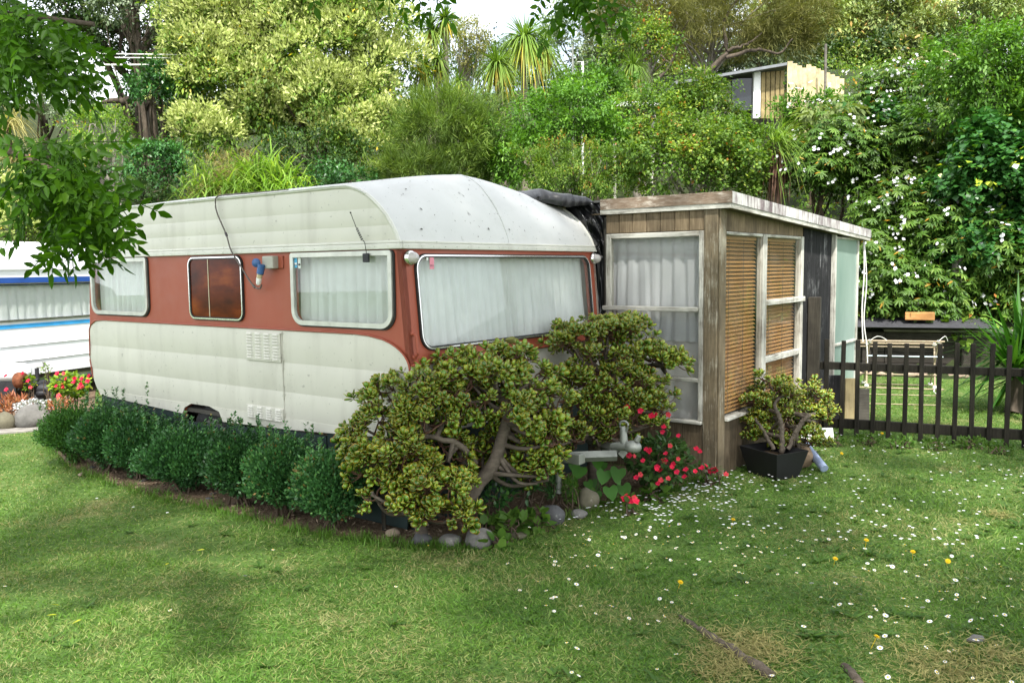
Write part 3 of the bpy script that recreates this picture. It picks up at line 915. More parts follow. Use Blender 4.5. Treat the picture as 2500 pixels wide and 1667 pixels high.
# dark leaf litter lying on the front of the roof
r_ = np.random.default_rng(77); n_ = 110
ss, tt = r_.uniform(.0, .28, n_), r_.uniform(.08, .9, n_)
u_, v_, z_ = roof_fn(ss, tt); e_u, e_v, e_z = roof_fn(ss + .012, tt)
tn = nrm(np.stack([e_u - u_, e_v - v_, e_z - z_], -1) + 1e-9); nn = nrm(np.cross(np.tile([0, 1.0, 0], (n_, 1)), tn))
nn[nn[:, 2] < 0] *= -1
dd_ = nrm(np.cross(nn, r_.normal(size=(n_, 3))))
Pq = np.stack([u_, v_, z_], -1) + nn * .004
sz = (.003 + .010 * r_.random(n_) ** 2)[:, None]; sd_ = np.cross(nn, dd_)
lt = np.stack([Pq - dd_ * sz, Pq + sd_ * sz * .5, Pq + dd_ * sz, Pq - sd_ * sz * .5], 1).reshape(-1, 3)
tag(obj('leaf_litter', [(lt, np.arange(n_ * 4).reshape(-1, 4))], M['lining'], car, False), kind='stuff')
# panel joints and rivets
rv_ = []
for u0, za, zb in ((-1.118, .61, 1.19),):
    obj('panel_joint', tube([(u0, -.0105, za), (u0, -.0125, (za + zb) / 2), (u0, -.0105, zb)], .0035, 5), M['cream'], car)
    for z in np.arange(za + .03, zb, .06): rv_.append((u0 + .012, -.0115, z))
for u0 in np.arange(-3.6, -.02, .11): rv_ += [(u0, -.0245, 1.739)]
for v0 in np.arange(.05, 2.18, .11): rv_ += [(.0245, v0, 1.739)]
rc = rock_chunk((.0042, .0042, .0042), 3, 1, .02)
tag(obj('rivets', [(rc[0] + np.array(p), rc[1]) for p in rv_], M['trim'], car), kind='stuff')
# moss on the window ledge
mo = []
r_ = np.random.default_rng(2)
moss_v = rock_chunk((.02, .062, .022), 11, 3, .45)
ms = tag(obj('moss_clump', [moss_v], L['olive_brown']), 'small brown green moss clump on the front window ledge', 'moss')
ms.location = Vector([float(q) for q in cw(float(uf(1.10)) + .018, .985, 1.108)]); ms.rotation_euler = (0, 0, YAW)

# ---------------------------------------------------------------- the annex
ax = thing('annex', 'weathered timber annex with large windows, blinds and a low sloping roof', 'annex', ANX, YAW)
roofz = lambda y: 2.137 - .0425 * (y + .03)          # top of the fascia
# left face (plane y = 0)
bw = (.955 - .113) / 7
for k in range(7):
    x0 = -.955 + k * bw
    bbox('board', x0 + .002, x0 + bw - .002, -.004, .018, 1.866, 2.05, M['wood_grey'], ax, .003)
bw = (.955 - .113) / 5
for k in range(5):
    x0 = -.955 + k * bw
    bbox('board', x0 + .002, x0 + bw - .002, -.002, .018, .0, .405, M['wood_brown'], ax, .003)
bbox('corner_post', -.112, -.001, -.014, .10, .0, 2.04, M['wood_post'], ax, .005)
bbox('corner_strip', .0, .016, -.002, .108, .0, 2.02, M['wood_post'], ax, .004)
wl_ = thing('window', None, None); wl_.parent = ax
wl_['label'] = 'three-pane window with grey net curtain'
for (n, x0, x1, y0, y1, z0, z1, mt) in (('stile', -.955, -.908, -.012, .04, .43, 1.862, 'wood_white'), ('stile', -.152, -.114, -.012, .04, .43, 1.862, 'wood_white'),
                                         ('top_rail', -.907, -.153, -.010, .04, 1.822, 1.861, 'wood_white_h'), ('mid_rail', -.975, -.150, -.034, -.0125, 1.256, 1.292, 'wood_white_h'),
                                         ('mid_rail', -.907, -.153, -.012, .04, .722, .752, 'wood_white_h'), ('sill', -.96, -.113, -.040, .04, .405, .429, 'wood_white_h')):
    bbox(n, x0, x1, y0, y1, z0, z1, M[mt], wl_, .004)
bbox('mid_bar', -.907, -.153, -.0120, .04, 1.258, 1.290, M['wood_white_h'], wl_, .003)
for z0, z1 in ((.430, .721), (.753, 1.257), (1.291, 1.821)):
    obj('pane', [box(-.907, -.153, .010, .014, z0, z1)], M['glass_old'], wl_, False)
obj('curtain', curtain(-.97, -.10, 1.02, 1.88, fs, -.085, 9, .03, 21, .10), M['curtain_grey'], wl_)
obj('curtain', curtain(-.97, -.10, .40, 1.16, fs, -.115, 6, .016, 22, .12), M['curtain'], wl_)
# right face (plane x = 0)
nb = 14
for k in range(nb):
    y0 = .112 + k * (1.90 - .112) / nb; y1 = .112 + (k + 1) * (1.90 - .112) / nb
    bbox('board', -.018, .004, y0 + .002, y1 - .002, 1.858, roofz(y1) - .09, M['wood_grey'], ax, .003)
    bbox('board', -.018, .004, y0 + .002, y1 - .002, .0, .425, M['wood_brown'], ax, .003)
wr = thing('window', None, None); wr.parent = ax
wr['label'] = 'window with closed brown venetian blinds'
for (n, x0, x1, y0, y1, z0, z1, mt) in (('mullion', -.04, .014, .872, .968, .447, 1.856, 'wood_white'), ('stile', -.04, .016, 1.835, 1.90, .447, 1.856, 'wood_white'), ('stile', -.04, .006, .109, .124, .447, 1.856, 'wood_white'),
                                         ('top_rail', -.04, .010, .1245, .8715, 1.832, 1.856, 'wood_white_h'), ('top_rail', -.04, .010, .9685, 1.8345, 1.832, 1.856, 'wood_white_h'), ('mid_rail', -.04, .030, .9685, 1.92, 1.268, 1.312, 'wood_white_h'),
                                         ('mid_rail', -.04, .012, .9685, 1.8345, .785, .835, 'wood_white_h'), ('sill', -.04, .042, .105, 1.92, .424, .446, 'wood_white_h')):
    bbox(n, x0, x1, y0, y1, z0, z1, M[mt], wr, .004)
for y0, y1, z0, z1 in ((.124, .8715, .447, 1.831), (.969, 1.8345, .447, .784), (.969, 1.8345, .836, 1.267), (.969, 1.8345, 1.313, 1.831)):
    obj('pane', [box(-.014, -.010, y0, y1, z0, z1)], M['glass_old'], wr, False)
for y0, y1 in ((.126, .868), (.972, 1.832)):
    bl = bbox('blind', -.075, -.040, y0, y1, 1.80, 1.83, M['slat'], ax, .004)
    sm = bevel_box_mesh('slat', .036, y1 - y0, .0022, .0006, 1, M['slat'])
    nsl = 43
    for k in range(nsl):
        z = .47 + k * (1.79 - .47) / (nsl - 1)
        link('slat', sm, bl, (0, 0, z - 1.80), (0, R(44 + random.uniform(-3, 3)), 0))
    for q in (.22, .62):
        obj('ladder_cord', tube([(.018, (y1 - y0) * (q - .5), -1.33), (.018, (y1 - y0) * (q - .5), .0)], .0016, 4), M['cable'], bl)
nb = 7
for k in range(nb):
    y0 = 1.905 + k * (2.77 - 1.905) / nb; y1 = 1.905 + (k + 1) * (2.77 - 1.905) / nb
    bbox('black_board', -.02, .010, y0 + .0008, y1 - .0008, .0, roofz(y1) - .095, M['wood_black'], ax, .003)
gf = thing('glass_bay', None, None); gf.parent = ax
gf['label'] = 'pale green frosted glass bay'
for (n, x0, x1, y0, y1, z0, z1) in (('frame', -.02, .05, 2.775, 2.815, .33, 1.90), ('frame', -.02, .05, 3.60, 3.635, .33, 1.87), ('frame', -.02, .05, 2.8155, 3.5995, .775, .80), ('frame', -.02, .05, 2.8155, 3.5995, 1.855, 1.878), ('frame', -.02, .055, 2.8155, 3.5995, .33, .35)):
    bbox(n, x0, x1, y0, y1, z0, z1, M['wood_white'], gf, .003)
obj('frosted_pane', [box(.028, .034, 2.8155, 3.5995, .8005, 1.8545)], M['frost'], gf, False)
obj('frosted_pane', [box(.028, .034, 2.8155, 3.5995, .3505, .7745)], M['frost'], gf, False)
bbox('base_board', -.02, .005, 2.78, 3.63, .0, .325, M['wood_black'], ax, .003)
# fascia, roof, hidden walls
fm_l = plain('roof_felt', (.10, .10, .095), .9)
fz = lambda y: roofz(y)


def sloped(name, x0, x1, y0, y1, dz0, dz1, mat):
    v, f = box(x0, x1, y0, y1, 0, 1)
    v[:, 2] = np.where(v[:, 2] > .5, roofz(v[:, 1]) + dz1, roofz(v[:, 1]) + dz0)
    return obj(name, [(v, f)], mat, ax, False)


sloped('fascia_board', -.985, .112, -.042, -.024, -.084, .0, M['fascia_brown'])
sloped('fascia_board', -.990, .104, -.036, -.018, -.120, -.0845, M['wood_white_h'])
sloped('fascia_board', .094, .112, -.0235, 3.86, -.084, .0, M['fascia_purple'])
sloped('fascia_board', .088, .106, -.0175, 3.855, -.120, -.0845, M['wood_white_h'])
sloped('fascia_board', -2.6, .0935, 3.842, 3.86, -.12, .0, M['fascia_purple'])
sloped('roof_sheet', -2.6, .0935, -.0235, 3.8415, -.02, -.004, fm_l)
sloped('soffit', -2.6, .0875, -.0175, 3.84, -.118, -.108, M['wood_brown'])
bbox('far_wall', -2.6, -.03, 3.62, 3.65, 0, 1.86, M['wood_black'], ax, .002)
bbox('back_wall', -2.63, -2.6, 0, 3.65, 0, 1.9, M['wood_black'], ax, .002)
bbox('inner_wall', -2.6, -.96, .02, .05, 0, 2.0, M['lining'], ax, .002)
bbox('floor', -2.6, -.05, .06, 3.6, .01, .06, M['lining'], ax, .002)

# white rope hanging from the annex roof
rp = thing('hanging_rope', 'white knotted rope hanging from the end of the annex roof', 'rope', ANX, YAW)
obj('strand', tube(spline([(.05, 3.80, 1.86), (.06, 3.81, 1.5), (.05, 3.80, 1.1), (.065, 3.81, .75)], 24), .008, 6), M['rope'], rp)
obj('strand', tube(spline([(.05, 3.83, 1.86), (.075, 3.86, 1.4), (.06, 3.85, 1.0), (.09, 3.88, .70), (.1, 3.9, .45)], 24), .007, 6), M['rope'], rp)

# ---------------------------------------------------------------- black plastic between caravan and annex
tp = thing('plastic_sheet', 'wrinkled black plastic sheet closing the gap between caravan and annex', 'tarpaulin', CAR, YAW)


def tarp_fn(s, t):
    z = .02 + t * 2.11
    uL = np.where(z > 1.756, np.interp(z, upz, upu), uf(z) - .02)
    u = uL + (.035 - uL) * s
    v = 2.212 + .085 * s
    P = np.stack([s * 1.6 + 3, z * 4, z * 0], -1).reshape(-1, 3)
    w = (vnoise(P * np.array([4, 1.1, 1]), 5, 1.0) - .5).reshape(s.shape)
    w2 = (vnoise(np.stack([s * 5 + z * 4, z * 14 - s * 6, z * 0], -1).reshape(-1, 3), 6, 1.0) - .5).reshape(s.shape)
    ed = np.sin(np.pi * s) ** .5
    hang = np.where(z > 1.7, w2 * .11 + .05 * np.sin(26 * z + 5 * s * s * 3 - 6 * s), w * .10)
    out = (hang + .02) * ed
    return u + out * .45, v - out * .55, z + .03 * w2 * ed


obj('sheet', [grid(tarp_fn, 28, 130)], M['tarp'], tp)
rp_ = spline([(-.95, 1.25, 2.235), (-.75, 1.5, 2.19), (-.52, 1.72, 2.145), (-.42, 1.9, 2.17), (-.33, 2.06, 2.165), (-.18, 2.25, 2.16), (-.1, 2.38, 2.125)], 40)


def roll_fn(s_, t_):
    k = np.clip((s_ * 39).round().astype(int), 0, 39)
    c = rp_[k]
    w = np.interp(s_, [0, .2, .45, .7, .9, 1], [.03, .12, .20, .22, .14, .05])
    hgt = np.interp(s_, [0, .25, .45, .75, .92, 1], [.01, .03, .075, .085, .05, .015])
    P = np.stack([s_ * 4 + 2, t_ * 1.3, s_ * 0], -1).reshape(-1, 3)
    n1 = (vnoise(P, 8, 1.6) - .5).reshape(s_.shape); n2 = (vnoise(P + 7, 9, 4.0) - .5).reshape(s_.shape)
    ang = np.pi * (t_ * 1.25 - .15)
    return c[..., 0] - np.cos(ang) * w * -.9 + .05 * n1, c[..., 1] - np.cos(ang) * w * .25 + .03 * n2, c[..., 2] - .03 + hgt * np.sin(ang) * (1 + .9 * n1) + .035 * n2


obj('rolled_top', [grid(roll_fn, 60, 24)], M['tarp_roll'], tp)
bbox('timber_offcut', -.30, -.28, 2.20, 2.24, 1.90, 2.11, M['wood_grey'], tp, .004)

# ---------------------------------------------------------------- fence
F0, F1 = np.array([2.93, 7.86, 0]), np.array([4.28, 7.22, 0])
fd = (F1 - F0) / np.linalg.norm(F1 - F0); fang = math.atan2(fd[1], fd[0])
fe = thing('picket_fence', 'dark stained picket fence with narrow slats and two rails', 'fence', F0, fang)
span = np.linalg.norm(F1 - F0)
sl = bevel_box_mesh('slat', .040, .022, .90, .004, 1, M['fence'])
step = span / 11.15
for k in range(0, 18):
    link('slat', sl, fe, (k * step + .03, -.018 + random.uniform(-.002, .002), .0 + random.uniform(-.02, .012)), (0, R(random.uniform(-.6, .6)), 0))
bbox('rail', -.034, 2.35, .0, .045, .62, .69, M['fence'], fe, .004)
bbox('rail', -.034, 2.35, .0, .045, .07, .16, M['fence'], fe, .004)
bbox('post', -.145, -.035, -.085, .025, .0, 1.30, M['fence_post'], fe, .006)
bbox('post', 1.545, 1.635, -.02, .07, .0, .86, M['fence'], fe, .006) if False else None
e_ = gp(2497, 1120)
pst = tag(bbox('gate_post', -.06, .06, -.06, .06, 0, .95, M['fence'], None, .006), 'thick dark post at the end of the picket fence', 'post')
pst.location = Vector((float(F1[0] + .175), float(F1[1] - .18), 0)); pst.rotation_euler = (0, 0, fang)

# clutter between annex and fence
q = gp(2062, 1042); q = F0 + fd * .16 + np.array([0, .30, 0])
tag(bbox('bamboo_panel', -.05, .05, -.01, .01, 0, .42, M['bamboo'], None, .003), 'narrow split bamboo panel standing behind the fence', 'panel').location = Vector(atY(2073, 1040, 8.25)) + Vector((0, 0, 0))
bpy.data.objects['bamboo_panel'].location.z = .06
o_ = tag(bbox('grey_board', -.085, .085, -.01, .01, 0, .36, M['plank_grey'], None, .004, 1, (R(-8), 0, R(-12))), 'dark grey board leaning behind the fence slats', 'board')
o_.location = Vector(atY(2100, 1050, 8.35)); o_.location.z = 0
o_ = tag(bbox('dark_hoarding', -.10, .10, -.012, .012, 0, .50, M['wood_black'], None, .004), 'dark panel between the annex and the fence', 'panel')
o_.location = Vector(atY(2030, 1050, 8.35)); o_.location.z = 0

# ---------------------------------------------------------------- planter, pipe, rock, white board
pl_, pn_ = gp(1805, 1087, .21), gp(1897, 1111, .21)
e1 = nrm(pn_ - pl_); e2 = np.array([-e1[1], e1[0], 0])
wp = np.linalg.norm(pn_ - pl_)
pang = math.atan2(e1[1], e1[0])
po = thing('planter', 'square black planter tub at the annex wall', 'planter', (*(pl_[:2]), 0), pang)
D_ = .32
outer_t = [(0, 0), (wp, 0), (wp, D_), (0, D_)]


def tub(w, d, h, ins, th):
    def lp_(k, z): return [(k, k, z), (w - k, k, z), (w - k, d - k, z), (k, d - k, z)]
    v = np.array(lp_(ins, 0) + lp_(0, h) + lp_(th, h) + lp_(ins + th, h * .72))
    f = []
    for a in (0, 4, 8):
        for i in range(4): f.append([a + i, a + (i + 1) % 4, a + 4 + (i + 1) % 4, a + 4 + i])
    return (v, np.array(f))


wp2 = wp
obj('tub', [tub(wp2, D_, .21, .05, .012)], M['blackpot'], po, False)
obj('soil', [box(.035, wp2 - .035, .035, D_ - .035, .13, .155)], M['mulch'], po, False)
o_ = thing('downpipe', 'blue grey plastic pipe lying on the lawn beside the planter', 'pipe', (0, 0, 0))
p0, p1 = gp(1966, 1086, .16), gp(2013, 1144, .03)
obj('pipe_length', tube([p0, p0 + (p1 - p0) * .35, p0 + (p1 - p0) * .7, p1], .032, 14), M['bluegrey'], o_)
obj('cable_tie', tube(spline([p0 + [-.03, 0, .04], p0 + (p1 - p0) * .4 + [.035, -.03, 0], p0 + (p1 - p0) * .42 + [-.03, -.05, -.04], p0 + (p1 - p0) * .5 + [.04, -.03, -.04]], 14), .005, 5), M['blacksteel'], o_)
w_ = gp(1983, 1063)
o_ = tag(bbox('white_board', -.17, .17, -.12, .12, 0, .02, M['paper'], None, .003, 1, (R(10), R(-6), R(-20))), 'flat white board lying by the fence behind the potted jade plant', 'board')
o_.location = Vector(atY(1985, 1062, 7.4)); o_.location.z = max(.06, o_.location.z)


def stone(name, px, py, wpx, hpx, mat, label, seed, lift=.35, group=None, rough=.22, rz=0.0, depth=1.0, cat='stone'):
    c = gp(px, py)
    k = c[1] / F
    r_ = np.array([wpx * k / 2, wpx * k / 2 * .8 * depth, hpx * k / 2 * 1.1])
    o = tag(obj(name, [rock_chunk(r_, seed, 3, rough)], M[mat]), label, cat, group)
    o.location = Vector((float(c[0]), float(c[1] + r_[1] * .6), float(r_[2] * (1 - lift) )))
    o.rotation_euler = (0, 0, rz)
    return o


SG = 'stones edging the garden bed'
stone('stone', 1027, 1334, 52, 34, 'stone_dark', 'low dark rounded stone at the front foot of the big jade plant', 31, .3, SG)
stone('stone', 1096, 1337, 60, 34, 'stone_grey', 'flat grey stone half covered by jade leaves, second along the bed edge', 32, .3, SG)
stone('stone', 1172, 1340, 74, 52, 'stone_grey', 'pointed speckled grey stone at the bed corner', 33, .3, SG, .3)
stone('stone', 1352, 1284, 70, 54, 'stone_dark', 'dark blue grey stone leaning in the bed below the heart leaves', 34, .3, SG, .3)
stone('stone', 1412, 1266, 46, 24, 'stone_grey', 'small flat pale stone between the two larger bed stones', 35, .3, SG)
stone('stone', 1437, 1248, 56, 58, 'stone_olive', 'tall olive brown stone standing under the heart shaped leaves', 36, .25, SG, .15)
stone('stone', 958, 1312, 34, 24, 'stone_tan', 'small tan stone by the black stake at the hedge end', 37, .3, SG)
stone('stone', 1265, 1318, 40, 22, 'stone_olive', 'low mossy stone among the bright green weeds', 38, .3, SG)
stone('rock', 1952, 1146, 84, 66, 'stone_brown', 'brown rock between the planter and the blue grey pipe', 39, .3, None, .25, 0, 1, 'rock')
stone('boulder', 68, 1046, 72, 56, 'stone_grey', 'large smooth grey boulder in front of the succulents', 40, .3, None, .28, .4, 1, 'boulder')
stone('boulder', 8, 1050, 50, 48, 'stone_olive', 'rough brown boulder cut by the photo edge beside the grey boulder', 41, .3, None, .2, 0, 1, 'boulder')
stone('boulder', 118, 1036, 40, 24, 'stone_dark', 'low dark boulder between the grey boulder and the hedge', 42, .3, None, .2, 0, 1, 'boulder')
for k, (px, py, w_) in enumerate(((510, 1222, 26), (520, 1210, 22), (196, 1162, 24), (225, 1145, 18), (350, 1178, 24), (545, 1205, 30), (575, 1208, 22), (820, 1278, 20))):
    stone('slate', px, py, w_, 9, 'stone_dark' if k != 2 else 'stone_tan', ['thin dark slate chip lying in the mulch under the hedge', 'tan stone chip at the left hedge foot'][k == 2], 50 + k, .5, 'slate chips in the mulch', .35, k, .7, 'stone')
sk = tag(obj('stake', [box(-.012, .012, -.012, .012, 0, .52)], M['fence'], None, False), 'thin black stake at the caravan corner beside the jade plant', 'stake')
sk.location = Vector(gp(938, 1298))

# ---------------------------------------------------------------- plant pieces
UPV = np.array([0, 0, 1.0])


def rand_dirs(n, g):
    return nrm(g.normal(size=(n, 3)))


def kites(B, D, N, Ln, W, rnd, fold=.12, wide=.45, curl=.0):
    n = len(B)
    Ln = np.broadcast_to(np.asarray(Ln, float), (n,))[:, None]; W = np.broadcast_to(np.asarray(W, float), (n,))[:, None]
    D = nrm(D); S = nrm(np.cross(D, N)); Q = np.cross(S, D)
    a = B; b = B + D * Ln * wide + S * W / 2 + Q * fold * W; c = B + D * Ln - Q * curl * Ln; d = B + D * Ln * wide - S * W / 2 + Q * fold * W
    v = np.stack([a, b, c, d], 1).reshape(-1, 3)
    f = np.arange(n * 4).reshape(-1, 4)
    return (v, f, np.repeat(np.broadcast_to(rnd, (n,)), 4))


def leaves6(B, D, N, Ln, W, rnd, fold=.15, curl=.12):
    """six-point leaf folded along its midrib: two quads and two triangles as two pentagon halves"""
    n = len(B)
    Ln = np.broadcast_to(np.asarray(Ln, float), (n,))[:, None]; W = np.broadcast_to(np.asarray(W, float), (n,))[:, None]
    D = nrm(D); S = nrm(np.cross(D, N)); Q = np.cross(S, D)
    m1 = B + D * Ln * .5 + Q * Ln * .03
    tip = B + D * Ln - Q * curl * Ln
    l1 = B + D * Ln * .28 + S * W * .46 + Q * fold * W; l2 = B + D * Ln * .66 + S * W * .36 + Q * fold * W * .6 - Q * curl * Ln * .4
    r1 = B + D * Ln * .28 - S * W * .46 + Q * fold * W; r2 = B + D * Ln * .66 - S * W * .36 + Q * fold * W * .6 - Q * curl * Ln * .4
    v = np.stack([B, l1, l2, tip, r2, r1], 1).reshape(-1, 3)
    k = np.arange(n)[:, None] * 6
    f = np.vstack([k + np.array([[0, 1, 2, 3]]), k + np.array([[0, 3, 4, 5]])])
    return (v, f, np.repeat(np.broadcast_to(rnd, (n,)), 6))


def ribbons(B, D, Ln, W, droop, rnd, seg=4, base=.5):
    n = len(B)
    Ln = np.broadcast_to(np.asarray(Ln, float), (n,)); W = np.broadcast_to(np.asarray(W, float), (n,)); droop = np.broadcast_to(np.asarray(droop, float), (n,))
    D = nrm(D)
    S = nrm(np.cross(D, UPV + .01)); rows = []
    for t_ in np.linspace(0, 1, seg + 1):
        c = B + D * (Ln * t_)[:, None] - UPV * (droop * Ln * t_ ** 2.2)[:, None]
        w = W * (base + (1 - base) * min(1, t_ * 4)) * max(.04, (1 - t_ ** 1.8)) / 2
        rows += [c + S * w[:, None], c - S * w[:, None]]
    v = np.stack(rows, 1).reshape(-1, 3)
    k = np.arange(n)[:, None] * (2 * (seg + 1))
    f = np.vstack([k + np.array([[2 * j, 2 * j + 1, 2 * j + 3, 2 * j + 2]]) for j in range(seg)])
    return (v, f, np.repeat(np.broadcast_to(rnd, (n,)), 2 * (seg + 1)))


def clump_centres(C, Rd, n, g, front=.7, low=-.75):
    d = rand_dirs(n * 3, g)
    d = d[d[:, 2] > low][:n]
    flip = (d[:, 1] > .3) & (g.random(len(d)) < front)
    d[flip, 1] *= -1
    r = g.uniform(.25, 1, len(d)) ** .55
    return np.asarray(C) + d * r[:, None] * np.asarray(Rd)


def clump_leaves(cc, cr, per, g, Ln, W, droop=.3, spread=.7, squash=.75, shell=.45, shape='kite', outC=None, rlow=0.0):
    k = len(cc)
    cr = np.broadcast_to(np.asarray(cr, float), (k,)) * g.uniform(.7, 1.35, k)
    nt = 8                                              # every clump is a handful of leafy shoots
    td = rand_dirs(k * nt, g)
    if outC is not None: td = nrm(td + .55 * np.repeat(nrm(cc - outC), nt, 0) + UPV * .15)
    tl = np.repeat(cr, nt) * g.uniform(.5, 1.55, k * nt)
    m = per // nt; per = m * nt
    t_ = g.uniform(.05, 1, (k * nt, m)) ** .75
    d = np.repeat(td, m, 0)
    P = np.repeat(np.repeat(cc, nt, 0), m, 0) + d * ((t_ * tl[:, None]).ravel())[:, None] * np.array([1, 1, squash]) + g.normal(0, 1, (k * per, 3)) * (np.repeat(cr, per) * .20 * (1.15 - .5 * t_.ravel()))[:, None]
    P[:, 2] -= droop * .25 * (t_.ravel() ** 2) * np.repeat(tl, m)
    o = d
    D = nrm(o * .7 + rand_dirs(k * per, g) * spread - UPV * droop)
    N = nrm(o * .4 + UPV * .8 + rand_dirs(k * per, g) * .45)
    s = g.uniform(.65, 1.25, k * per)
    rn = np.clip(np.repeat(g.normal(.45, .16, k), per) + g.normal(0, .2, k * per) + rlow, 0, 1)
    fn = kites if shape == 'kite' else leaves6
    return fn(P, D, N, Ln * s, W * s, rn)


def limb(path, r0, r1, n=6, seg=12, wob=.0, g=None):
    p = spline(path, seg)
    if wob and g is not None:
        p[1:-1] += g.normal(0, wob, (seg - 2, 3))
    return tube(p, np.linspace(r0, r1, seg), n, True)


def shift(ch, b):
    return [(np.asarray(c[0]) - b, *c[1:]) for c in ch]


def tree(name, label, cat, C, Rd, g, leaf, mat, nclump=60, cr=.4, per=120, bark='bark', group=None, base=None, trunk=.08, extra=None, limbs=10, droop=.3, spread=.7, squash=.75,
         shape='kite', lobes=None, shell=.45, trunks=1):
    """a tree or shrub: branches and a crown of leaf clumps; extra = [(part, material, chunk)]"""
    C = np.asarray(C, float)
    cc = clump_centres(C, Rd, nclump, g)
    for (c2, r2, n2) in (lobes or []):
        cc = np.vstack([cc, clump_centres(c2, r2, n2, g)])
    if base is None:
        base = np.array([C[0], C[1] + .3, 0]); base[2] = float(ground_h(base[0], base[1]))
    base = np.asarray(base, float)
    o = thing(name, label, cat, base, 0, group)
    ch = []
    for q in range(trunks):
        b_ = base + (np.array([0, 0, -.1]) if q == 0 else np.array([g.normal(0, .35), g.normal(0, .2), -.1]))
        b_[2] = float(ground_h(b_[0], b_[1])) - .1
        top = C + np.array([g.normal(0, .1), .1, .0]) + (np.array([g.normal(0, .4) * Rd[0], 0, 0]) if q else 0)
        ch += limb([b_, b_ * .5 + top * .5 + g.normal(0, .1, 3), top], trunk, trunk * .45, 8, 10, .02, g)
        for c in cc[g.permutation(len(cc))[:limbs]]:
            s = b_ + (top - b_) * g.uniform(.35, .95)
            ch += limb([s, (s + c) / 2 + g.normal(0, .12, 3) + np.array([0, 0, .1]), c], trunk * .38, trunk * .08, 5, 8, .02, g)
    obj('trunk', shift(ch, base), M[bark], o)
    lv = clump_leaves(cc, cr, per, g, leaf[0], leaf[1], droop, spread, squash, shell, shape, C)
    tag(obj('crown', shift([lv], base), L[mat], o), kind='stuff')
    for (pn, pm, fn) in (extra or []):
        tag(obj(pn, shift(fn(cc, g), base), L[pm], o), kind='stuff')
    return o, cc


def px_tree(name, label, cat, px, py, Y, rx, ry, rd, *a, **k):
    C = atY(px, py, Y); s = Y / F * 1.12
    return tree(name, label, cat, C, (rx * s, rd, ry * s), *a, **k)


def blossom(n_per, size, w, zmin=-.1, up=.4):
    """fuzzy sprays on the outer side of the clumps"""
    def fn(cc, g, cr=None):
        k = len(cc)
        d = rand_dirs(k * n_per, g); d[:, 2] = np.where(d[:, 2] < zmin, -d[:, 2], d[:, 2]); d[:, 1] = np.where(g.random(len(d)) < .6, -np.abs(d[:, 1]), d[:, 1])
        r = g.uniform(.85, 1.15, k * n_per) * np.repeat(g.uniform(.32, .62, k), n_per)
        P = np.repeat(cc, n_per, 0) + d * r[:, None] * np.array([1, 1, .8])
        m_ = 7
        P = np.repeat(P, m_, 0) + g.normal(0, size * .55, (len(P) * m_, 3))
        D = nrm(np.repeat(d, m_, 0) + rand_dirs(len(P), g) * .9 + UPV * up)
        return [kites(P, D, rand_dirs(len(P), g), size * g.uniform(.6, 1.3, len(P)), w * g.uniform(.7, 1.2, len(P)), np.clip(g.normal(.5, .25, len(P)), 0, 1))]
    return fn


def flowers(n, r, cr, zmin=-.2):
    """white five-petalled flowers on the camera side of the clumps"""
    def fn(cc, g):
        k = g.integers(0, len(cc), n)
        d = rand_dirs(n, g); d[:, 1] = -np.abs(d[:, 1]); d[:, 2] = np.where(d[:, 2] < zmin, -d[:, 2], d[:, 2])
        P = cc[k] + d * cr * g.uniform(.85, 1.15, (n, 1))
        P = np.repeat(P, 3, 0) + g.normal(0, r * 1.1, (n * 3, 3)); d = np.repeat(d, 3, 0)
        ax = nrm(np.cross(d, UPV)); ay = np.cross(ax, d)
        ch = []
        for q in range(5):
            a = q * 2 * math.pi / 5
            D = ax * math.cos(a) + ay * math.sin(a) + d * .25
            ch.append(kites(P, D, d, r * g.uniform(.7, 1.1, len(P)), r * .85, np.clip(g.normal(.6, .2, len(P)), 0, 1), .1, .6))
        return ch
    return fn


# ---------------------------------------------------------------- background plants on the bank
g = np.random.default_rng(101)
# pale flowering tree behind the caravan
Ct = atY(800, 170, 17.5); s_ = 17.5 / F
tree('flowering_tree', 'tall broad tree covered in creamy yellow blossom behind the caravan', 'tree', Ct, (215 * s_, 1.5, 240 * s_), g, (.11, .04), 'cream_leaf', 120, .50, 200, 'bark', None, None, .16,
     [('blossom', 'cream', blossom(48, .09, .043))], 14, .45, .6, .8,
     lobes=[(atY(520, 150, 17.2), (95 * s_, 1.0, 240 * s_), 50), (atY(690, 30, 17.8), (160 * s_, 1.0, 130 * s_), 26), (atY(520, 330, 16.6), (60 * s_, .6, 50 * s_), 8), (atY(900, 330, 16.8), (80 * s_, .6, 60 * s_), 12)])
px_tree('backing_tree', 'dark tree filling the gaps behind the blossom tree', 'tree', 740, 150, 21.5, 260, 190, 1.2, g, (.16, .07), 'dark', 110, .6, 100, limbs=14)
# dark conifer-like tree on the left
C2 = atY(320, -20, 20.5); s_ = 20.5 / F
o_, cc = tree('dark_evergreen', 'huge dark evergreen tree with bare crooked limbs at upper left', 'tree', C2, (200 * s_, 2.0, 170 * s_), g, (.13, .05), 'dark', 80, .55, 120, 'bark', None, None, .26, None, 18, .1, .8, .55,
              lobes=[(atY(190, 60, 20), (150 * s_, 1.2, 110 * s_), 34), (atY(430, 200, 21), (50 * s_, 1, 200 * s_), 22), (atY(250, 180, 21.5), (190 * s_, .8, 150 * s_), 34)])
ch = []
for pts in ([(372, 420), (370, 250), (345, 130), (300, 60)], [(365, 260), (300, 245), (250, 250)], [(345, 150), (420, 110), (470, 60)], [(370, 190), (430, 160), (450, 100)], [(430, 330), (450, 220), (440, 120)]):
    ch += limb([atY(x, y, 19.0) for x, y in pts], .13, .04, 7, 14, .02, g)
obj('limb', shift(ch, np.array(o_.location)), M['bark'], o_)
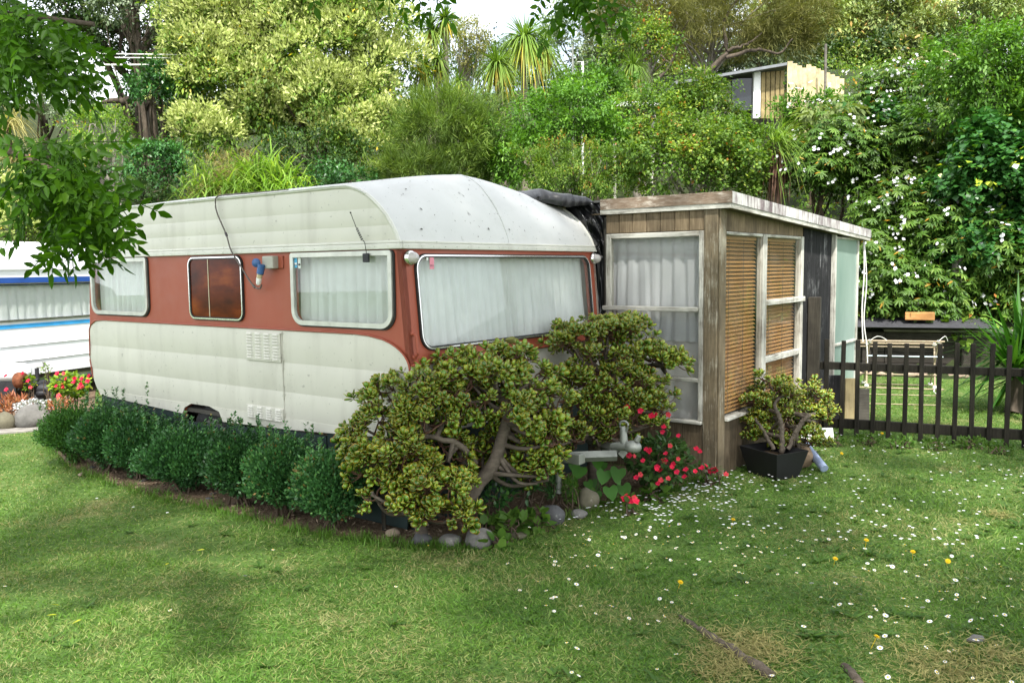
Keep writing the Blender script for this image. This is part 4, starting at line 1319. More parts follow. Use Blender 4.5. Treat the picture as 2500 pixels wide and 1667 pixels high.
px_tree('rounded_tree', 'grey green rounded treetop above the overhanging branch', 'tree', 330, 20, 18.5, 100, 50, .8, g, (.10, .045), 'greygreen', 26, .34, 110)
px_tree('olive_tree', 'pale olive tree half hidden behind the overhanging leaves', 'tree', 120, 230, 18, 120, 80, .8, g, (.09, .04), 'greygreen', 30, .34, 120)
px_tree('shrub', 'light leafy shrub with bare stems under the dark evergreen', 'shrub', 395, 215, 16.5, 70, 60, .5, g, (.10, .04), 'glossy', 22, .28, 130, limbs=8)
px_tree('shrub', 'mid green shrub with tangled grey twigs left of the blossom tree', 'shrub', 250, 330, 16, 90, 60, .5, g, (.07, .03), 'scrub', 22, .28, 130, 'deadwood', limbs=16)
px_tree('shrub', 'dark glossy shrub above the caravan roof at left', 'shrub', 390, 415, 14.6, 60, 60, .5, g, (.075, .035), 'glossy', 26, .25, 150)
px_tree('shrub', 'dull grey green bush above the rear of the caravan', 'shrub', 365, 475, 14.0, 50, 30, .4, g, (.06, .022), 'dark', 16, .2, 130)
px_tree('shrub', 'yellow blossoming bush behind the white caravan', 'shrub', 40, 520, 16, 110, 70, .6, g, (.08, .03), 'cream_leaf', 30, .34, 120, extra=[('blossom', 'cream', blossom(18, .08, .03))])
px_tree('shrub', 'dark leafy bush behind the white caravan beside the yellow one', 'shrub', 190, 470, 16.5, 90, 90, .6, g, (.09, .04), 'dark', 30, .34, 110)
px_tree('shrub', 'low dark glossy shrub behind the middle of the caravan roof', 'shrub', 840, 440, 14.2, 90, 45, .5, g, (.06, .03), 'glossy', 26, .24, 150)
px_tree('shrub', 'dark shrub in the gap under the blossom tree', 'shrub', 780, 380, 15.2, 120, 60, .5, g, (.07, .03), 'dark', 26, .3, 120)
# tufted long-leaved clumps
for k, (px, py, Y, n, Ln) in enumerate(((520, 478, 14.0, 300, .85), (660, 452, 14.2, 380, 1.0), (585, 440, 14.6, 300, .9), (700, 486, 13.8, 220, .7), (610, 490, 13.7, 180, .6))):
    B0 = atY(px, py, Y); b_ = B0.copy(); b_[2] = float(ground_h(b_[0], b_[1]))
    lab = ['leftmost arching grass clump above the caravan roof', 'tallest bright arching grass clump above the caravan roof', 'olive arching grass clump behind the bright one',
           'small arching grass clump nearest the blossom tree above the roof', 'low arching grass clump in front of the tall one'][k]
    o_ = thing('grass_clump', lab, 'plant', b_, 0, 'arching grass clumps behind the caravan')
    d = rand_dirs(n, g); d[:, 2] = np.abs(d[:, 2]) * .9 + .25
    B = B0 + g.normal(0, .16, (n, 3)) * np.array([1.3, 1, .8])
    tag(obj('blades', shift([ribbons(B, d, Ln * g.uniform(.5, 1.1, n), .034, g.uniform(.3, .95, n), np.clip(g.normal(.5, .25, n), 0, 1), 5)], b_), L['toetoe'], o_), kind='stuff')
    P = np.repeat(B0 + g.normal(0, .22, (26, 3)) + np.array([0, -.1, .12]), 60, 0) + g.normal(0, .07, (26 * 60, 3))
    if k in (0, 2):
        D = nrm(rand_dirs(len(P), g) + UPV * .6)
        tag(obj('seed_heads', shift([kites(P, D, rand_dirs(len(P), g), .09, .008, g.random(len(P)))], b_), L['seed'], o_), kind='stuff')
    obj('stem', shift(limb([b_ - [0, 0, .1], (b_ + B0) / 2, B0], .07, .04, 6, 6), b_), M['twig'], o_)
# dry hanging tuft at the left edge
for k, (px, py, Y) in enumerate(((20, 300, 17), (35, 400, 16.5))):
    B0 = atY(px, py, Y); b_ = B0.copy(); b_[2] = float(ground_h(b_[0], b_[1])); n = 160
    o_ = thing('dry_tuft', ['upper dry straw coloured tuft at the left photo edge', 'lower dry straw coloured tuft behind the overhanging branch'][k], 'plant', b_)
    d = rand_dirs(n, g); d[:, 2] = np.abs(d[:, 2]) * .6
    tag(obj('blades', shift([ribbons(B0 + g.normal(0, .1, (n, 3)), d, g.uniform(.5, .95, n), .022, g.uniform(.7, 1.2, n), g.random(n), 5)], b_), L['straw'], o_), kind='stuff')
    obj('stem', shift(limb([b_ - [0, 0, .1], (b_ + B0) / 2, B0], .07, .05, 6, 6), b_), M['twig'], o_)
# feathery olive shrub
px_tree('feathery_shrub', 'feathery olive shrub behind the caravan roof peak', 'shrub', 1095, 345, 15, 105, 105, .7, g, (.16, .010), 'olive', 60, .34, 420, 'bark', None, None, .06, None, 20, -.1, .55, .7)
px_tree('feathery_shrub', 'lower feathery olive shrub right behind the caravan roof', 'shrub', 1040, 425, 14.4, 90, 40, .5, g, (.15, .010), 'olive', 30, .28, 360, 'bark', None, None, .05, None, 12, -.05, .55, .7)


def head(C, r, n, g, droop_=(.25, .9), W=.035):
    d = rand_dirs(n, g); d[:, 2] = d[:, 2] * .75 + .22
    d = nrm(d)
    dr = np.interp(d[:, 2], [-.6, .2, 1], [droop_[1], droop_[1] * .8, droop_[0] * .3])
    rn = np.clip(np.interp(d[:, 2], [-.6, 0, .6], [.92, .62, .35]) + g.normal(0, .12, n), 0, 1)
    return ribbons(C + d * r * .06, d, r * g.uniform(.75, 1.15, n), W, dr, rn, 5, .7)


CT = 'cabbage trees on the bank'
for k, (hds, base_px, lab) in enumerate((
        ([(1281, 95, 82, 320), (1330, 118, 55, 140)], (1279, 300), 'largest cabbage tree with a full round head of drooping blades'),
        ([(1213, 160, 64, 260)], (1238, 330), 'cabbage tree with yellowing lower blades left of the largest one'),
        ([(1052, 72, 50, 150), (1086, 48, 48, 150)], (1090, 240), 'slim two headed cabbage tree against the blossom tree'),
        ([(1033, 165, 55, 170), (1070, 150, 52, 150)], (1060, 290), 'shaggy two headed cabbage tree below the slim one'),
        ([(1121, 200, 38, 80)], (1121, 290), 'small cabbage tree tuft above the feathery shrub'),
        ([(1545, 165, 52, 200)], (1560, 300), 'dull drooping cabbage tree above the leafy scrub'))):
    Y = (18.5, 17.6, 19.0, 18.4, 17.5, 18.6)[k]
    bb = atY(*base_px, Y); bb[2] = float(ground_h(bb[0], bb[1])) - .1
    o_ = thing('cabbage_tree', lab, 'tree', bb, 0, CT)
    bl_, tk = [], []
    for (hx, hy, hr, n) in hds:
        C = atY(hx, hy, Y); r = hr * Y / F * 1.12
        bl_.append(head(C, r, n, g, (.25, 1.0) if k != 5 else (.5, 1.3)))
        mid = atY(base_px[0] + (hx - base_px[0]) * .6, base_px[1] + (hy - base_px[1]) * .45, Y)
        tk += limb([bb, mid, C], .085, .06, 8, 12, .012, g)
        nd = 70; dd = rand_dirs(nd, g); dd[:, 2] = -np.abs(dd[:, 2]) - .6
        bl_.append(ribbons(np.repeat(C[None] - [0, 0, .05], nd, 0), dd, r * g.uniform(.4, .75, nd), .028, .5, np.full(nd, .97), 4, .7))
    obj('trunk', shift(tk, bb), M['bark_pale'], o_)
    tag(obj('crown', shift(bl_, bb), L['cabbage'], o_), kind='stuff')
# scrub between
px_tree('shrub', 'bright green leafy shrub below the largest cabbage tree', 'shrub', 1385, 300, 15.6, 130, 78, .8, g, (.085, .036), 'fresh', 60, .32, 170, lobes=[(atY(1260, 390, 15), (70 * .0073, .5, 70 * .0073), 22)])
px_tree('shrub', 'fine leaved yellow green scrub behind the black plastic roll', 'shrub', 1395, 425, 14.4, 130, 62, .6, g, (.055, .016), 'scrub', 54, .26, 330, 'deadwood', limbs=26)
px_tree('shrub', 'round leaved green scrub behind the annex roof', 'shrub', 1690, 390, 14.6, 190, 95, .8, g, (.062, .046), 'scrub', 100, .30, 190, 'deadwood', limbs=30)
px_tree('shrub', 'tall loose green scrub with reddish tips in front of the hillside hut', 'shrub', 1715, 285, 16.5, 85, 85, .7, g, (.06, .042), 'scrub', 60, .28, 170, 'deadwood', limbs=26)
px_tree('shrub', 'yellow green bush with orange tips above the drooping cabbage tree', 'shrub', 1575, 110, 21, 80, 55, .7, g, (.075, .05), 'scrub', 34, .34, 130, 'deadwood', limbs=14)
px_tree('shrub', 'leafy scrub at the foot of the cabbage trees', 'shrub', 1160, 330, 16.6, 70, 90, .6, g, (.07, .04), 'dark', 34, .3, 130)
px_tree('shrub', 'loose green scrub below the white roof edge', 'shrub', 1590, 300, 16.2, 110, 70, .7, g, (.06, .04), 'scrub', 44, .28, 150, 'deadwood', limbs=20)
px_tree('shrub', 'green bush left of the hillside poles', 'shrub', 1340, 225, 19.5, 70, 45, .5, g, (.09, .045), 'fresh', 24, .32, 120)
px_tree('shrub', 'bright bush right of the hillside poles', 'shrub', 1470, 225, 18, 70, 45, .5, g, (.09, .045), 'fresh', 26, .3, 120)
px_tree('tree', 'grey silvery tree on the hilltop right of the sky gap', 'tree', 1420, 130, 26, 125, 95, 1.3, g, (.14, .06), 'greygreen', 60, .5, 130)
px_tree('tree', 'pale grey bare twigged tree left of the sky gap', 'tree', 1135, 130, 24, 55, 70, .9, g, (.10, .03), 'olive_brown', 26, .36, 130, 'deadwood', limbs=22)
px_tree('tree', 'silvery green tree behind the hillside hut', 'tree', 1860, 140, 29, 110, 55, 1.2, g, (.15, .065), 'greygreen', 44, .5, 120)
px_tree('tree', 'dark green tree on the ridge behind the cabbage trees', 'tree', 1190, 150, 27, 80, 45, 1.0, g, (.14, .06), 'dark', 30, .5, 110)
# wispy brown tree with pale bent limbs
o_, cc = px_tree('wispy_tree', 'wispy brown needled tree with pale bent limbs above the hut', 'tree', 1740, 40, 25, 250, 95, 1.6, g, (.26, .014), 'olive_brown', 120, .62, 340, 'deadwood', None, None, .10, None, 26, -.1, .6, .6,
                 lobes=[(atY(1870, 110, 25), (120 * .0122, .9, 50 * .0122), 26)])
ch = []
for pts, r_ in (([(1660, 250), (1740, 160), (1775, 130), (1765, 60), (1800, 0)], .10), ([(1772, 140), (1850, 122), (1900, 130), (1935, 95)], .06), ([(1775, 125), (1830, 105), (1860, 80)], .05), ([(1610, 190), (1640, 150), (1660, 90), (1690, 40)], .045), ([(1560, 125), (1610, 135), (1650, 170)], .05)):
    ch += limb([atY(x, y, 23.8) for x, y in pts], r_, r_ * .35, 7, 16, .015, g)
obj('limb', shift(ch, np.array(o_.location)), M['bark'], o_)
px_tree('needled_tree', 'olive brown needled tree left of the bent limbs', 'tree', 1590, 40, 28, 130, 85, 1.3, g, (.26, .016), 'olive_brown', 70, .6, 260, 'deadwood', limbs=18)
px_tree('ridge_tree', 'dull green tree on the ridge behind the wispy one', 'tree', 1700, 90, 32, 200, 90, 1.3, g, (.2, .08), 'gum', 70, .6, 120, 'bark_pale', limbs=14)
# gum trees on the skyline
gums = [(1985, 60, 80, 95), (2060, 30, 75, 70), (2095, 110, 62, 60), (2165, 70, 85, 75), (2245, 95, 82, 70), (2300, 25, 90, 70), (2395, 40, 85, 85), (2480, 30, 70, 90), (2180, 10, 90, 55), (1930, 30, 80, 60), (2350, 120, 70, 50)]
words_ = ['tall gum tree just right of the hut fence', 'rust tinged gum tree second from the hut fence', 'low gum tree behind the pale timber fence top', 'rounded gum tree in the middle of the skyline', 'rounded gum tree left of the leafy green tree',
          'high gum tree on the skyline beside the sky gap', 'gum tree behind the leafy green tree', 'gum tree cut by the upper right photo corner', 'gum tree touching the top edge above the flowering bank', 'gum tree behind the wispy brown tree', 'small gum tree low behind the leafy green tree']
for k, (px, py, rx, ry) in enumerate(gums):
    Y = 42 + (k % 3) * 2.5
    C = atY(px, py, Y); b_ = np.array([C[0] + g.normal(0, .3), C[1] + .2, float(ground_h(C[0], C[1]))])
    tree('gum_tree', words_[k], 'tree', C, (rx * Y / F * 1.15, 1.6, ry * Y / F * 1.1), g, (.26, .10), 'gum', 44, .66, 136, 'bark_pale', 'gum trees on the skyline', b_, .15, None, 9, .4, .6, .7, trunks=2)
for k, (px, py, mt, lab) in enumerate(((1890, 165, 'gum', 'low bush on the ridge right behind the hut roof'), (1975, 150, 'dark', 'dark ridge bush behind the pole at the hut'), (2055, 170, 'gum', 'ridge bush at the end of the pale timber fence'), (2130, 160, 'dark', 'dark ridge bush behind the flowering crest'), (2210, 150, 'gum', 'ridge bush left of the distant shed roof'), (2300, 160, 'dark', 'ridge bush right of the distant shed roof'), (1660, 190, 'gum', 'ridge bush under the bent pale limbs'), (1500, 180, 'dark', 'dark ridge bush behind the drooping cabbage tree'))):
    px_tree('ridge_bush', lab, 'bush', px, py, 36, 75, 48, 1.0, g, (.22, .10), mt, 40, .6, 104, 'bark_pale', 'bushes along the ridge', limbs=8)
px_tree('flowering_shrub', 'white flowered shrub hiding the foot of the pale timber fence', 'shrub', 1990, 280, 17.5, 80, 38, .5, g, (.12, .045), 'fresh', 34, .30, 90, 'twig', extra=[('blossom', 'white', flowers(14, .034, .42))])
# white flowered bank on the right
rb = [(2060, 360, 15.2, 80, 50, 'sunlit white flowered shrub below the pale timber fence'), (2190, 250, 16.3, 100, 55, 'white flowered shrub on the crest left of the leafy green tree'), (2270, 290, 15.6, 100, 70, 'shaded white flowered shrub in the middle of the bank'),
      (2110, 420, 14.4, 110, 75, 'white flowered shrub above the end of the annex roof'), (2240, 410, 14.3, 105, 75, 'broad white flowered shrub at the centre of the bank'), (2345, 450, 14.0, 90, 80, 'dark leaved white flowered shrub beside the ivy'),
      (2170, 560, 13.5, 100, 80, 'white flowered shrub right of the hanging rope top'), (2290, 600, 13.2, 95, 85, 'white flowered shrub around the old grey post'), (2410, 650, 12.8, 100, 80, 'white flowered shrub above the yucca'),
      (2130, 690, 13.0, 70, 80, 'white flowered shrub behind the rope and drying rack'), (2230, 730, 12.8, 80, 60, 'low white flowered shrub behind the orange timber block'), (2490, 720, 12.6, 70, 80, 'white flowered shrub at the right photo edge'), (2010, 400, 14.2, 70, 80, 'white flowered shrub behind the brown hanging fronds')]
WB = 'white flowered shrubs on the bank'


def whorls(nw, Ln, W, cr):
    def fn(cc, g):
        k = g.integers(0, len(cc), nw)
        d = rand_dirs(nw, g); d[:, 2] = np.where(d[:, 2] < -.3, -d[:, 2], d[:, 2]); back = (d[:, 1] > .2) & (g.random(nw) < .65); d[back, 1] *= -1
        P = cc[k] + d * cr * g.uniform(.7, 1.15, (nw, 1))
        ax_ = nrm(d * .6 + UPV * .55)
        a1 = nrm(np.cross(ax_, np.array([.3, 1, .2]))); a2 = np.cross(ax_, a1)
        rw = np.clip(g.normal(.5, .2, nw), 0, .95)
        ch = []
        for q in range(9):
            a = q * 2 * math.pi / 9 + g.uniform(-.2, .2, nw)
            D = a1 * np.cos(a)[:, None] + a2 * np.sin(a)[:, None] + ax_ * .18 - UPV * .42
            rn = np.clip(rw + g.normal(0, .12, nw), 0, .95); rn = np.where(g.random(nw) < .018, 1.0, rn)
            ch.append(leaves6(P, D, ax_, Ln * g.uniform(.7, 1.15, nw), W, rn, .1, .18))
        return ch
    return fn


for k, (px, py, Y, rx, ry, lab) in enumerate(rb):
    px_tree('flowering_shrub', lab, 'shrub', px, py, Y, rx, ry, .7, g, (.10, .036), 'rhodo', 34, .34, 80, 'twig', WB, None, .04,
            [('foliage', 'rhodo', whorls(440, .118, .034, .38)), ('blossom', 'white', flowers(int(2.6 * (24, 40, 10, 26, 12, 8, 17, 19, 20, 14, 6, 13, 12)[k]), .032, .44))], 8)
px_tree('pale_shrub', 'pale shrub with large soft drooping leaves left of the flowering bank', 'shrub', 2030, 320, 14.6, 70, 55, .5, g, (.22, .07), 'palegreen', 26, .28, 36, 'twig', None, None, .04, None, 8, .9, .4, .8, 'leaf')
# long bladed tuft with brown skirt behind the annex
B0 = atY(1895, 350, 14.2); b_ = B0.copy(); b_[2] = float(ground_h(b_[0], b_[1])); n = 260
o_ = thing('tufted_palm', 'shaggy tuft of long thin blades on a brown fibrous trunk behind the annex', 'plant', b_)
d = rand_dirs(n, g); d[:, 0] = np.abs(d[:, 0]) * .9 - .15; d[:, 2] = d[:, 2] * .8 + .1
tag(obj('blades', shift([ribbons(B0 + g.normal(0, .1, (n, 3)), d, g.uniform(.5, 1.0, n), .016, g.uniform(.2, .7, n), np.clip(g.normal(.6, .2, n), 0, 1), 5)], b_), L['toetoe'], o_), kind='stuff')
obj('trunk', shift(limb([b_ - [0, 0, .2], (b_ + B0) / 2, B0], .14, .10, 9, 8, .01, g), b_), M['bark'], o_)
n = 140; P = np.repeat(B0[None], n, 0) + g.normal(0, .07, (n, 3)) + np.array([0, -.12, -.25])
tag(obj('brown_skirt', shift([ribbons(P, np.array([0, 0, -1.0]) + g.normal(0, .12, (n, 3)), g.uniform(.5, .95, n), .02, 0, g.random(n), 4)], b_), M['twig_red'], o_), kind='stuff')
# leafy tree and ivy wall on the right
px_tree('leafy_tree', 'leafy green tree rising above the ivy at upper right', 'tree', 2410, 215, 13.6, 150, 120, .9, g, (.085, .034), 'fresh', 90, .32, 210, 'bark', None, None, .08, None, 20, .35, .5)
px_tree('ivy_mass', 'dark glossy ivy covered shrub at the right photo edge', 'ivy', 2440, 440, 12.9, 130, 150, .8, g, (.085, .085), 'ivy', 90, .30, 150, 'bark', None, None, .08, None, 12, .55, .35, .9)
px_tree('ivy_mass', 'lower ivy hanging over the bank above the yucca', 'ivy', 2400, 590, 12.6, 90, 60, .5, g, (.075, .075), 'ivy', 36, .26, 120, 'bark', None, None, .05, None, 8, .55, .35, .9)
px_tree('ivy_mass', 'patch of broad dark ivy in the middle of the flowering bank', 'ivy', 2130, 330, 14.6, 60, 55, .4, g, (.10, .10), 'ivy', 22, .26, 90, 'bark', None, None, .05, None, 6, .55, .35, .9)
px_tree('flowering_shrub', 'white flowered shrub half cut off by the right photo edge below the ivy', 'shrub', 2560, 600, 12.8, 90, 90, .7, g, (.10, .036), 'rhodo', 34, .34, 80, 'twig', WB, None, .04, [('foliage', 'rhodo', whorls(400, .112, .032, .38)), ('blossom', 'white', flowers(24, .032, .44))], 8)
px_tree('leafy_tree', 'leafy green tree top cut off by the right photo edge', 'tree', 2600, 330, 13.2, 110, 130, .8, g, (.085, .034), 'fresh', 70, .32, 176, 'bark', None, None, .08, None, 14, .35, .5)
px_tree('low_vine', 'bright young vine leaves on the bank behind the roofing sheet', 'vine', 2135, 815, 12.9, 60, 16, .25, g, (.09, .085), 'begonia', 14, .13, 40, 'twig', None, None, .02, None, 3, .5, .3, .9)
px_tree('low_vine', 'bright vine leaves spilling over the retaining wall beside the block', 'vine', 2330, 815, 12.0, 22, 22, .15, g, (.11, .10), 'begonia', 6, .13, 30, 'twig', None, None, .02, None, 3, .5, .3, .9)

# ground cover over the whole bank
n = 1250
xx = g.uniform(-16, 16, n); dd = .5 + g.random(n) ** 1.5 * 27
yy = bank_line(xx) + dd; keep = np.abs(xx) < (yy * .66 + 1)
xx, yy = xx[keep], yy[keep]
uc = np.stack([xx, yy, ground_h(xx, yy) + g.uniform(.1, .55, len(xx))], -1)
tag(obj('undergrowth', [clump_leaves(uc, .42, 56, g, .10, .045, .2, .8, .8)], L['scrub']), 'mixed leafy undergrowth covering the bank', 'undergrowth', None, 'stuff')

# ---------------------------------------------------------------- buildings and poles on the hillside
hb = atY(1870, 215, 22.5)
Yh = 22.5
hx = lambda px: float((px - PX) / F * Yh / math.cos(PITCH) * 1.0)
P_ = lambda px, py: atY(px, py, Yh)
hut = thing('hillside_hut', 'small hut with plywood wall and dark window high on the hillside', 'hut', (P_(1790, 250)[0], Yh, float(ground_h(P_(1790, 250)[0], Yh))))
ho = np.array(hut.location)


def hb_(name, px0, px1, py0, py1, d0, d1, mat):
    a, b = P_(px0, py1), P_(px1, py0)
    return bbox(name, a[0] - ho[0], b[0] - ho[0], d0, d1, a[2] - ho[2], b[2] - ho[2], M[mat], hut, .01)


hb_('wall', 1660, 1785, 195, 300, .02, .12, 'plank_grey')
wn_ = hb_('window', 1786, 1837, 190, 270, .03, .10, 'darkwindow')
hb_('jamb', 1838, 1857, 176, 290, -.03, .12, 'paper')
for k in range(5):
    hb_('cladding_board', 1858 + k * 11.6, 1858 + k * 11.6 + 11.5, 176 - k * 1.0, 290, .01, .08, 'ply')
hb_('side_wall', 1660, 1915, 180, 300, .6, 2.4, 'plank_grey')
rv = [P_(1640, 214), P_(1925, 165), P_(1925, 165) + [0, 2.6, .1], P_(1640, 214) + [0, 2.6, .1]]
rv = np.array([p + [0, -.35, 0] for p in rv] + [p + [0, -.35, .07] for p in rv]) - ho
obj('roof', [(rv, np.array([[0, 3, 2, 1], [4, 5, 6, 7], [0, 1, 5, 4], [1, 2, 6, 5], [2, 3, 7, 6], [3, 0, 4, 7]]))], M['roofgrey'], hut, False)
pf_ = thing('timber_fence', 'pale new timber board fence stepping down beside the hillside hut', 'fence', (P_(1990, 230)[0], Yh - .5, float(ground_h(P_(1990, 230)[0], Yh - .5))))
po_ = np.array(pf_.location)
for k in range(12):
    x0, x1 = 1921 + k * 11.5, 1921 + (k + 1) * 11.5
    top = 150 + k * 5.4 if k < 4 else 158 + (k - 4) * 4.9
    a, b = atY(x0, 262, Yh - .5 + k * .12), atY(x1, top, Yh - .5 + k * .12)
    bbox('board', a[0] - po_[0], b[0] - po_[0] + .028, k * .12, k * .12 + .03, min(a[2], po_[2]) - po_[2], b[2] - po_[2], M['pine'], pf_, .004)


def pole(px, y0, y1, Y, r, mat, label):
    a, b = atY(px, y1, Y), atY(px, y0, Y); a[2] = float(ground_h(a[0], a[1]))
    o = thing('pole', label, 'pole', a)
    obj('shaft', shift(tube([a, (a + b) / 2, b], r, 8), a), M[mat], o)
    return o, a, b


pole(1398, 112, 225, 20, .022, 'steel', 'tall thin grey pole on the hillside left of the white one')
o_, a, b = pole(1422, 152, 205, 20, .03, 'paper', 'short white pole on the hillside')
obj('cross_arm', shift(tube([b + [-.12, 0, 0], b + [.03, 0, 0]], .015, 6), a), M['steel'], o_)
pole(2016, 108, 215, 22.2, .035, 'plank_grey', 'grey timber pole standing at the pale timber fence')
# small gabled roof and white flat roof
q0 = atY(2255, 160, 25)
sh = thing('hillside_shed', 'distant shed with a pale gabled roof above the flowering bank', 'shed', (q0[0], 25, float(ground_h(q0[0], 25))))
qo = np.array(sh.location); k_ = 25 / F
zt = atY(2255, 140, 25)[2] - qo[2]; ze = atY(2255, 157, 25)[2] - qo[2]
v = np.array([[-.55, -1.0, ze - .05], [.5, -1.0, ze + .02], [.2, -1.0, zt], [-.55, 1.2, ze], [.5, 1.2, ze + .02], [.2, 1.2, zt]])
obj('wall', [box(-.42, .45, -.6, 1.0, 0, ze)], M['ply'], sh, False)
obj('roof', plate([(-.6, ze - .08), (.2, zt - .05), (.62, ze - .02), (.62, ze + .03), (.2, zt), (-.6, ze - .02)], [], -1.2, .8, lambda a, b, d: (a, -d, b)), M['pine'], sh, False)
obj('barge_board', plate([(-.55, ze - .16), (.6, ze - .10), (.6, ze - .05), (-.55, ze - .11)], [], .8, .83, lambda a, b, d: (a, -d, b)), M['paper'], sh, False)
a, b = atY(1492, 262, 17.6), atY(1610, 250, 17.6)
ws = thing('white_roofed_shelter', 'flat white roof edge poking out of the hillside scrub', 'shelter', ((a[0] + b[0]) / 2, 17.9, float(ground_h((a[0] + b[0]) / 2, 17.9))))
wo = np.array(ws.location)
obj('roof', [box(a[0] - wo[0], b[0] - wo[0], -.4, .9, a[2] - wo[2], b[2] - wo[2])], M['paper'], ws, False)
for px in (1505, 1600):
    p = atY(px, 262, 17.6)
    bbox('post', p[0] - wo[0] - .03, p[0] - wo[0] + .03, -.03, .03, -.3, a[2] - wo[2] - .002, M['wood_white'], ws, .004)
# overhead wires
for k, (y0, y1, lab) in enumerate(((113, 133, 'highest thin white overhead wire at upper left'), (126, 141, 'middle thin white overhead wire at upper left'), (148, 157, 'lowest thickest white overhead wire at upper left'))):
    w_ = thing('overhead_wire', lab, 'wire', atY(-260, y0 - 4, 15))
    wo = np.array(w_.location)
    obj('strand', shift(tube(spline([atY(-260, y0 - 4, 15), atY(100, (y0 + y1) / 2 + 5, 15.5), atY(480, y1 + 2, 16.5)], 20), .010 if k < 2 else .016, 6), wo), M['rope'], w_)

# ---------------------------------------------------------------- retaining wall and drying yard
rw0, rw1 = gp(2000, 918) * 1.0, gp(2520, 936)
rw0 = np.array([3.6, float(bank_line(3.6)) - .05, 0]); rw1 = np.array([9.0, float(bank_line(9.0)) - .05, 0])
rd_ = nrm(rw1 - rw0); ra = math.atan2(rd_[1], rd_[0]); rl = np.linalg.norm(rw1 - rw0)
rwall = thing('retaining_wall', 'low dark timber plank retaining wall at the foot of the bank', 'wall', rw0, ra)
for r_ in range(4):
    for k in range(3):
        bbox('plank', k * rl / 3 + .003, (k + 1) * rl / 3 - .003, -.03 - .004 * (r_ % 2), .03, .03 + r_ * .15, .03 + r_ * .15 + .146, M['plank_dark'], rwall, .006)
for k in range(5):
    bbox('post', k * rl / 4.4 + .3, k * rl / 4.4 + .42, -.10, -.035, 0, .62, M['plank_dark'], rwall, .006)
bbox('capping', rl * .33, rl, -.12, .10, .632, .67, M['plank_grey'], rwall, .006)
# black corrugated sheet and block lying on the wall
c0 = rw0 + rd_ * .2 + np.array([0, 0, .70])
cs = thing('roofing_sheet', 'black corrugated roofing sheet lying on top of the retaining wall', 'roofing sheet', c0, ra)


def corr(s, t):
    return s * 3.05, -.32 + .62 * t, .012 * np.cos(t * 2 * np.pi * 8) + .10 * t


obj('sheet', [grid(corr, 3, 65)], M['blacksteel'], cs)
bl_ = tag(bbox('timber_block', -.19, .19, -.10, .10, 0, .11, M['block'], None, .006), 'orange timber block on the black roofing sheet', 'block')
pb = rw0 + rd_ * 2.35; bl_.location = Vector((float(pb[0]), float(pb[1]), .80)); bl_.rotation_euler = (0, 0, ra - .12)
# pebbles at the wall foot
g2 = np.random.default_rng(5)
ch = []
for k in range(60):
    t_ = g2.uniform(.0, rl)
    c, f_ = rock_chunk(g2.uniform(.025, .06) * np.array([1.3, 1, .8]), int(g2.integers(1, 900)), 1, .25)
    ch.append((c + rw0 + rd_ * t_ + np.array([g2.normal(0, .03), -.16 + g2.normal(0, .05), .03]), f_))
tag(obj('pebbles', ch, M['stone_tan']), 'small tan stones scattered along the foot of the retaining wall', 'pebbles', None, 'stuff')
# old post in the shrubs
a, b = atY(2330, 860, 12.3), atY(2331, 624, 12.3)
a[2] = float(ground_h(a[0], a[1]))
op = tag(obj('old_post', [box(-.05, .05, -.05, .05, 0, float(b[2] - a[2]))], M['plank_grey'], None, False), 'old grey wooden post standing among the white flowered shrubs', 'post'); op.location = Vector(a)
# drying rack: folding wooden frame with rods and white string
dk0 = gp(2112, 945)
dk = thing('drying_rack', 'folding wooden clothes drying rack tied with white string on the back lawn', 'drying rack', (*dk0[:2], 0), ra + .02)
wk = 0.80; hk = .56
for sx in (0, wk):
    obj('leg', tube([(sx, -.16, 0), (sx + .03, .16, hk)], .011, 6), M['cane'], dk)
    obj('leg', tube([(sx, .20, 0), (sx + .03, -.12, hk + .06)], .011, 6), M['cane'], dk)
    for (yy_, zz) in ((-.10, hk + .05), (.15, hk), (-.15, .04), (.19, .04)):
        obj('knot', [(lambda c: (c[0] + np.array([sx + .03 * (zz > .3), yy_, zz]), c[1]))(rock_chunk((.028, .028, .026), 7, 2, .3))], M['rope'], dk)
for (yy_, zz, mt, r_) in ((-.12, hk + .06, 'cane', .012), (.16, hk, 'cane', .010), (-.05, hk - .02, 'cane', .009), (.05, hk + .02, 'cane', .009), (-.06, hk - .14, 'dowelblue', .009), (-.11, .24, 'dowelblue', .009), (.14, .16, 'cane', .009), (-.16, .02, 'cane', .009), (.2, .02, 'cane', .009)):
    obj('rod', tube([(-.12 if mt == 'cane' else 0, yy_, zz), (wk + .1, yy_, zz)], r_, 6), M[mt], dk)
obj('string', tube(spline([(.03, -.1, hk + .06), (.12, -.05, hk + .11), (.2, .05, hk + .09), (.26, .0, hk + .05)], 16), .004, 5) + tube(spline([(wk + .03, -.1, hk + .06), (wk + .12, -.02, hk + .12), (wk + .16, .02, hk + .06)], 14), .004, 5), M['rope'], dk)
obj('rope_end', tube(spline([(wk, -.15, .03), (wk - .02, -.2, -.0), (wk - .05, -.6, .012), (wk - .12, -1.2, .012)], 16), .006, 5), M['rope'], dk)
for k, (y0, py) in enumerate(((0, 962), (0, 985))):
    a, b = gp(2120, py, .01), gp(2290, py + 4, .01)
    o_ = tag(obj('fallen_rod', tube([a, (a + b) / 2, b], .007, 5), M['cane']), ['thin wooden rod lying on the back lawn, nearer the drying rack', 'thin wooden rod lying on the back lawn, nearer the picket fence'][k], 'rod')
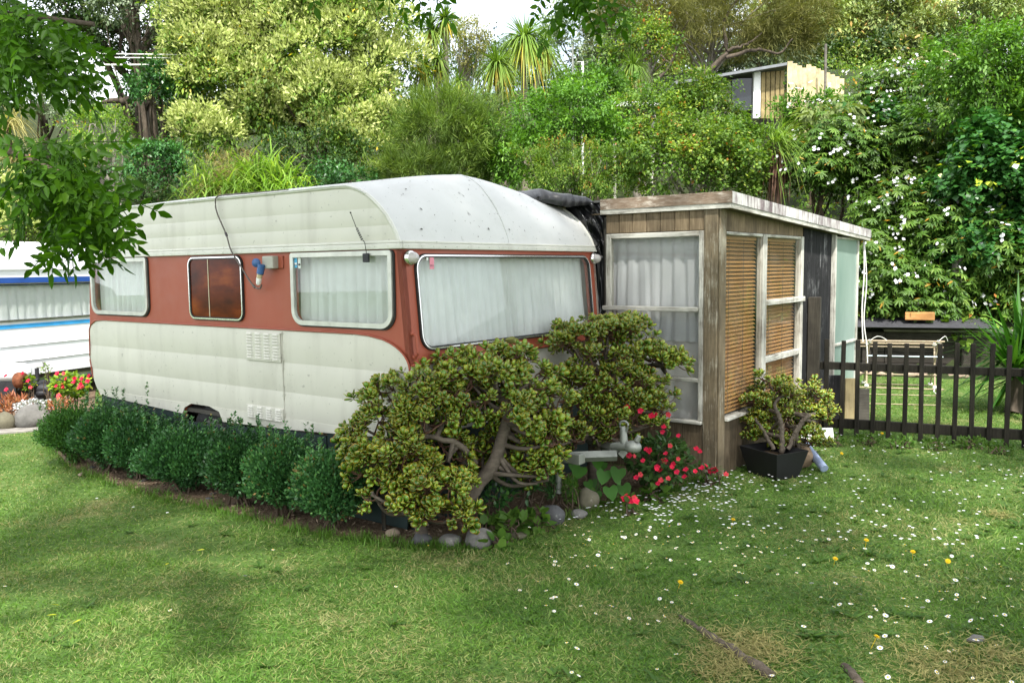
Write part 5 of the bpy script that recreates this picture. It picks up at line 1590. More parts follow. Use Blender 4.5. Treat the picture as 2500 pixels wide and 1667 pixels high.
# yucca
B0 = gp(2472, 1008); B0[2] = .45; yb_ = B0.copy(); yb_[2] = 0
yu = thing('yucca', 'big dark green yucca with stiff pointed blades behind the fence end', 'plant', yb_)
obj('trunk', shift(limb([yb_, (yb_ + B0) / 2 + [.03, 0, 0], B0], .09, .07, 9, 8, .01, g) + limb([yb_ + [.25, .1, 0], B0 + [.3, .05, -.05]], .07, .06, 8, 6), yb_), M['bark'], yu)
bl_ = []
for c, n in ((B0, 110), (B0 + [.32, .05, .05], 90), (B0 + [.1, .1, .3], 80)):
    d = rand_dirs(n, g); d[:, 2] = d[:, 2] * .75 + .35
    bl_.append(ribbons(np.repeat(c[None], n, 0) + g.normal(0, .02, (n, 3)), d, g.uniform(.6, .98, n), .050, g.uniform(.02, .28, n), np.clip(g.normal(.5, .22, n), 0, 1), 4, .6))
yv = shift(bl_, yb_)
# the blades one can pick apart are parts of their own
cnt = 0
for v, f, r_ in yv:
    nb_ = len(v) // 10
    for j in range(nb_):
        sel = slice(j * 10, j * 10 + 10)
        ff_ = np.array([[2 * q, 2 * q + 1, 2 * q + 3, 2 * q + 2] for q in range(4)])
        if cnt < 280:
            obj('blade', [(v[sel], ff_, r_[sel])], L['yucca'], yu)
        cnt += 1

# ---------------------------------------------------------------- the neighbouring caravan
n0, n1 = np.array([-6.03, 10.0, 0]), np.array([-5.58, 11.2, 0])
ne = nrm(n1 - n0); na = math.atan2(ne[1], ne[0])
nc = thing('white_caravan', 'white caravan with blue stripes and pleated white curtains at left edge', 'caravan', n0, na)
fn_ = lambda a, b, d: (a, -d, b)
X0, X1, DEP = -2.4, 2.6, 2.1
NW = (-2.1, 1.55, 1.03, 1.49)
obj('wall', plate([(X0, .36), (X1, .36), (X1, 1.66), (X0, 1.66)], [rr(NW[0] + .01, NW[1] - .01, NW[2] + .01, NW[3] - .01, .12)], -.03, 0, fn_), M['bluewhite'], nc, False)
obj('end_wall', [box(X1 - .03, X1, .031, DEP, .36, 1.66), box(X0, X0 + .03, .031, DEP, .36, 1.66), box(X0 + .03, X1 - .03, DEP - .03, DEP, .36, 1.66)], M['bluewhite'], nc, False)
rp2 = [(0, 1.66), (.0, 1.75), (.05, 1.88), (.16, 1.965), (.4, 2.0), (1.05, 2.03), (1.7, 2.0), (1.94, 1.965), (2.05, 1.88), (2.1, 1.75), (2.1, 1.66)]
obj('roof', [grid(lambda s, t: (X0 + (X1 - X0) * s, np.interp(t * 10, np.arange(11), [p[0] for p in rp2]), np.interp(t * 10, np.arange(11), [p[1] for p in rp2])), 2, 41)]
    + plate([(p[0], p[1]) for p in rp2], [], 0, .02, lambda a, b, d: (X1 - .02 + d, a, b)), M['bluewhite'], nc)
bbox('gutter', X0, X1, -.02, -.001, 1.645, 1.66, M['bluewhite'], nc, .004)
obj('blue_band', plate([(X0, 1.46), (X1, 1.46), (X1, 1.556), (X0, 1.556)], [rr(NW[0] + .002, NW[1] - .002, 1.40, NW[3] - .002, .1)][:0], .001, .004, fn_), M['bluestripe'], nc, False)
obj('sky_blue_stripe', [box(X0, X1, -.006, -.001, .945, .992)], M['skystripe'], nc, False)
for z in (.735, .545):
    obj('panel_seam', tube([(X0, -.004, z), (X1, -.004, z)], .007, 5), M['bluewhite'], nc)
nw_ = obj('window', ring_plate(NW[0], NW[1], NW[2], NW[3], .13, .02, .0045, .02, fn_), M['rubber'], nc, False)
obj('bright_bead', ring_plate(NW[0] + .006, NW[1] - .006, NW[2] + .006, NW[3] - .006, .124, .008, .0205, .026, fn_), M['chrome'], nw_, False)
obj('pane', plate(rr(NW[0] + .02, NW[1] - .02, NW[2] + .02, NW[3] - .02, .11), [], .006, .009, fn_), M['glass'], nw_, False)
obj('curtain', curtain(NW[0] + .02, NW[1] - .02, NW[2] + .01, NW[3] - .01, fn_, -.05, 26, .022, 31), M['curtain'], nw_)
obj('underside', [box(X0, X1, .05, DEP, .30, .355)], M['lining'], nc, False)
obj('drawbar', tube([(-.3, -.5, .30), (1.3, -.42, .32)], .045, 4), M['blacksteel'], nc)
# white verandah post at the very edge
a = gp(2, 1003)
vp_ = tag(obj('white_post', [box(-.05, .02, -.03, .03, 0, .72)], M['bluewhite'], None, False), 'white square post cut by the left photo edge', 'post'); vp_.location = Vector(a)
# jockey stand with crank, tow hitch with chain, rusty roller, gas bottle
js = gp(95, 985); ks = js[1] / F
jk = thing('jockey_stand', 'black jockey stand with crank handle in front of the white caravan', 'jack', (js[0], js[1], 0))
zz = lambda py: float(atY(95, py, js[1])[2])
obj('tube', tube([(0, 0, 0), (0, 0, zz(899))], .024, 10), M['blacksteel'], jk)
obj('crank', tube([(0, 0, zz(897)), (.09, 0, zz(896))], .009, 6) + tube([(.09, 0, zz(896)), (.092, 0, zz(888))], .014, 8), M['steel'], jk)
obj('handle', [(lambda c: (c[0] + np.array([.093, 0, zz(886)]), c[1]))(lathe([(.0, -.006), (.012, -.006), (.022, .012), (.0, .014)], 10))], M['steel'], jk)
obj('wheel', [(lambda c: (c[0] + np.array([0, -.02, .07]), c[1]))(lathe([(.02, -.03), (.07, -.03), (.075, 0), (.07, .03), (.02, .03)], 14, 'x'))], M['rubber'], jk)
th = gp(100, 1000)
hi = thing('tow_hitch', 'black cast tow hitch with hanging chain beside the jockey stand', 'tow hitch', (th[0], th[1] - .02, 0))
z0 = float(atY(100, 948, th[1])[2])
obj('hitch_body', tube([(-.18, 0, z0 - .04), (-.05, 0, z0), (.06, 0, z0 + .0), (.13, 0, z0 - .01)], [.03, .05, .06, .045], 10) + [(lambda c: (c[0] + np.array([.04, 0, z0 - .05]), c[1]))(rock_chunk((.09, .06, .05), 5, 2, .2))], M['blacksteel'], hi)
obj('lever', tube(spline([(-.12, 0, z0), (-.06, 0, z0 + .09), (.0, 0, z0 + .10)], 10), [.02] * 10, 7), M['blacksteel'], hi)
obj('chain', tube(spline([(-.06, -.06, z0), (-.09, -.08, z0 - .08), (-.11, -.08, z0 - .15)], 10), .010, 6), M['steel'], hi)
obj('beam', [box(-.62, -.15, -.04, .04, z0 - .11, z0 - .02)], M['blacksteel'], hi, False)
obj('support', [box(-.02, .06, -.03, .05, 0, z0 - .06)], M['blacksteel'], hi, False)
rr_ = atY(50, 928, 9.35)
rl_ = thing('rusty_roller', 'rust brown jockey wheel on a bracket near the left edge', 'wheel', (rr_[0], 9.35, 0))
obj('wheel', [(lambda c: (c[0] + np.array([0, 0, rr_[2]]), c[1]))(lathe([(.03, -.045), (.085, -.045), (.092, -.02), (.092, .02), (.085, .045), (.03, .045)], 20, 'x'))], M['rust'], rl_)
obj('bracket', [box(-.055, -.048, -.02, .02, .0, rr_[2]), box(.048, .055, -.02, .02, .0, rr_[2])], M['blacksteel'], rl_, False)
gb = atY(26, 942, 9.7)
cyl = tag(obj('gas_bottle', [lathe([(0, -.28), (.07, -.27), (.105, -.22), (.11, -.1), (.11, .15), (.10, .2), (.0, .24)], 18, 'x')], M['bluewhite']), 'white gas bottle lying under the white caravan', 'gas bottle')
cyl.location = Vector((float(gb[0]), 9.7, .46))
bs_ = tag(obj('bottle_stand', [box(-.12, .12, -.08, .08, 0, .36)], M['blacksteel'], None, False), 'dark stand under the white gas bottle', 'stand'); bs_.location = Vector((float(gb[0]), 9.7, 0))
# path
pp = [gp(-80, 1066), gp(60, 1056), gp(150, 1046), gp(170, 1030), gp(60, 1040), gp(-80, 1046)]
tag(obj('path', plate([(float(p[0]), float(p[1])) for p in pp], [], -.02, .016, lambda a, b, d: (a, b, d)), M['concrete'], None, False), 'narrow old concrete strip in front of the boulders', None, None, 'structure')
gb_poly = [gp(x, y)[:2] for x, y in ((-200, 1046), (60, 1040), (170, 1030), (230, 1000), (235, 930), (-200, 930))]
tag(obj('garden_soil', plate([(float(p[0]), float(p[1])) for p in gb_poly], [], -.02, .010, lambda a, b, d: (a, b, d)), M['mulch'], None, False), 'dark soil of the neighbouring flower bed', None, None, 'structure')

# flowers of the left bed
g = np.random.default_rng(202)


def small_plant(name, label, cat, px, py, Y, rx, ry, rd, leaf, mat, n, flower=None, droop=.2, ground=True, group=None, rmat='twig'):
    C = atY(px, py, Y); s = Y / F
    b = np.array([C[0], Y, 0.0])
    o = thing(name, label, cat, b, 0, group)
    d = rand_dirs(n, g); r = g.uniform(.35, 1, n) ** .6
    P = C + d * r[:, None] * np.array([rx * s, rd, ry * s])
    P[:, 2] = np.maximum(P[:, 2], .02)
    D = nrm(d * .6 + rand_dirs(n, g) * .6 + UPV * (.3 - droop))
    lv = leaves6(P, D, UPV + d * .4 + rand_dirs(n, g) * .3, leaf[0] * g.uniform(.6, 1.2, n), leaf[1], np.clip(g.normal(.5, .28, n), 0, 1), .1, .1)
    tag(obj('foliage', shift([lv], b), L[mat], o), kind='stuff')
    st = []
    for k in range(9):
        e = C + rand_dirs(1, g)[0] * np.array([rx * s, rd, ry * s]) * .7; e[2] = max(e[2], .05)
        st += limb([b + [g.normal(0, .05), g.normal(0, .03), 0], (b + e) / 2 + g.normal(0, .03, 3), e], .007, .003, 5, 6)
    obj('stem', shift(st, b), M[rmat], o)
    return o, b, C, s


def five_petal(r, mat_, eye=None):
    ch = []
    for q in range(5):
        a = q * 2 * math.pi / 5
        D = np.array([[math.cos(a), math.sin(a), .12]])
        ch.append(leaves6(np.zeros((1, 3)), D, np.array([[0, 0, 1.0]]), np.array([r]), np.array([r * 1.05]), np.array([.5]), .05, .15))
    me = mesh_np('flower', ch)
    me.materials.append(mat_)
    return me


def flower_head(r, mat_, seeds=4):
    out = []
    for s_i in range(seeds):
        gg_ = np.random.default_rng(900 + s_i); ch = []
        for q in range(7):
            a = q * 2 * math.pi / 5 + gg_.uniform(-.2, .2); lay = q // 5
            D = np.array([[math.cos(a), math.sin(a), .1 + .5 * lay + gg_.uniform(-.1, .2)]])
            ch.append(leaves6(np.array([[0, 0, .004 * lay]]), D, np.array([[0, 0, 1.0]]), np.array([r * gg_.uniform(.85, 1.15)]), np.array([r * 1.05]), np.array([(.15 + .25 * s_i) % 1.0]), .05, .12))
        me = mesh_np('flower', ch); me.materials.append(mat_); out.append(me)
    return out


pinkm = flower_head(.025, L['pink'])


def put_flowers(parent, base, pts, Y, meshes, sc=1.0, face=(0, -.75, .6)):
    for (px, py) in pts:
        p = atY(px, py, Y + g.uniform(-.06, .06)) - base
        f = Vector(face) + Vector(g.normal(0, .3, 3))
        o = link('flower', meshes[int(g.integers(0, len(meshes)))], parent, p, f.to_track_quat('Z', 'Y').to_euler())
        o.scale = (sc * g.uniform(.8, 1.2),) * 3


o_, b_, C_, s_ = small_plant('flowering_plant', 'bright yellow green plant with coral red flowers against the white caravan', 'plant', 172, 940, 9.2, 46, 30, .2, (.055, .048), 'begonia', 420)
put_flowers(o_, b_, [(155, 912), (160, 925), (137, 942), (152, 940), (153, 946), (181, 924), (180, 933), (199, 925), (197, 938), (192, 946), (200, 946), (217, 917), (143, 966), (139, 912), (214, 930)], 9.02, pinkm, 1.15)
o_, b_, C_, s_ = small_plant('flowering_plant', 'small red flowered plant beside the rusty roller', 'plant', 70, 935, 9.4, 14, 18, .1, (.045, .035), 'begonia', 90)
put_flowers(o_, b_, [(69, 929), (74, 945), (14, 917), (15, 951), (55, 911)], 9.25, pinkm, 1.0)
small_plant('succulent', 'coral pink spiky succulents behind the rough boulder', 'succulent', 22, 990, 9.0, 45, 20, .25, (.085, .022), 'coral', 330, droop=-.2)
small_plant('succulent', 'orange red succulents beside the hedge end', 'succulent', 145, 988, 8.9, 24, 12, .2, (.05, .018), 'coral', 200, droop=-.2)
small_plant('silver_plant', 'silvery white leafed ground plant behind the grey boulder', 'plant', 85, 992, 8.95, 48, 16, .2, (.035, .03), 'silver', 420, droop=-.1)
small_plant('tall_weed', 'thin pale weed standing before the white caravan', 'plant', 114, 910, 9.5, 10, 22, .06, (.035, .02), 'begonia', 40)

# ---------------------------------------------------------------- clipped box hedge
hx_ = [((360, 620), (360, 800)), ((560, 860), (350, 830)), ((760, 985), (440, 860)), ((890, 1095), (455, 900)), ((1000, 1400), (500, 960)), ((1390, 1690), (520, 1000)), ((1640, 1995), (555, 1090)), ((1930, 2330), (650, 1150))]
hl = ['sunlit green box bush at the far left end of the hedge', 'second box bush from the left end of the hedge', 'third box bush from the left with a tall sprig', 'narrow box bush squeezed left of the round one under the wheel arch',
      'round box bush below the wheel arch', 'box bush below the lower vent', 'wide box bush right of the lower vent', 'darkest box bush beside the jade plant']
z8 = lambda a, b: (a / 2.613, 830 + b / 2.613)
g = np.random.default_rng(303)
for k, ((xa, xb), (ya, yb)) in enumerate(hx_):
    vpl = -.23 if k != 3 else -.17
    o0 = CAR + vpl * Vv

    def onp(a, b):
        d = ray(*z8(a, b)); return ORG + d * (((o0 - ORG) @ Vv) / (d @ Vv))
    pl0, pr0, pt, pb_ = onp(xa, (ya + yb) / 2), onp(xb, (ya + yb) / 2), onp((xa + xb) / 2, ya), onp((xa + xb) / 2, yb)
    C = (pl0 + pr0) / 2; C[2] = (pt[2] + max(pb_[2], 0)) / 2
    hw = np.linalg.norm((pr0 - pl0)[:2]) / 2; hh = (pt[2] - max(pb_[2], 0)) / 2 * .90; C[2] -= hh * .12
    b = np.array([C[0], C[1], 0.0])
    lab = hl[k]
    o = thing('box_bush', lab, 'bush', b, 0, 'box bushes in the hedge')
    Rd = np.array([hw, max(.2, hw * .8), hh])
    cc = clump_centres(C, Rd * (.72 + g.normal(0, .04, 3)), 105, g, .3, -.95)
    cc[:, 2] = np.maximum(cc[:, 2], .04)
    per = 135
    d = rand_dirs(len(cc) * per, g)
    P = np.repeat(cc, per, 0) + d * (g.uniform(.2, 1, len(d)) ** .5)[:, None] * np.array([.105, .105, .095])
    low_ = np.clip(P[:, 2] / (hh * .8), .45, 1)            # narrower towards the foot
    P[:, :2] = C[:2] + (P[:, :2] - C[:2]) * low_[:, None]
    o_n = nrm(P - C)
    D = nrm(o_n * .6 + UPV * .55 + rand_dirs(len(P), g) * .55); N = nrm(rand_dirs(len(P), g) + UPV * .5)
    rn = np.clip(g.normal(0, .08) + np.repeat(g.normal(.40, .17, len(cc)), per) + g.normal(0, .2, len(P)), 0, 1)
    ch = [kites(P, D, N, g.uniform(.019, .032, len(P)), .0145, rn, .1, .5)]
    # upright shoots at the top
    for q in range(16):
        e = C + np.array([g.uniform(-.8, .8) * hw * Uv[0], g.uniform(-.8, .8) * hw * Uv[1] , hh * g.uniform(.65, .95)])
        hgt = g.uniform(.05, .13); m_ = 26
        if (k in (0, 2) and q == 0): hgt = .30; m_ = 60; e = C + np.array([.12, -.05, hh * .8])
        t_ = g.random(m_)
        pos = e + np.array([g.normal(0, .02), g.normal(0, .02), 1.0]) * (t_ * hgt)[:, None] + g.normal(0, .004, (m_, 3))
        aa = t_ * 40
        ch.append(kites(pos, np.stack([np.cos(aa), np.sin(aa), np.full(m_, .7)], -1), np.tile(UPV, (m_, 1)), .026, .014, np.clip(g.normal(.6, .2, m_), 0, 1)))
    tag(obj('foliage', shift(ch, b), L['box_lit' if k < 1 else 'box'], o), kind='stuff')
    st = []
    for q in range(9):
        e = cc[int(g.integers(0, len(cc)))]
        st += limb([b + [g.normal(0, .04), g.normal(0, .03), 0], (b + e) / 2 + g.normal(0, .02, 3), e], .010, .003, 5, 6)
    obj('stem', shift(st, b), M['twig'], o)

# ---------------------------------------------------------------- jade plants


def jade_rosette(seed, nl=9, Ln=.036):
    gg_ = np.random.default_rng(seed); V_, F_, E_, R_ = [], [], [], []
    off = 0
    for j in range(nl):
        lay = j // 4
        az = (j % 4) * math.pi / 2 + lay * .785 + gg_.uniform(-.25, .25); el = [.15, .75, 1.25][min(lay, 2)] + gg_.uniform(-.15, .15)
        D = np.array([math.cos(az) * math.cos(el), math.sin(az) * math.cos(el), math.sin(el)])
        S = np.array([-math.sin(az), math.cos(az), 0]); Q = np.cross(S, D) * -1
        Q = np.cross(D, S)
        l_ = Ln * gg_.uniform(.8, 1.15) * (1 if lay < 2 else .7); w_ = l_ * .62
        # spoon-shaped outline, cupped, with a raised middle and a back
        out = [(0.0, .0), (.30, .36), (.68, .50), (.95, .27), (.95, -.27), (.68, -.50), (.30, -.36)]
        n = len(out)
        pts = [D * (l_ * a) + S * (w_ * c) + Q * (l_ * (.16 * a * a + .10 * abs(c))) for a, c in out]
        top = D * l_ * .55 + Q * l_ * .10; bot = D * l_ * .55 - Q * l_ * .03
        base = D * .004 + np.array([0, 0, .006 * lay])
        V_.append(np.array([top] + pts + [bot]) + base)
        f3 = [[off, off + 1 + i, off + 1 + (i + 1) % n] for i in range(n)] + [[off + n + 1, off + 1 + (i + 1) % n, off + 1 + i] for i in range(n)]
        F_.append((f3, [])); E_ += [0] + [1] * n + [.2]; R_ += [float(np.clip(gg_.normal(.45, .2) + .14 * lay, 0, 1))] * (n + 2)
        off += n + 2
    V_ = np.vstack(V_)
    f3 = np.array([f for a, b in F_ for f in a]); f4 = np.zeros((0, 4), int)
    return V_, f3, f4, np.array(E_, np.float32), np.array(R_, np.float32)


def jade_mesh(parts):
    """parts: list of (V, f3, f4, edge, rnd)"""
    Vs, Ls, St, Es, Rs, off, lo = [], [], [], [], [], 0, 0
    for v, f3, f4, e, r in parts:
        for f in (f3, f4):
            Ls.append((f + off).ravel()); St.append(lo + np.arange(len(f)) * f.shape[1]); lo += f.size
        Vs.append(v); Es.append(e); Rs.append(r); off += len(v)
    Vs = np.vstack(Vs).astype(np.float32); Ls = np.concatenate(Ls); St = np.concatenate(St)
    me = bpy.data.meshes.new('leaf_rosette')
    me.vertices.add(len(Vs)); me.vertices.foreach_set('co', Vs.ravel())
    me.loops.add(len(Ls)); me.loops.foreach_set('vertex_index', Ls.astype(np.int32))
    me.polygons.add(len(St)); me.polygons.foreach_set('loop_start', St.astype(np.int32))
    me.polygons.foreach_set('use_smooth', np.ones(len(St), bool)); me.update(calc_edges=True)
    for nm, d in (('rnd', Rs), ('edge', Es)):
        a = me.attributes.new(nm, 'FLOAT', 'POINT'); a.data.foreach_set('value', np.concatenate(d).astype(np.float32))
    me.materials.append(L['jade'])
    return me


JR = [jade_rosette(60 + i, (8, 9, 10, 11)[i % 4], .047) for i in range(10)]
JM = [jade_mesh([r]) for r in JR]


def jade(name, label, base, trunks, centres, n_ros, seed, twist=.5, rsc=1.0, limit=300):
    """trunks: list of (path, r0, r1); centres: list of (C, R, share)"""
    g = np.random.default_rng(seed)
    o = thing(name, label, 'jade plant', base, 0)
    base = np.asarray(base, float)
    for path, r0, r1 in trunks:
        obj('trunk', shift(limb(path, r0, r1, 10, 14, .004, g), base), M['bark_jade'], o)
    tips, dirs, tw, bigs = [], [], [], []
    tot = sum(c[2] for c in centres)
    for C, Rd, sh in centres:
        C = np.asarray(C, float); Rd = np.asarray(Rd, float)
        n = int(n_ros * sh / tot)
        nf = max(4, n // 6)
        d = rand_dirs(nf, g); d[:, 2] = np.where(d[:, 2] < -.45, -d[:, 2], d[:, 2])
        r = g.uniform(.15, 1, nf) ** .4
        r = np.where(g.random(nf) < .2, r * g.uniform(1.05, 1.25, nf), r)
        Rd = Rd * .9
        fk = C + d * r[:, None] * Rd
        fk[:, 2] = np.maximum(fk[:, 2], .05)
        n = nf * 6
        dd = nrm(np.repeat(d, 6, 0) * .9 + UPV * .35 + rand_dirs(n, g) * .95)
        P = np.repeat(fk, 6, 0) + dd * (g.uniform(.035, .105, n))[:, None] * np.array([1.15, 1.15, .75])
        P[:, 2] = np.maximum(P[:, 2], .05)
        tips.append(P); dirs.append(nrm(dd * .8 + UPV * .5 + rand_dirs(n, g) * .25))
        # two or three main limbs, forks on them, then twigs to the rosettes
        tends = np.vstack([spline(p, 14)[5:] for p, _, _ in trunks])
        mains = []
        for q in range(3):
            e = C + rand_dirs(1, g)[0] * Rd * .55; e[2] = max(e[2], .05)
            s = tends[np.argmin(np.linalg.norm(tends - e, axis=1) + g.uniform(0, .12, len(tends)))]
            mp = spline([s, (s + e) / 2 + g.normal(0, .035, 3) - [0, 0, .04], e], 9)
            mains.append(mp); bigs += tube(mp, np.linspace(.017, .008, 9), 6)
        mpt = np.vstack([m_[3:] for m_ in mains])
        for f in fk:
            s = mpt[np.argmin(np.linalg.norm(mpt - f, axis=1) + g.uniform(0, .03, len(mpt)))]
            tw += limb([s, (s + f) / 2 + g.normal(0, .02, 3) - [0, 0, .02], f], .007, .004, 5, 6, .002, g)
        for p_, d_ in zip(P, dirs[-1]):
            f = fk[np.argmin(np.linalg.norm(fk - p_, axis=1))]
            tw += limb([f, (f + p_) / 2 + g.normal(0, .008, 3) - [0, 0, .012], p_], .0045, .003, 4, 5)
    obj('limbs', shift(bigs, base), M['bark_jade'], o)
    obj('branches', shift(tw, base), M['twig_red'], o)
    P = np.vstack(tips); D = np.vstack(dirs)
    order = np.argsort(P[:, 1] - .4 * P[:, 2])           # the ones that show largest first
    rest = []
    for q, i in enumerate(order):
        k = int(g.integers(0, len(JM))); s = rsc * g.choice([.6, .8, .95, 1.1, 1.25], p=[.1, .2, .32, .26, .12]) * g.uniform(.9, 1.1)
        rot = Vector(D[i]).to_track_quat('Z', 'Y') @ Matrix.Rotation(g.uniform(0, 6.28), 4, 'Z').to_quaternion()
        if q < limit:
            r_ = link('leaf_rosette', JM[k], o, P[i] - base)
            r_.rotation_euler = rot.to_euler(); r_.scale = (s, s, s)
        else:
            Rm = np.array(rot.to_matrix()); v, f3, f4, e, rr0 = JR[k]
            rest.append((v @ Rm.T * s + P[i] - base, f3, f4, e, rr0))
    if rest:
        tag(link('foliage', jade_mesh(rest), o), kind='stuff')
    return o


c1 = lambda px, py, u: (lambda d: ORG + d * (((CAR + u * Uv - ORG) @ Uv) / (d @ Uv)))(ray(px, py))
b1 = cw(.42, .40, 0)
P1 = lambda px, py, Y: atY(px, py, Y)
jade('jade_shrub', 'large sprawling jade plant shrub at the caravan corner with thick bent trunk', b1,
     [([P1(1120, 1262, 4.98), P1(1150, 1205, 5.0), P1(1205, 1130, 5.05), P1(1235, 1040, 5.1), P1(1240, 960, 5.15)], .055, .028), ([P1(1150, 1205, 5.0), P1(1130, 1120, 5.05), P1(1100, 1040, 5.1)], .035, .02),
      ([P1(1030, 1305, 4.80), P1(1015, 1240, 4.85), P1(1030, 1190, 4.9)], .04, .022), ([P1(1160, 1130, 5.0), P1(1110, 1080, 4.9), P1(1000, 1060, 4.85)], .022, .014)],
     [(P1(x, y, Y), R_, w_) for x, y, Y, R_, w_ in (
         (1215, 905, 5.15, (.22, .22, .11), 14), (1120, 938, 5.1, (.2, .22, .13), 13), (1290, 935, 5.25, (.14, .2, .10), 7), (1030, 962, 5.0, (.2, .22, .13), 13), (955, 1008, 4.95, (.18, .2, .14), 12), (905, 1070, 4.9, (.14, .18, .14), 10), (915, 1150, 4.8, (.13, .16, .14), 8),
         (970, 1140, 4.75, (.18, .16, .2), 13), (1040, 1040, 4.9, (.2, .2, .16), 12), (1140, 1000, 5.05, (.2, .18, .14), 10), (1340, 1000, 5.25, (.11, .16, .13), 6), (1340, 1090, 5.1, (.11, .14, .17), 8), (1320, 1165, 5.05, (.10, .12, .10), 4), (1200, 1010, 5.28, (.18, .1, .14), 9), (1250, 1080, 5.3, (.14, .1, .16), 7), (1170, 1110, 5.2, (.14, .1, .14), 6), (1290, 1000, 5.3, (.14, .12, .12), 10), (1240, 950, 5.2, (.16, .14, .12), 10), (1000, 1175, 4.78, (.15, .12, .12), 8), (1075, 1170, 4.85, (.12, .12, .12), 6), (930, 1215, 4.72, (.12, .12, .12), 6), (1310, 1140, 5.15, (.12, .12, .15), 8), (1230, 1120, 5.32, (.16, .08, .16), 9), (1265, 1020, 5.0, (.1, .1, .1), 5), (1090, 1120, 4.95, (.12, .12, .14), 6), (1040, 1215, 4.68, (.2, .16, .16), 13), (1085, 1272, 4.68, (.15, .12, .08), 8), (1000, 1255, 4.68, (.11, .1, .10), 5))],
     1450, 11)
jade('jade_shrub', 'tall jade plant shrub growing over the drawbar before the annex window', cw(.45, 1.55, 0),
     [([cw(.42, 1.5, 0), cw(.42, 1.5, .3), cw(.45, 1.55, .62), cw(.5, 1.6, .85)], .05, .025), ([cw(.42, 1.5, .25), cw(.55, 1.4, .5), cw(.62, 1.45, .72)], .03, .016), ([cw(.45, 1.55, .6), cw(.6, 1.8, .8), cw(.72, 2.0, .92)], .022, .012)],
     [(P1(x, y, Y), R_, w_) for x, y, Y, R_, w_ in (
         (1450, 815, 6.05, (.26, .25, .10), 16), (1530, 830, 6.05, (.22, .25, .12), 14), (1395, 850, 5.95, (.16, .2, .11), 9), (1590, 880, 6.05, (.17, .2, .10), 9), (1480, 890, 5.9, (.26, .24, .13), 15), (1630, 885, 6.05, (.10, .14, .07), 4), (1440, 950, 5.8, (.2, .2, .15), 11), (1530, 950, 5.85, (.24, .22, .14), 13), (1480, 1020, 5.75, (.22, .2, .12), 11), (1580, 1040, 5.75, (.18, .18, .12), 9), (1400, 1030, 5.65, (.14, .16, .14), 6), (1520, 1070, 5.68, (.14, .14, .08), 7), (1440, 1075, 5.6, (.14, .1, .08), 6), (1380, 1085, 5.45, (.12, .1, .10), 5), (1615, 1000, 5.85, (.12, .12, .10), 3))],
     860, 12)
pc = np.array(po.location) + np.array([*(e1[:2] * wp2 * .55 + e2[:2] * .22), 0])
jade('jade_shrub', 'small jade plant with orange tinged leaves growing in the black planter', pc + [0, 0, .18],
     [([pc + [0, 0, .18], pc + [.0, 0, .34], pc + [-.03, .0, .48]], .022, .013), ([pc + [.05, 0, .2], pc + [.12, 0, .36], pc + [.2, 0, .46]], .018, .010), ([pc + [-.06, 0, .2], pc + [-.14, 0, .34], pc + [-.2, .0, .44]], .016, .009)],
     [(P1(x, y, Y), R_, w_) for x, y, Y, R_, w_ in ((1890, 958, 6.72, (.19, .2, .10), 10), (1955, 980, 6.8, (.2, .2, .13), 12), (1845, 1000, 6.68, (.12, .16, .12), 7), (1985, 1020, 6.8, (.13, .16, .10), 6), (1910, 1015, 6.62, (.2, .14, .10), 8), (1960, 1082, 6.45, (.17, .12, .06), 8), (1850, 1045, 6.6, (.10, .1, .06), 4), (1885, 1045, 6.5, (.13, .08, .07), 7), (1935, 1045, 6.5, (.14, .08, .07), 7))], 480, 13, .5, .9)

# ---------------------------------------------------------------- busy lizzies, heart leaves, weeds
g = np.random.default_rng(404)
o_, b_, C_, s_ = small_plant('busy_lizzie', 'bushy plant with many bright pink red flowers against the annex foot', 'plant', 1610, 1125, 5.85, 85, 62, .22, (.055, .034), 'impleaf', 760)
put_flowers(o_, b_, [(1516, 1112), (1535, 1112), (1548, 1114), (1569, 1124), (1577, 1096), (1625, 1107), (1636, 1088), (1622, 1125), (1604, 1140), (1612, 1148), (1603, 1145), (1640, 1140), (1643, 1133), (1652, 1152), (1553, 1165), (1563, 1158), (1606, 1180), (1613, 1172), (1631, 1168),
                     (1590, 1015), (1600, 1013), (1631, 1012), (1620, 1042), (1617, 1054), (1674, 1146), (1697, 1150), (1671, 1163), (1713, 1142), (1656, 1063), (1699, 1095), (1708, 1102), (1505, 1018), (1530, 995), (1563, 1003), (1496, 1202), (1585, 1100), (1655, 1120)], 5.60, pinkm, .85)
o_, b_, C_, s_ = small_plant('busy_lizzie', 'single low red flowered plant at the lawn edge', 'plant', 1538, 1222, 5.35, 16, 10, .06, (.05, .035), 'weed', 26)
put_flowers(o_, b_, [(1527, 1217), (1548, 1216), (1540, 1224), (1552, 1224)], 5.3, pinkm, 1.15)
o_, b_, C_, s_ = small_plant('busy_lizzie', 'trailing stem of red flowers at the annex corner post', 'plant', 1725, 1150, 6.05, 40, 16, .06, (.045, .028), 'impleaf', 40)
put_flowers(o_, b_, [(1744, 1147), (1772, 1158), (1735, 1150), (1722, 1140)], 6.0, pinkm, 1.0)


def heart_mesh(r):
    out = [(0, -.05), (.30, .12), (.52, .02), (.56, -.32), (.34, -.72), (0, -1.05), (-.34, -.72), (-.56, -.32), (-.52, .02), (-.30, .12)]
    v = np.array([[a * r, (b + .05) * r, .06 * r * (abs(a) * 2) ** 1.3] for a, b in out] + [[0, -.42 * r, -.02 * r]])
    n = len(out)
    me = mesh_np('leaf', [(v, np.array([[10, i, (i + 1) % n] for i in range(n)]))])
    me.materials.append(L['heart'])
    return me


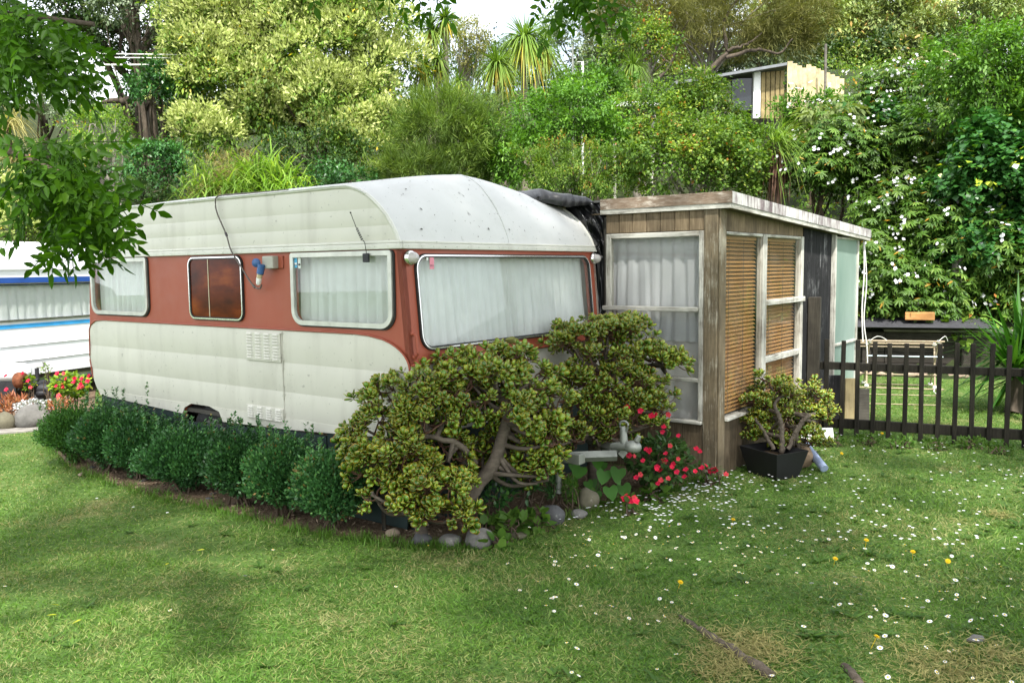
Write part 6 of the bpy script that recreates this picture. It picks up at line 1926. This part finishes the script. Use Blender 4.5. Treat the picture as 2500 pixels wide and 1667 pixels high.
hm = [heart_mesh(r) for r in (.075, .095, .06)]
hv_ = thing('heart_leaf_vine', 'trailing vine with heart shaped green leaves under the drawbar', 'vine', cw(.62, 1.2, 0))
hb0 = np.array(hv_.location)
hl_px = [(1395, 1130), (1418, 1140), (1435, 1175), (1445, 1180), (1475, 1150), (1504, 1165), (1395, 1170), (1390, 1195), (1365, 1165), (1460, 1120), (1510, 1145), (1488, 1190), (1455, 1200), (1400, 1210), (1425, 1215), (1350, 1190), (1340, 1150), (1470, 1130), (1520, 1185)]
st = []
for (px, py) in hl_px:
    p = atY(px, py, 5.55 + g.uniform(-.08, .08)) - hb0
    f = Vector((g.normal(0, .35), -.9, .45 + g.normal(0, .2)))
    o = link('leaf', hm[int(g.integers(0, 3))], hv_, p)
    q_ = f.to_track_quat('Z', 'Y') @ Matrix.Rotation(g.normal(0, .4), 4, 'Z').to_quaternion(); o.rotation_euler = q_.to_euler()
    st += limb([np.array([g.normal(0, .1), g.normal(0, .05), 0]), np.array([p[0] * .6, p[1] * .5, p[2] * .6 + .03]), p], .003, .0015, 4, 6)
obj('stem', st, M['twig'], hv_)
small_plant('fern_weed', 'feathery bright green weed under the galvanised tray', 'plant', 1392, 1195, 5.4, 22, 36, .06, (.024, .009), 'weed', 420, droop=-.2)
small_plant('fern_weed', 'second feathery weed, left of the other under the tray', 'plant', 1345, 1190, 5.45, 18, 34, .06, (.024, .009), 'glossy', 300, droop=-.2)
for k, (px, py, rx, ry, n, lab) in enumerate(((1190, 1290, 30, 22, 44, 'broad lobed weed leaves behind the pointed stone'), (1250, 1285, 40, 26, 60, 'bright broad weed clump in the bed between the stones'), (1315, 1270, 22, 24, 30, 'upright broad weed beside the dark leaning stone'), (1215, 1325, 26, 12, 26, 'low broad weeds at the lawn edge right of the pointed stone'), (1440, 1225, 24, 12, 26, 'small lobed weeds at the foot of the tall olive stone'), (1600, 1205, 24, 16, 30, 'weeds under the pink red flowers'))):
    small_plant('broad_weed', lab, 'plant', px, py, gp(px, py + ry)[1] - .02, rx, ry, .07, (.075, .06), 'weed', n, droop=-.1)
small_plant('succulent_cutting', 'dark fleshy leaved cutting growing under the jade plant', 'plant', 1215, 1205, 5.2, 38, 40, .1, (.05, .026), 'glossy', 160, droop=-.2)
small_plant('succulent_cutting', 'second dark fleshy cutting beside the heart leaf vine', 'plant', 1285, 1180, 5.35, 30, 44, .1, (.05, .026), 'glossy', 120, droop=-.2)
# low weeds along the fence
for k, (px, py) in enumerate(((2030, 1075), (2120, 1072), (2200, 1080), (2290, 1085), (2370, 1080), (2440, 1092))):
    small_plant('fence_weed', ['weeds at the big fence post foot', 'weeds under the third and fourth pickets', 'weeds under the middle pickets', 'taller weeds right of the fence middle', 'leafy weeds growing up the right hand pickets', 'weeds at the last pickets by the thick end post'][k], 'plant', px, py, gp(px, py + 14)[1], 40, 14, .08, (.035, .022), 'weed', 110, droop=-.2, group='weeds along the picket fence')

# ---------------------------------------------------------------- lawn
g = np.random.default_rng(505)
bedp = [(float(p[0]), float(p[1])) for p in bed_poly]
anxp = [tuple((ANX + a * Uv + b * Vv)[:2]) for a, b in ((.02, -.02), (.02, 3.7), (-2.7, 3.7), (-2.7, -.02))]
gsp = [(float(p[0]), float(p[1])) for p in gb_poly]; pthp = [(float(p[0]), float(p[1])) for p in pp]


def lawn_points(n, r0, r1, a=46):
    r = np.exp(g.uniform(math.log(r0), math.log(r1), n)); th = np.radians(g.uniform(-a, a, n))
    P = np.stack([r * np.sin(th), r * np.cos(th), np.zeros(n)], -1)
    k = ~(in_poly(P, bedp) | in_poly(P, anxp) | in_poly(P, gsp) | in_poly(P, pthp)) & (P[:, 1] < bank_line(P[:, 0]) - .2)
    k &= ~((P[:, 0] < -5.0) & (P[:, 1] > 9.2))
    return P[k]


P = lawn_points(420000, 2.75, 14)
r = np.linalg.norm(P[:, :2], axis=1); n = len(P)
tuft = vnoise(P, 3, 2.2); tall = np.clip(vnoise(P, 4, .8) * 1.6 - .4, 0, 1.2)
bare = (vnoise(P, 8, 1.1) * .65 + vnoise(P, 9, 4.0) * .35)
keep = (bare > .30) | (g.random(n) < .45)
P, r, tuft, tall = P[keep], r[keep], tuft[keep], tall[keep]; n = len(P)
D = nrm(rand_dirs(n, g) * np.array([1, 1, .3]) + UPV * (g.uniform(.25, 1.0, n) * (.6 + .5 * tuft))[:, None])
Lb = g.uniform(.016, .036, n) * (.75 + .6 * tuft) * (.85 + .5 * tall)
tag(obj('grass', [kites(P, D, rand_dirs(n, g) + UPV, Lb, g.uniform(.0019, .0035, n) * (1 + r * .11), g.random(n), .1, .35, .15)], L['grass']), 'short patchy lawn grass', 'grass', None, 'stuff')
# broad-leaved lawn weeds and clover, thicker on the right
Q = lawn_points(85000, 2.8, 11)
w_ = np.clip((Q[:, 0] + 1.0) * .32, .03, 1) * (vnoise(Q, 21, 2.6) > .40)
Q = Q[g.random(len(Q)) < w_]; n = len(Q)
dz = rand_dirs(n, g) * np.array([1, 1, .25]) + UPV * .25
tag(obj('clover', [kites(Q + UPV * .008, dz, UPV + rand_dirs(n, g) * .3, g.uniform(.012, .030, n), g.uniform(.008, .015, n), np.clip(g.normal(.4, .25, n), 0, 1), .08, .55)], L['weed']), 'clover and small broad leaved weeds in the lawn', 'clover', None, 'stuff')
# plantain and dandelion rosettes
Wd = lawn_points(700, 2.85, 8.5); Wd = Wd[g.random(len(Wd)) < np.clip(.25 + Wd[:, 0] * .25, .12, .9)]
wch = []
for q in range(8):
    a_ = q * .785 + g.uniform(-.3, .3, len(Wd)); sc = g.uniform(.5, 1.2, len(Wd))
    Dq = np.stack([np.cos(a_), np.sin(a_), g.uniform(.15, .75, len(Wd))], -1)
    wch.append(leaves6(Wd + UPV * .006, Dq, np.tile(UPV, (len(Wd), 1)), .062 * sc * g.uniform(.6, 1.2, len(Wd)), .019 * sc, np.clip(g.normal(.35, .25, len(Wd)), 0, 1), .08, .12))
tag(obj('lawn_weeds', wch, L['weed']), 'flat rosettes of plantain and dandelion leaves in the lawn', 'weeds', None, 'stuff')
# taller tufts along edges and a few in the open
T = []
for (x0, y0), (x1, y1) in zip(bedp[:14], bedp[1:15]):
    m_ = 26; t_ = g.random(m_)
    T.append(np.stack([x0 + (x1 - x0) * t_ + g.normal(0, .03, m_), y0 + (y1 - y0) * t_ - .03 + g.normal(0, .04, m_), np.zeros(m_)], -1))
cl = lawn_points(90, 2.9, 8)
T.append(cl[:60])
T = np.vstack(T); k = 14
B = np.repeat(T, k, 0) + g.normal(0, .018, (len(T) * k, 3)) * np.array([1, 1, 0]); n = len(B)
tag(obj('long_grass', [ribbons(B, nrm(rand_dirs(n, g) * np.array([1, 1, 0]) * .6 + UPV), g.uniform(.04, .11, n), .0045, g.uniform(.1, .6, n), g.random(n) * .5, 3)], L['grass']), 'longer grass tufts along the bed edge', 'grass', None, 'stuff')
# dry straw and bark chips
S = lawn_points(9000, 2.8, 9)
pat = vnoise(S, 31, 1.3); S = S[(pat > .52) | (g.random(len(S)) < .1)]; n = len(S)
tag(obj('dry_straw', [kites(S + UPV * .012, rand_dirs(n, g) * np.array([1, 1, .15]), UPV + rand_dirs(n, g) * .2, g.uniform(.03, .09, n), .003, g.random(n))], L['straw']), 'dry grass clippings on the lawn', 'straw', None, 'stuff')
n = 16000
cx, cy = np.array(bedp).min(0), np.array(bedp).max(0)
K = np.stack([g.uniform(cx[0], cy[0], n), g.uniform(cx[1], cy[1], n), np.full(n, .016)], -1); K = K[in_poly(K, bedp)]
ed = K[in_poly(K - np.array([-.05, .3, 0]), bedp) == False]
n = len(K)
tag(obj('bark_chips', [kites(K + UPV * g.uniform(0, .012, n)[:, None], rand_dirs(n, g) * np.array([1, 1, .3]), UPV + rand_dirs(n, g) * .4, g.uniform(.012, .045, n), g.uniform(.006, .016, n), g.random(n), .05, .5)], M['chip']), 'bark chips and dead leaves on the bed', 'mulch', None, 'stuff')


# daisies: the ones that show largest singly, the rest as one mass
def daisy_chunks(g_, r=.009, h=.045):
    ch = []
    a = np.arange(11) * 2 * math.pi / 11
    D = np.stack([np.cos(a), np.sin(a), np.full(11, .10)], -1)
    return kites(np.tile([0, 0, h], (11, 1)), D, np.tile(UPV, (11, 1)), r, r * .62, np.full(11, .7), .03, .6)


dm = []
for i in range(5):
    me = mesh_np('daisy', [daisy_chunks(g, .0078 + .0009 * i, .030 + .007 * i)] + [(lathe([(.0038, 0), (.0034, .0022), (0, .003)], 8)[0] + [0, 0, .030 + .007 * i], lathe([(.0038, 0), (.0034, .0022), (0, .003)], 8)[1])] + tube([(0, 0, 0), (.002, 0, .030 + .007 * i)], .0009, 4, False))
    me.materials.append(L['white']); me.materials.append(M['daisy_eye']); me.materials.append(L['weed'])
    idx = np.zeros(len(me.polygons), np.int32); idx[11:11 + 16] = 1; idx[11 + 16:] = 2
    me.polygons.foreach_set('material_index', idx)
    dm.append(me)
pts = []
while len(pts) < 760:
    c = lawn_points(600, 2.95, 8.5)
    wt = np.clip(.02 + np.clip(c[:, 0] + .35, 0, 1.2) * .8, 0, 1) * np.clip((c[:, 1] - 2.6) * .55, .1, 1)
    near = np.exp(-((c[:, 0] - .9) ** 2 / .5 + (c[:, 1] - 5.5) ** 2 / .30))
    wt = wt * (.22 + .35 * (vnoise(c, 41, 1.7) > .5)) + near * .9
    for p in c[g.random(len(c)) < wt]: pts.append(p)
pts = np.array(pts)
# dense drift along the annex foot
m_ = 120; t_ = g.random(m_)
e0, e1_ = gp(1450, 1262), gp(1830, 1165)
drift = e0 + (e1_ - e0) * t_[:, None] + np.stack([g.normal(0, .16, m_), -np.abs(g.normal(0, .20, m_)) - .02, np.zeros(m_)], -1)
pts = np.vstack([pts, drift])
pts = pts[~in_poly(pts, bedp) & ~in_poly(pts, anxp)]
pts = pts[np.argsort(np.hypot(pts[:, 0], pts[:, 1]))]
for i, p in enumerate(pts[:300]):
    o = link('daisy', dm[int(g.integers(0, 5))], None, p, (g.normal(0, .28), g.normal(0, .28), g.uniform(0, 6)))
    s = g.uniform(.8, 1.25); o.scale = (s, s, s)
    tag(o, 'small white daisy with yellow eye growing in the lawn', 'daisy', 'white daisies in the lawn')
rest = []
for p in pts[300:]:
    v, f, r_ = daisy_chunks(g, .0105, g.uniform(.03, .06))
    rest.append((v + p, f, r_))
tag(obj('daisies', rest, L['white']), 'farther white daisies dotted over the lawn', 'daisies', None, 'stuff')
# dandelions
ch = []
for lay in range(3):
    a = np.arange(14) * 2 * math.pi / 14 + lay * .2
    D = np.stack([np.cos(a), np.sin(a), np.full(14, .1 + .45 * lay)], -1)
    ch.append(kites(np.tile([0, 0, .06], (14, 1)), D, np.tile(UPV, (14, 1)), .016 - .003 * lay, .005, np.full(14, .5), .03, .6))
dme = mesh_np('dandelion', ch + tube([(0, 0, 0), (0, 0, .06)], .0012, 4, False)); dme.materials.append(L['dandelion'])
dl = ['yellow dandelion in the right middle of the lawn', 'yellow dandelion near the buried root', 'yellow dandelion far right on the lawn', 'yellow dandelion on the shady lawn below the planter', 'yellow dandelion at the lower right', 'yellow dandelion left of the lawn middle', 'yellow dandelion near the blue grey pipe', 'yellow dandelion below the weeds', 'tiny yellow dandelion by the fence']
for (px, py), lb in zip(((2228, 1347), (1654, 1419), (2310, 1360), (1786, 1270), (2126, 1556), (2112, 1319), (2048, 1103), (2035, 1362), (2150, 1058)), dl):
    o = link('dandelion', dme, None, gp(px, py, .05) * np.array([1, 1, 0]), (g.normal(0, .2) + .3, g.normal(0, .2), 0)); tag(o, lb, 'flower', 'yellow dandelions in the lawn')
# buried root, grey lump, fallen leaves
rt_ = thing('buried_root', 'brown surface root lying in dry grass at the bottom of the lawn', 'root', gp(1745, 1560))
ro = np.array(rt_.location)
obj('wood', shift(limb([gp(1660, 1505), gp(1745, 1558, .012), gp(1815, 1606, .012), gp(1885, 1655)], .012, .026, 8, 16, .004, g), ro), M['bark'], rt_)
rt2 = tag(obj('root_stub', limb([gp(2060, 1625), gp(2085, 1650, .01), gp(2110, 1690)], .016, .02, 8, 10, .003, g), M['bark']), 'short root stub at the bottom edge right of the longer root', 'root')
stone('grey_lump', 2392, 1572, 46, 22, 'stone_grey', 'pale grey stone lump in the dry grass at lower right', 77, .45, None, .5, .3, 1, 'stone')
S = np.vstack([gp(px, py) + g.normal(0, sg, (k, 3)) * np.array([1, 1, 0]) for px, py, k, sg in ((1830, 1590, 1500, .10), (2330, 1640, 1300, .13), (1760, 1640, 700, .08), (2440, 1600, 500, .08), (2440, 1262, 200, .05))]); n = len(S)
tag(obj('dead_grass', [kites(S * np.array([1, 1, 0]) + UPV * g.uniform(.004, .03, n)[:, None], rand_dirs(n, g) * np.array([1, 1, .2]), UPV + rand_dirs(n, g) * .3, g.uniform(.03, .08, n), .0035, g.random(n))], L['straw']), 'patches of dead grass around the roots', 'dead grass', None, 'stuff')
lf = mesh_np('fallen_leaf', [leaves6(np.zeros((1, 3)), np.array([[1.0, 0, .05]]), np.array([[0, 0, 1.0]]), np.array([.045]), np.array([.018]), np.array([.95]), .12, .1)]); lf.materials.append(L['begonia'])
for k, (px, py, lb) in enumerate(((148, 1480, 'yellow fallen leaf at the left of the lawn'), (140, 1502, 'yellow green fallen leaf just below the other at left'), (200, 1514, 'bright green fallen leaf lying at left'), (405, 1381, 'long yellow fallen leaf in the left lawn middle'), (500, 1343, 'pale fallen leaf near the bed'))):
    o = link('fallen_leaf', lf, None, gp(px, py, .025) * np.array([1, 1, 0]) + np.array([0, 0, .03]), (g.normal(0, .2), g.normal(0, .2), g.uniform(0, 6))); tag(o, lb, 'leaf')

# ---------------------------------------------------------------- the overhanging tree
g = np.random.default_rng(606)


def compound_leaf(seed):
    gg_ = np.random.default_rng(seed); ch = []
    n = int(gg_.integers(5, 8)); Lr = .20 * gg_.uniform(.85, 1.15)
    pts = np.array([[t_ * Lr, 0, .03 * t_ - .09 * t_ * t_] for t_ in np.linspace(0, 1, 9)])
    B, D, N, Ls_ = [], [], [], []
    for i in range(n):
        t_ = .22 + .72 * i / (n - 1); p = np.array([t_ * Lr, 0, .03 * t_ - .09 * t_ * t_])
        for s in (-1, 1):
            B.append(p); D.append([.55, s * .85, -.15 + gg_.normal(0, .25)]); N.append([gg_.normal(0, .15), -s * .25, 1]); Ls_.append(.042 * gg_.uniform(.8, 1.15) * (1 - .25 * abs(t_ - .55)))
    B.append(pts[-1]); D.append([1, 0, -.4]); N.append([0, 0, 1]); Ls_.append(.048)
    Ls_ = np.array(Ls_)
    ch.append(leaves6(np.array(B), np.array(D), np.array(N, float), Ls_, Ls_ * .45, np.clip(gg_.normal(.5, .2, len(B)), 0, 1), .12, .16))
    ch += tube(pts, .0013, 4, False)
    me = mesh_np('compound_leaf', ch); me.materials.append(L['melia'])
    return me


CL = [compound_leaf(700 + i) for i in range(8)]
tb = np.array([-3.3, .9, 0.0])
ot = thing('overhanging_tree', 'overhanging tree with glossy feather shaped leaves, its branches entering from the left and top', 'tree', tb)
wd = []
wd += limb([tb - [0, 0, .1], tb + [.05, 0, 1.2], tb + [.1, .1, 2.6], tb + [.3, .3, 4.4], tb + [.6, .5, 6.0]], .17, .07, 12, 18, .01, g)
sB, sB2 = atY(-330, 300, 2.2), atY(0, 364, 2.45)
wd += limb([tb + [.05, .05, 1.6], sB, sB2], .04, .012, 8, 14)
obj('trunk', shift(wd, tb), M['bark'], ot)
bB = [sB2, atY(70, 388, 2.45), atY(120, 412, 2.45), atY(180, 434, 2.45)]
brs = limb(bB, .011, .007, 7, 10)
bA = [tb + [.1, .1, 2.4], atY(-350, -40, 2.5), atY(-60, 30, 2.6), atY(120, 45, 2.65), atY(230, 60, 2.65)]
brs += limb(bA, .035, .008, 7, 16)
bD = [tb + [.2, .2, 3.2], np.array([-1.8, 1.9, 3.15]), np.array([-.5, 2.5, 2.95]), atY(1000, -90, 2.85), atY(1250, -120, 2.85), atY(1420, -60, 2.85), atY(1480, -20, 2.9)]
brs += limb(bD, .06, .008, 8, 24)
obj('branch', shift(brs, tb), M['bark'], ot)


def hang(n, region, Y, dY, down=.55, out=None):
    """compound leaves whose stalks start inside a picture region at about distance Y"""
    tw = []
    for k in range(n):
        a, b = region(g)
        p = atY(a, b, Y + g.uniform(-dY, dY))
        d = nrm(np.array([g.normal(0, .6) + (0 if out is None else out[0]), g.normal(0, .45), -down + g.normal(0, .25)]))
        z = Vector(nrm(UPV * .55 + np.array([0, -.7, 0]) + g.normal(0, .45, 3)))
        x = Vector(d); z = (z - x * z.dot(x)).normalized(); y = z.cross(x)
        o = link('compound_leaf', CL[int(g.integers(0, len(CL)))], ot, p - tb)
        o.rotation_euler = Matrix((x, y, z)).transposed().to_euler()
        s = g.uniform(.78, 1.08); o.scale = (s, s, s)


def tri(pts):
    q = np.array(pts, float)

    def f(g):
        w = g.dirichlet(np.ones(len(q))); p = w @ q
        return p[0], p[1]
    return f


hang(30, tri([(10, 335), (130, 325), (250, 355), (150, 410)]), 2.45, .22, .3)
hang(60, tri([(20, 380), (230, 370), (260, 450), (70, 440)]), 2.45, .25, .75)
hang(30, tri([(110, 440), (250, 430), (250, 500), (140, 500)]), 2.45, .22, .95)
hang(10, tri([(165, 500), (215, 500), (205, 540)]), 2.45, .15, 1.0)
hang(4, tri([(85, 470), (105, 480), (110, 495)]), 2.4, .1, .9, (-.25, 0))
hang(50, tri([(-90, -40), (60, -40), (140, 30), (20, 90), (-90, 90)]), 2.65, .3, .5)
hang(28, tri([(-60, 60), (90, 60), (140, 120), (20, 130)]), 2.6, .25, .8)
hang(18, tri([(100, 10), (180, 50), (190, 100), (100, 100)]), 2.6, .2, .7, (.35, 0))
hang(8, tri([(-60, 140), (-10, 140), (10, 160)]), 2.6, .2, .9)
hang(8, tri([(960, -110), (1000, -110), (1020, -90)]), 2.85, .08, 1.1)
hang(26, tri([(1330, -120), (1470, -120), (1480, -50), (1390, -60)]), 2.85, .15, 1.1)
hang(2, tri([(710, -150), (720, -140), (730, -150)]), 2.85, .05, 1.2)
hang(1, tri([(1105, -150), (1110, -148), (1112, -146)]), 2.85, .02, 1.2)
# the crown above the camera that shades the foreground
cl_ = []
kx, ky = -sdir.x / sdir.z, -sdir.y / sdir.z
for k in range(2600):
    sx, sy = g.uniform(-5.2, 6.5), g.uniform(2.2, 10.5)          # where the shadow of this clump falls, one metre up
    z = g.uniform(5.2, 7.4); x, y = sx - (z - 1) * kx, sy - (z - 1) * ky
    q = np.array([sx, sy, 0]) - CAR; u, v = q @ Uv, q @ Vv
    if -4.1 < u < 1.2 and -.55 < v < 2.5: p_ = 1.5               # over the caravan
    elif u >= 1.0 and v < 6.0 and sx > -.6: p_ = .45 if sy < 6.4 else .25
    elif v < -.5 and sx < .4: p_ = .08 if -1.5 < v < -.8 else .02
    else: p_ = .1
    if u > 1.9 and v > 3.4: p_ = .35
    if v > 5.0 or sy > 9.6 or (sx < -4.5 and sy > 8): p_ = 0
    if g.random() > p_ * .50: continue
    cl_.append((x, y, z))
cl_ = np.array(cl_)
tag(obj('crown', shift([clump_leaves(cl_, .40, 64, g, .15, .075, .3, .8, .6, .2)], tb), L['melia'], ot), kind='stuff')
tw = []
for c in cl_[::9]:
    s = tb + np.array([.3, .3, 4.2]) + np.array([.25, .2, 1.2]) * g.random()
    tw += limb([s, (s + c) / 2 + np.array([0, 0, .3]), c], .03, .006, 5, 8, .02, g)
obj('limb', shift(tw, tb), M['bark'], ot)
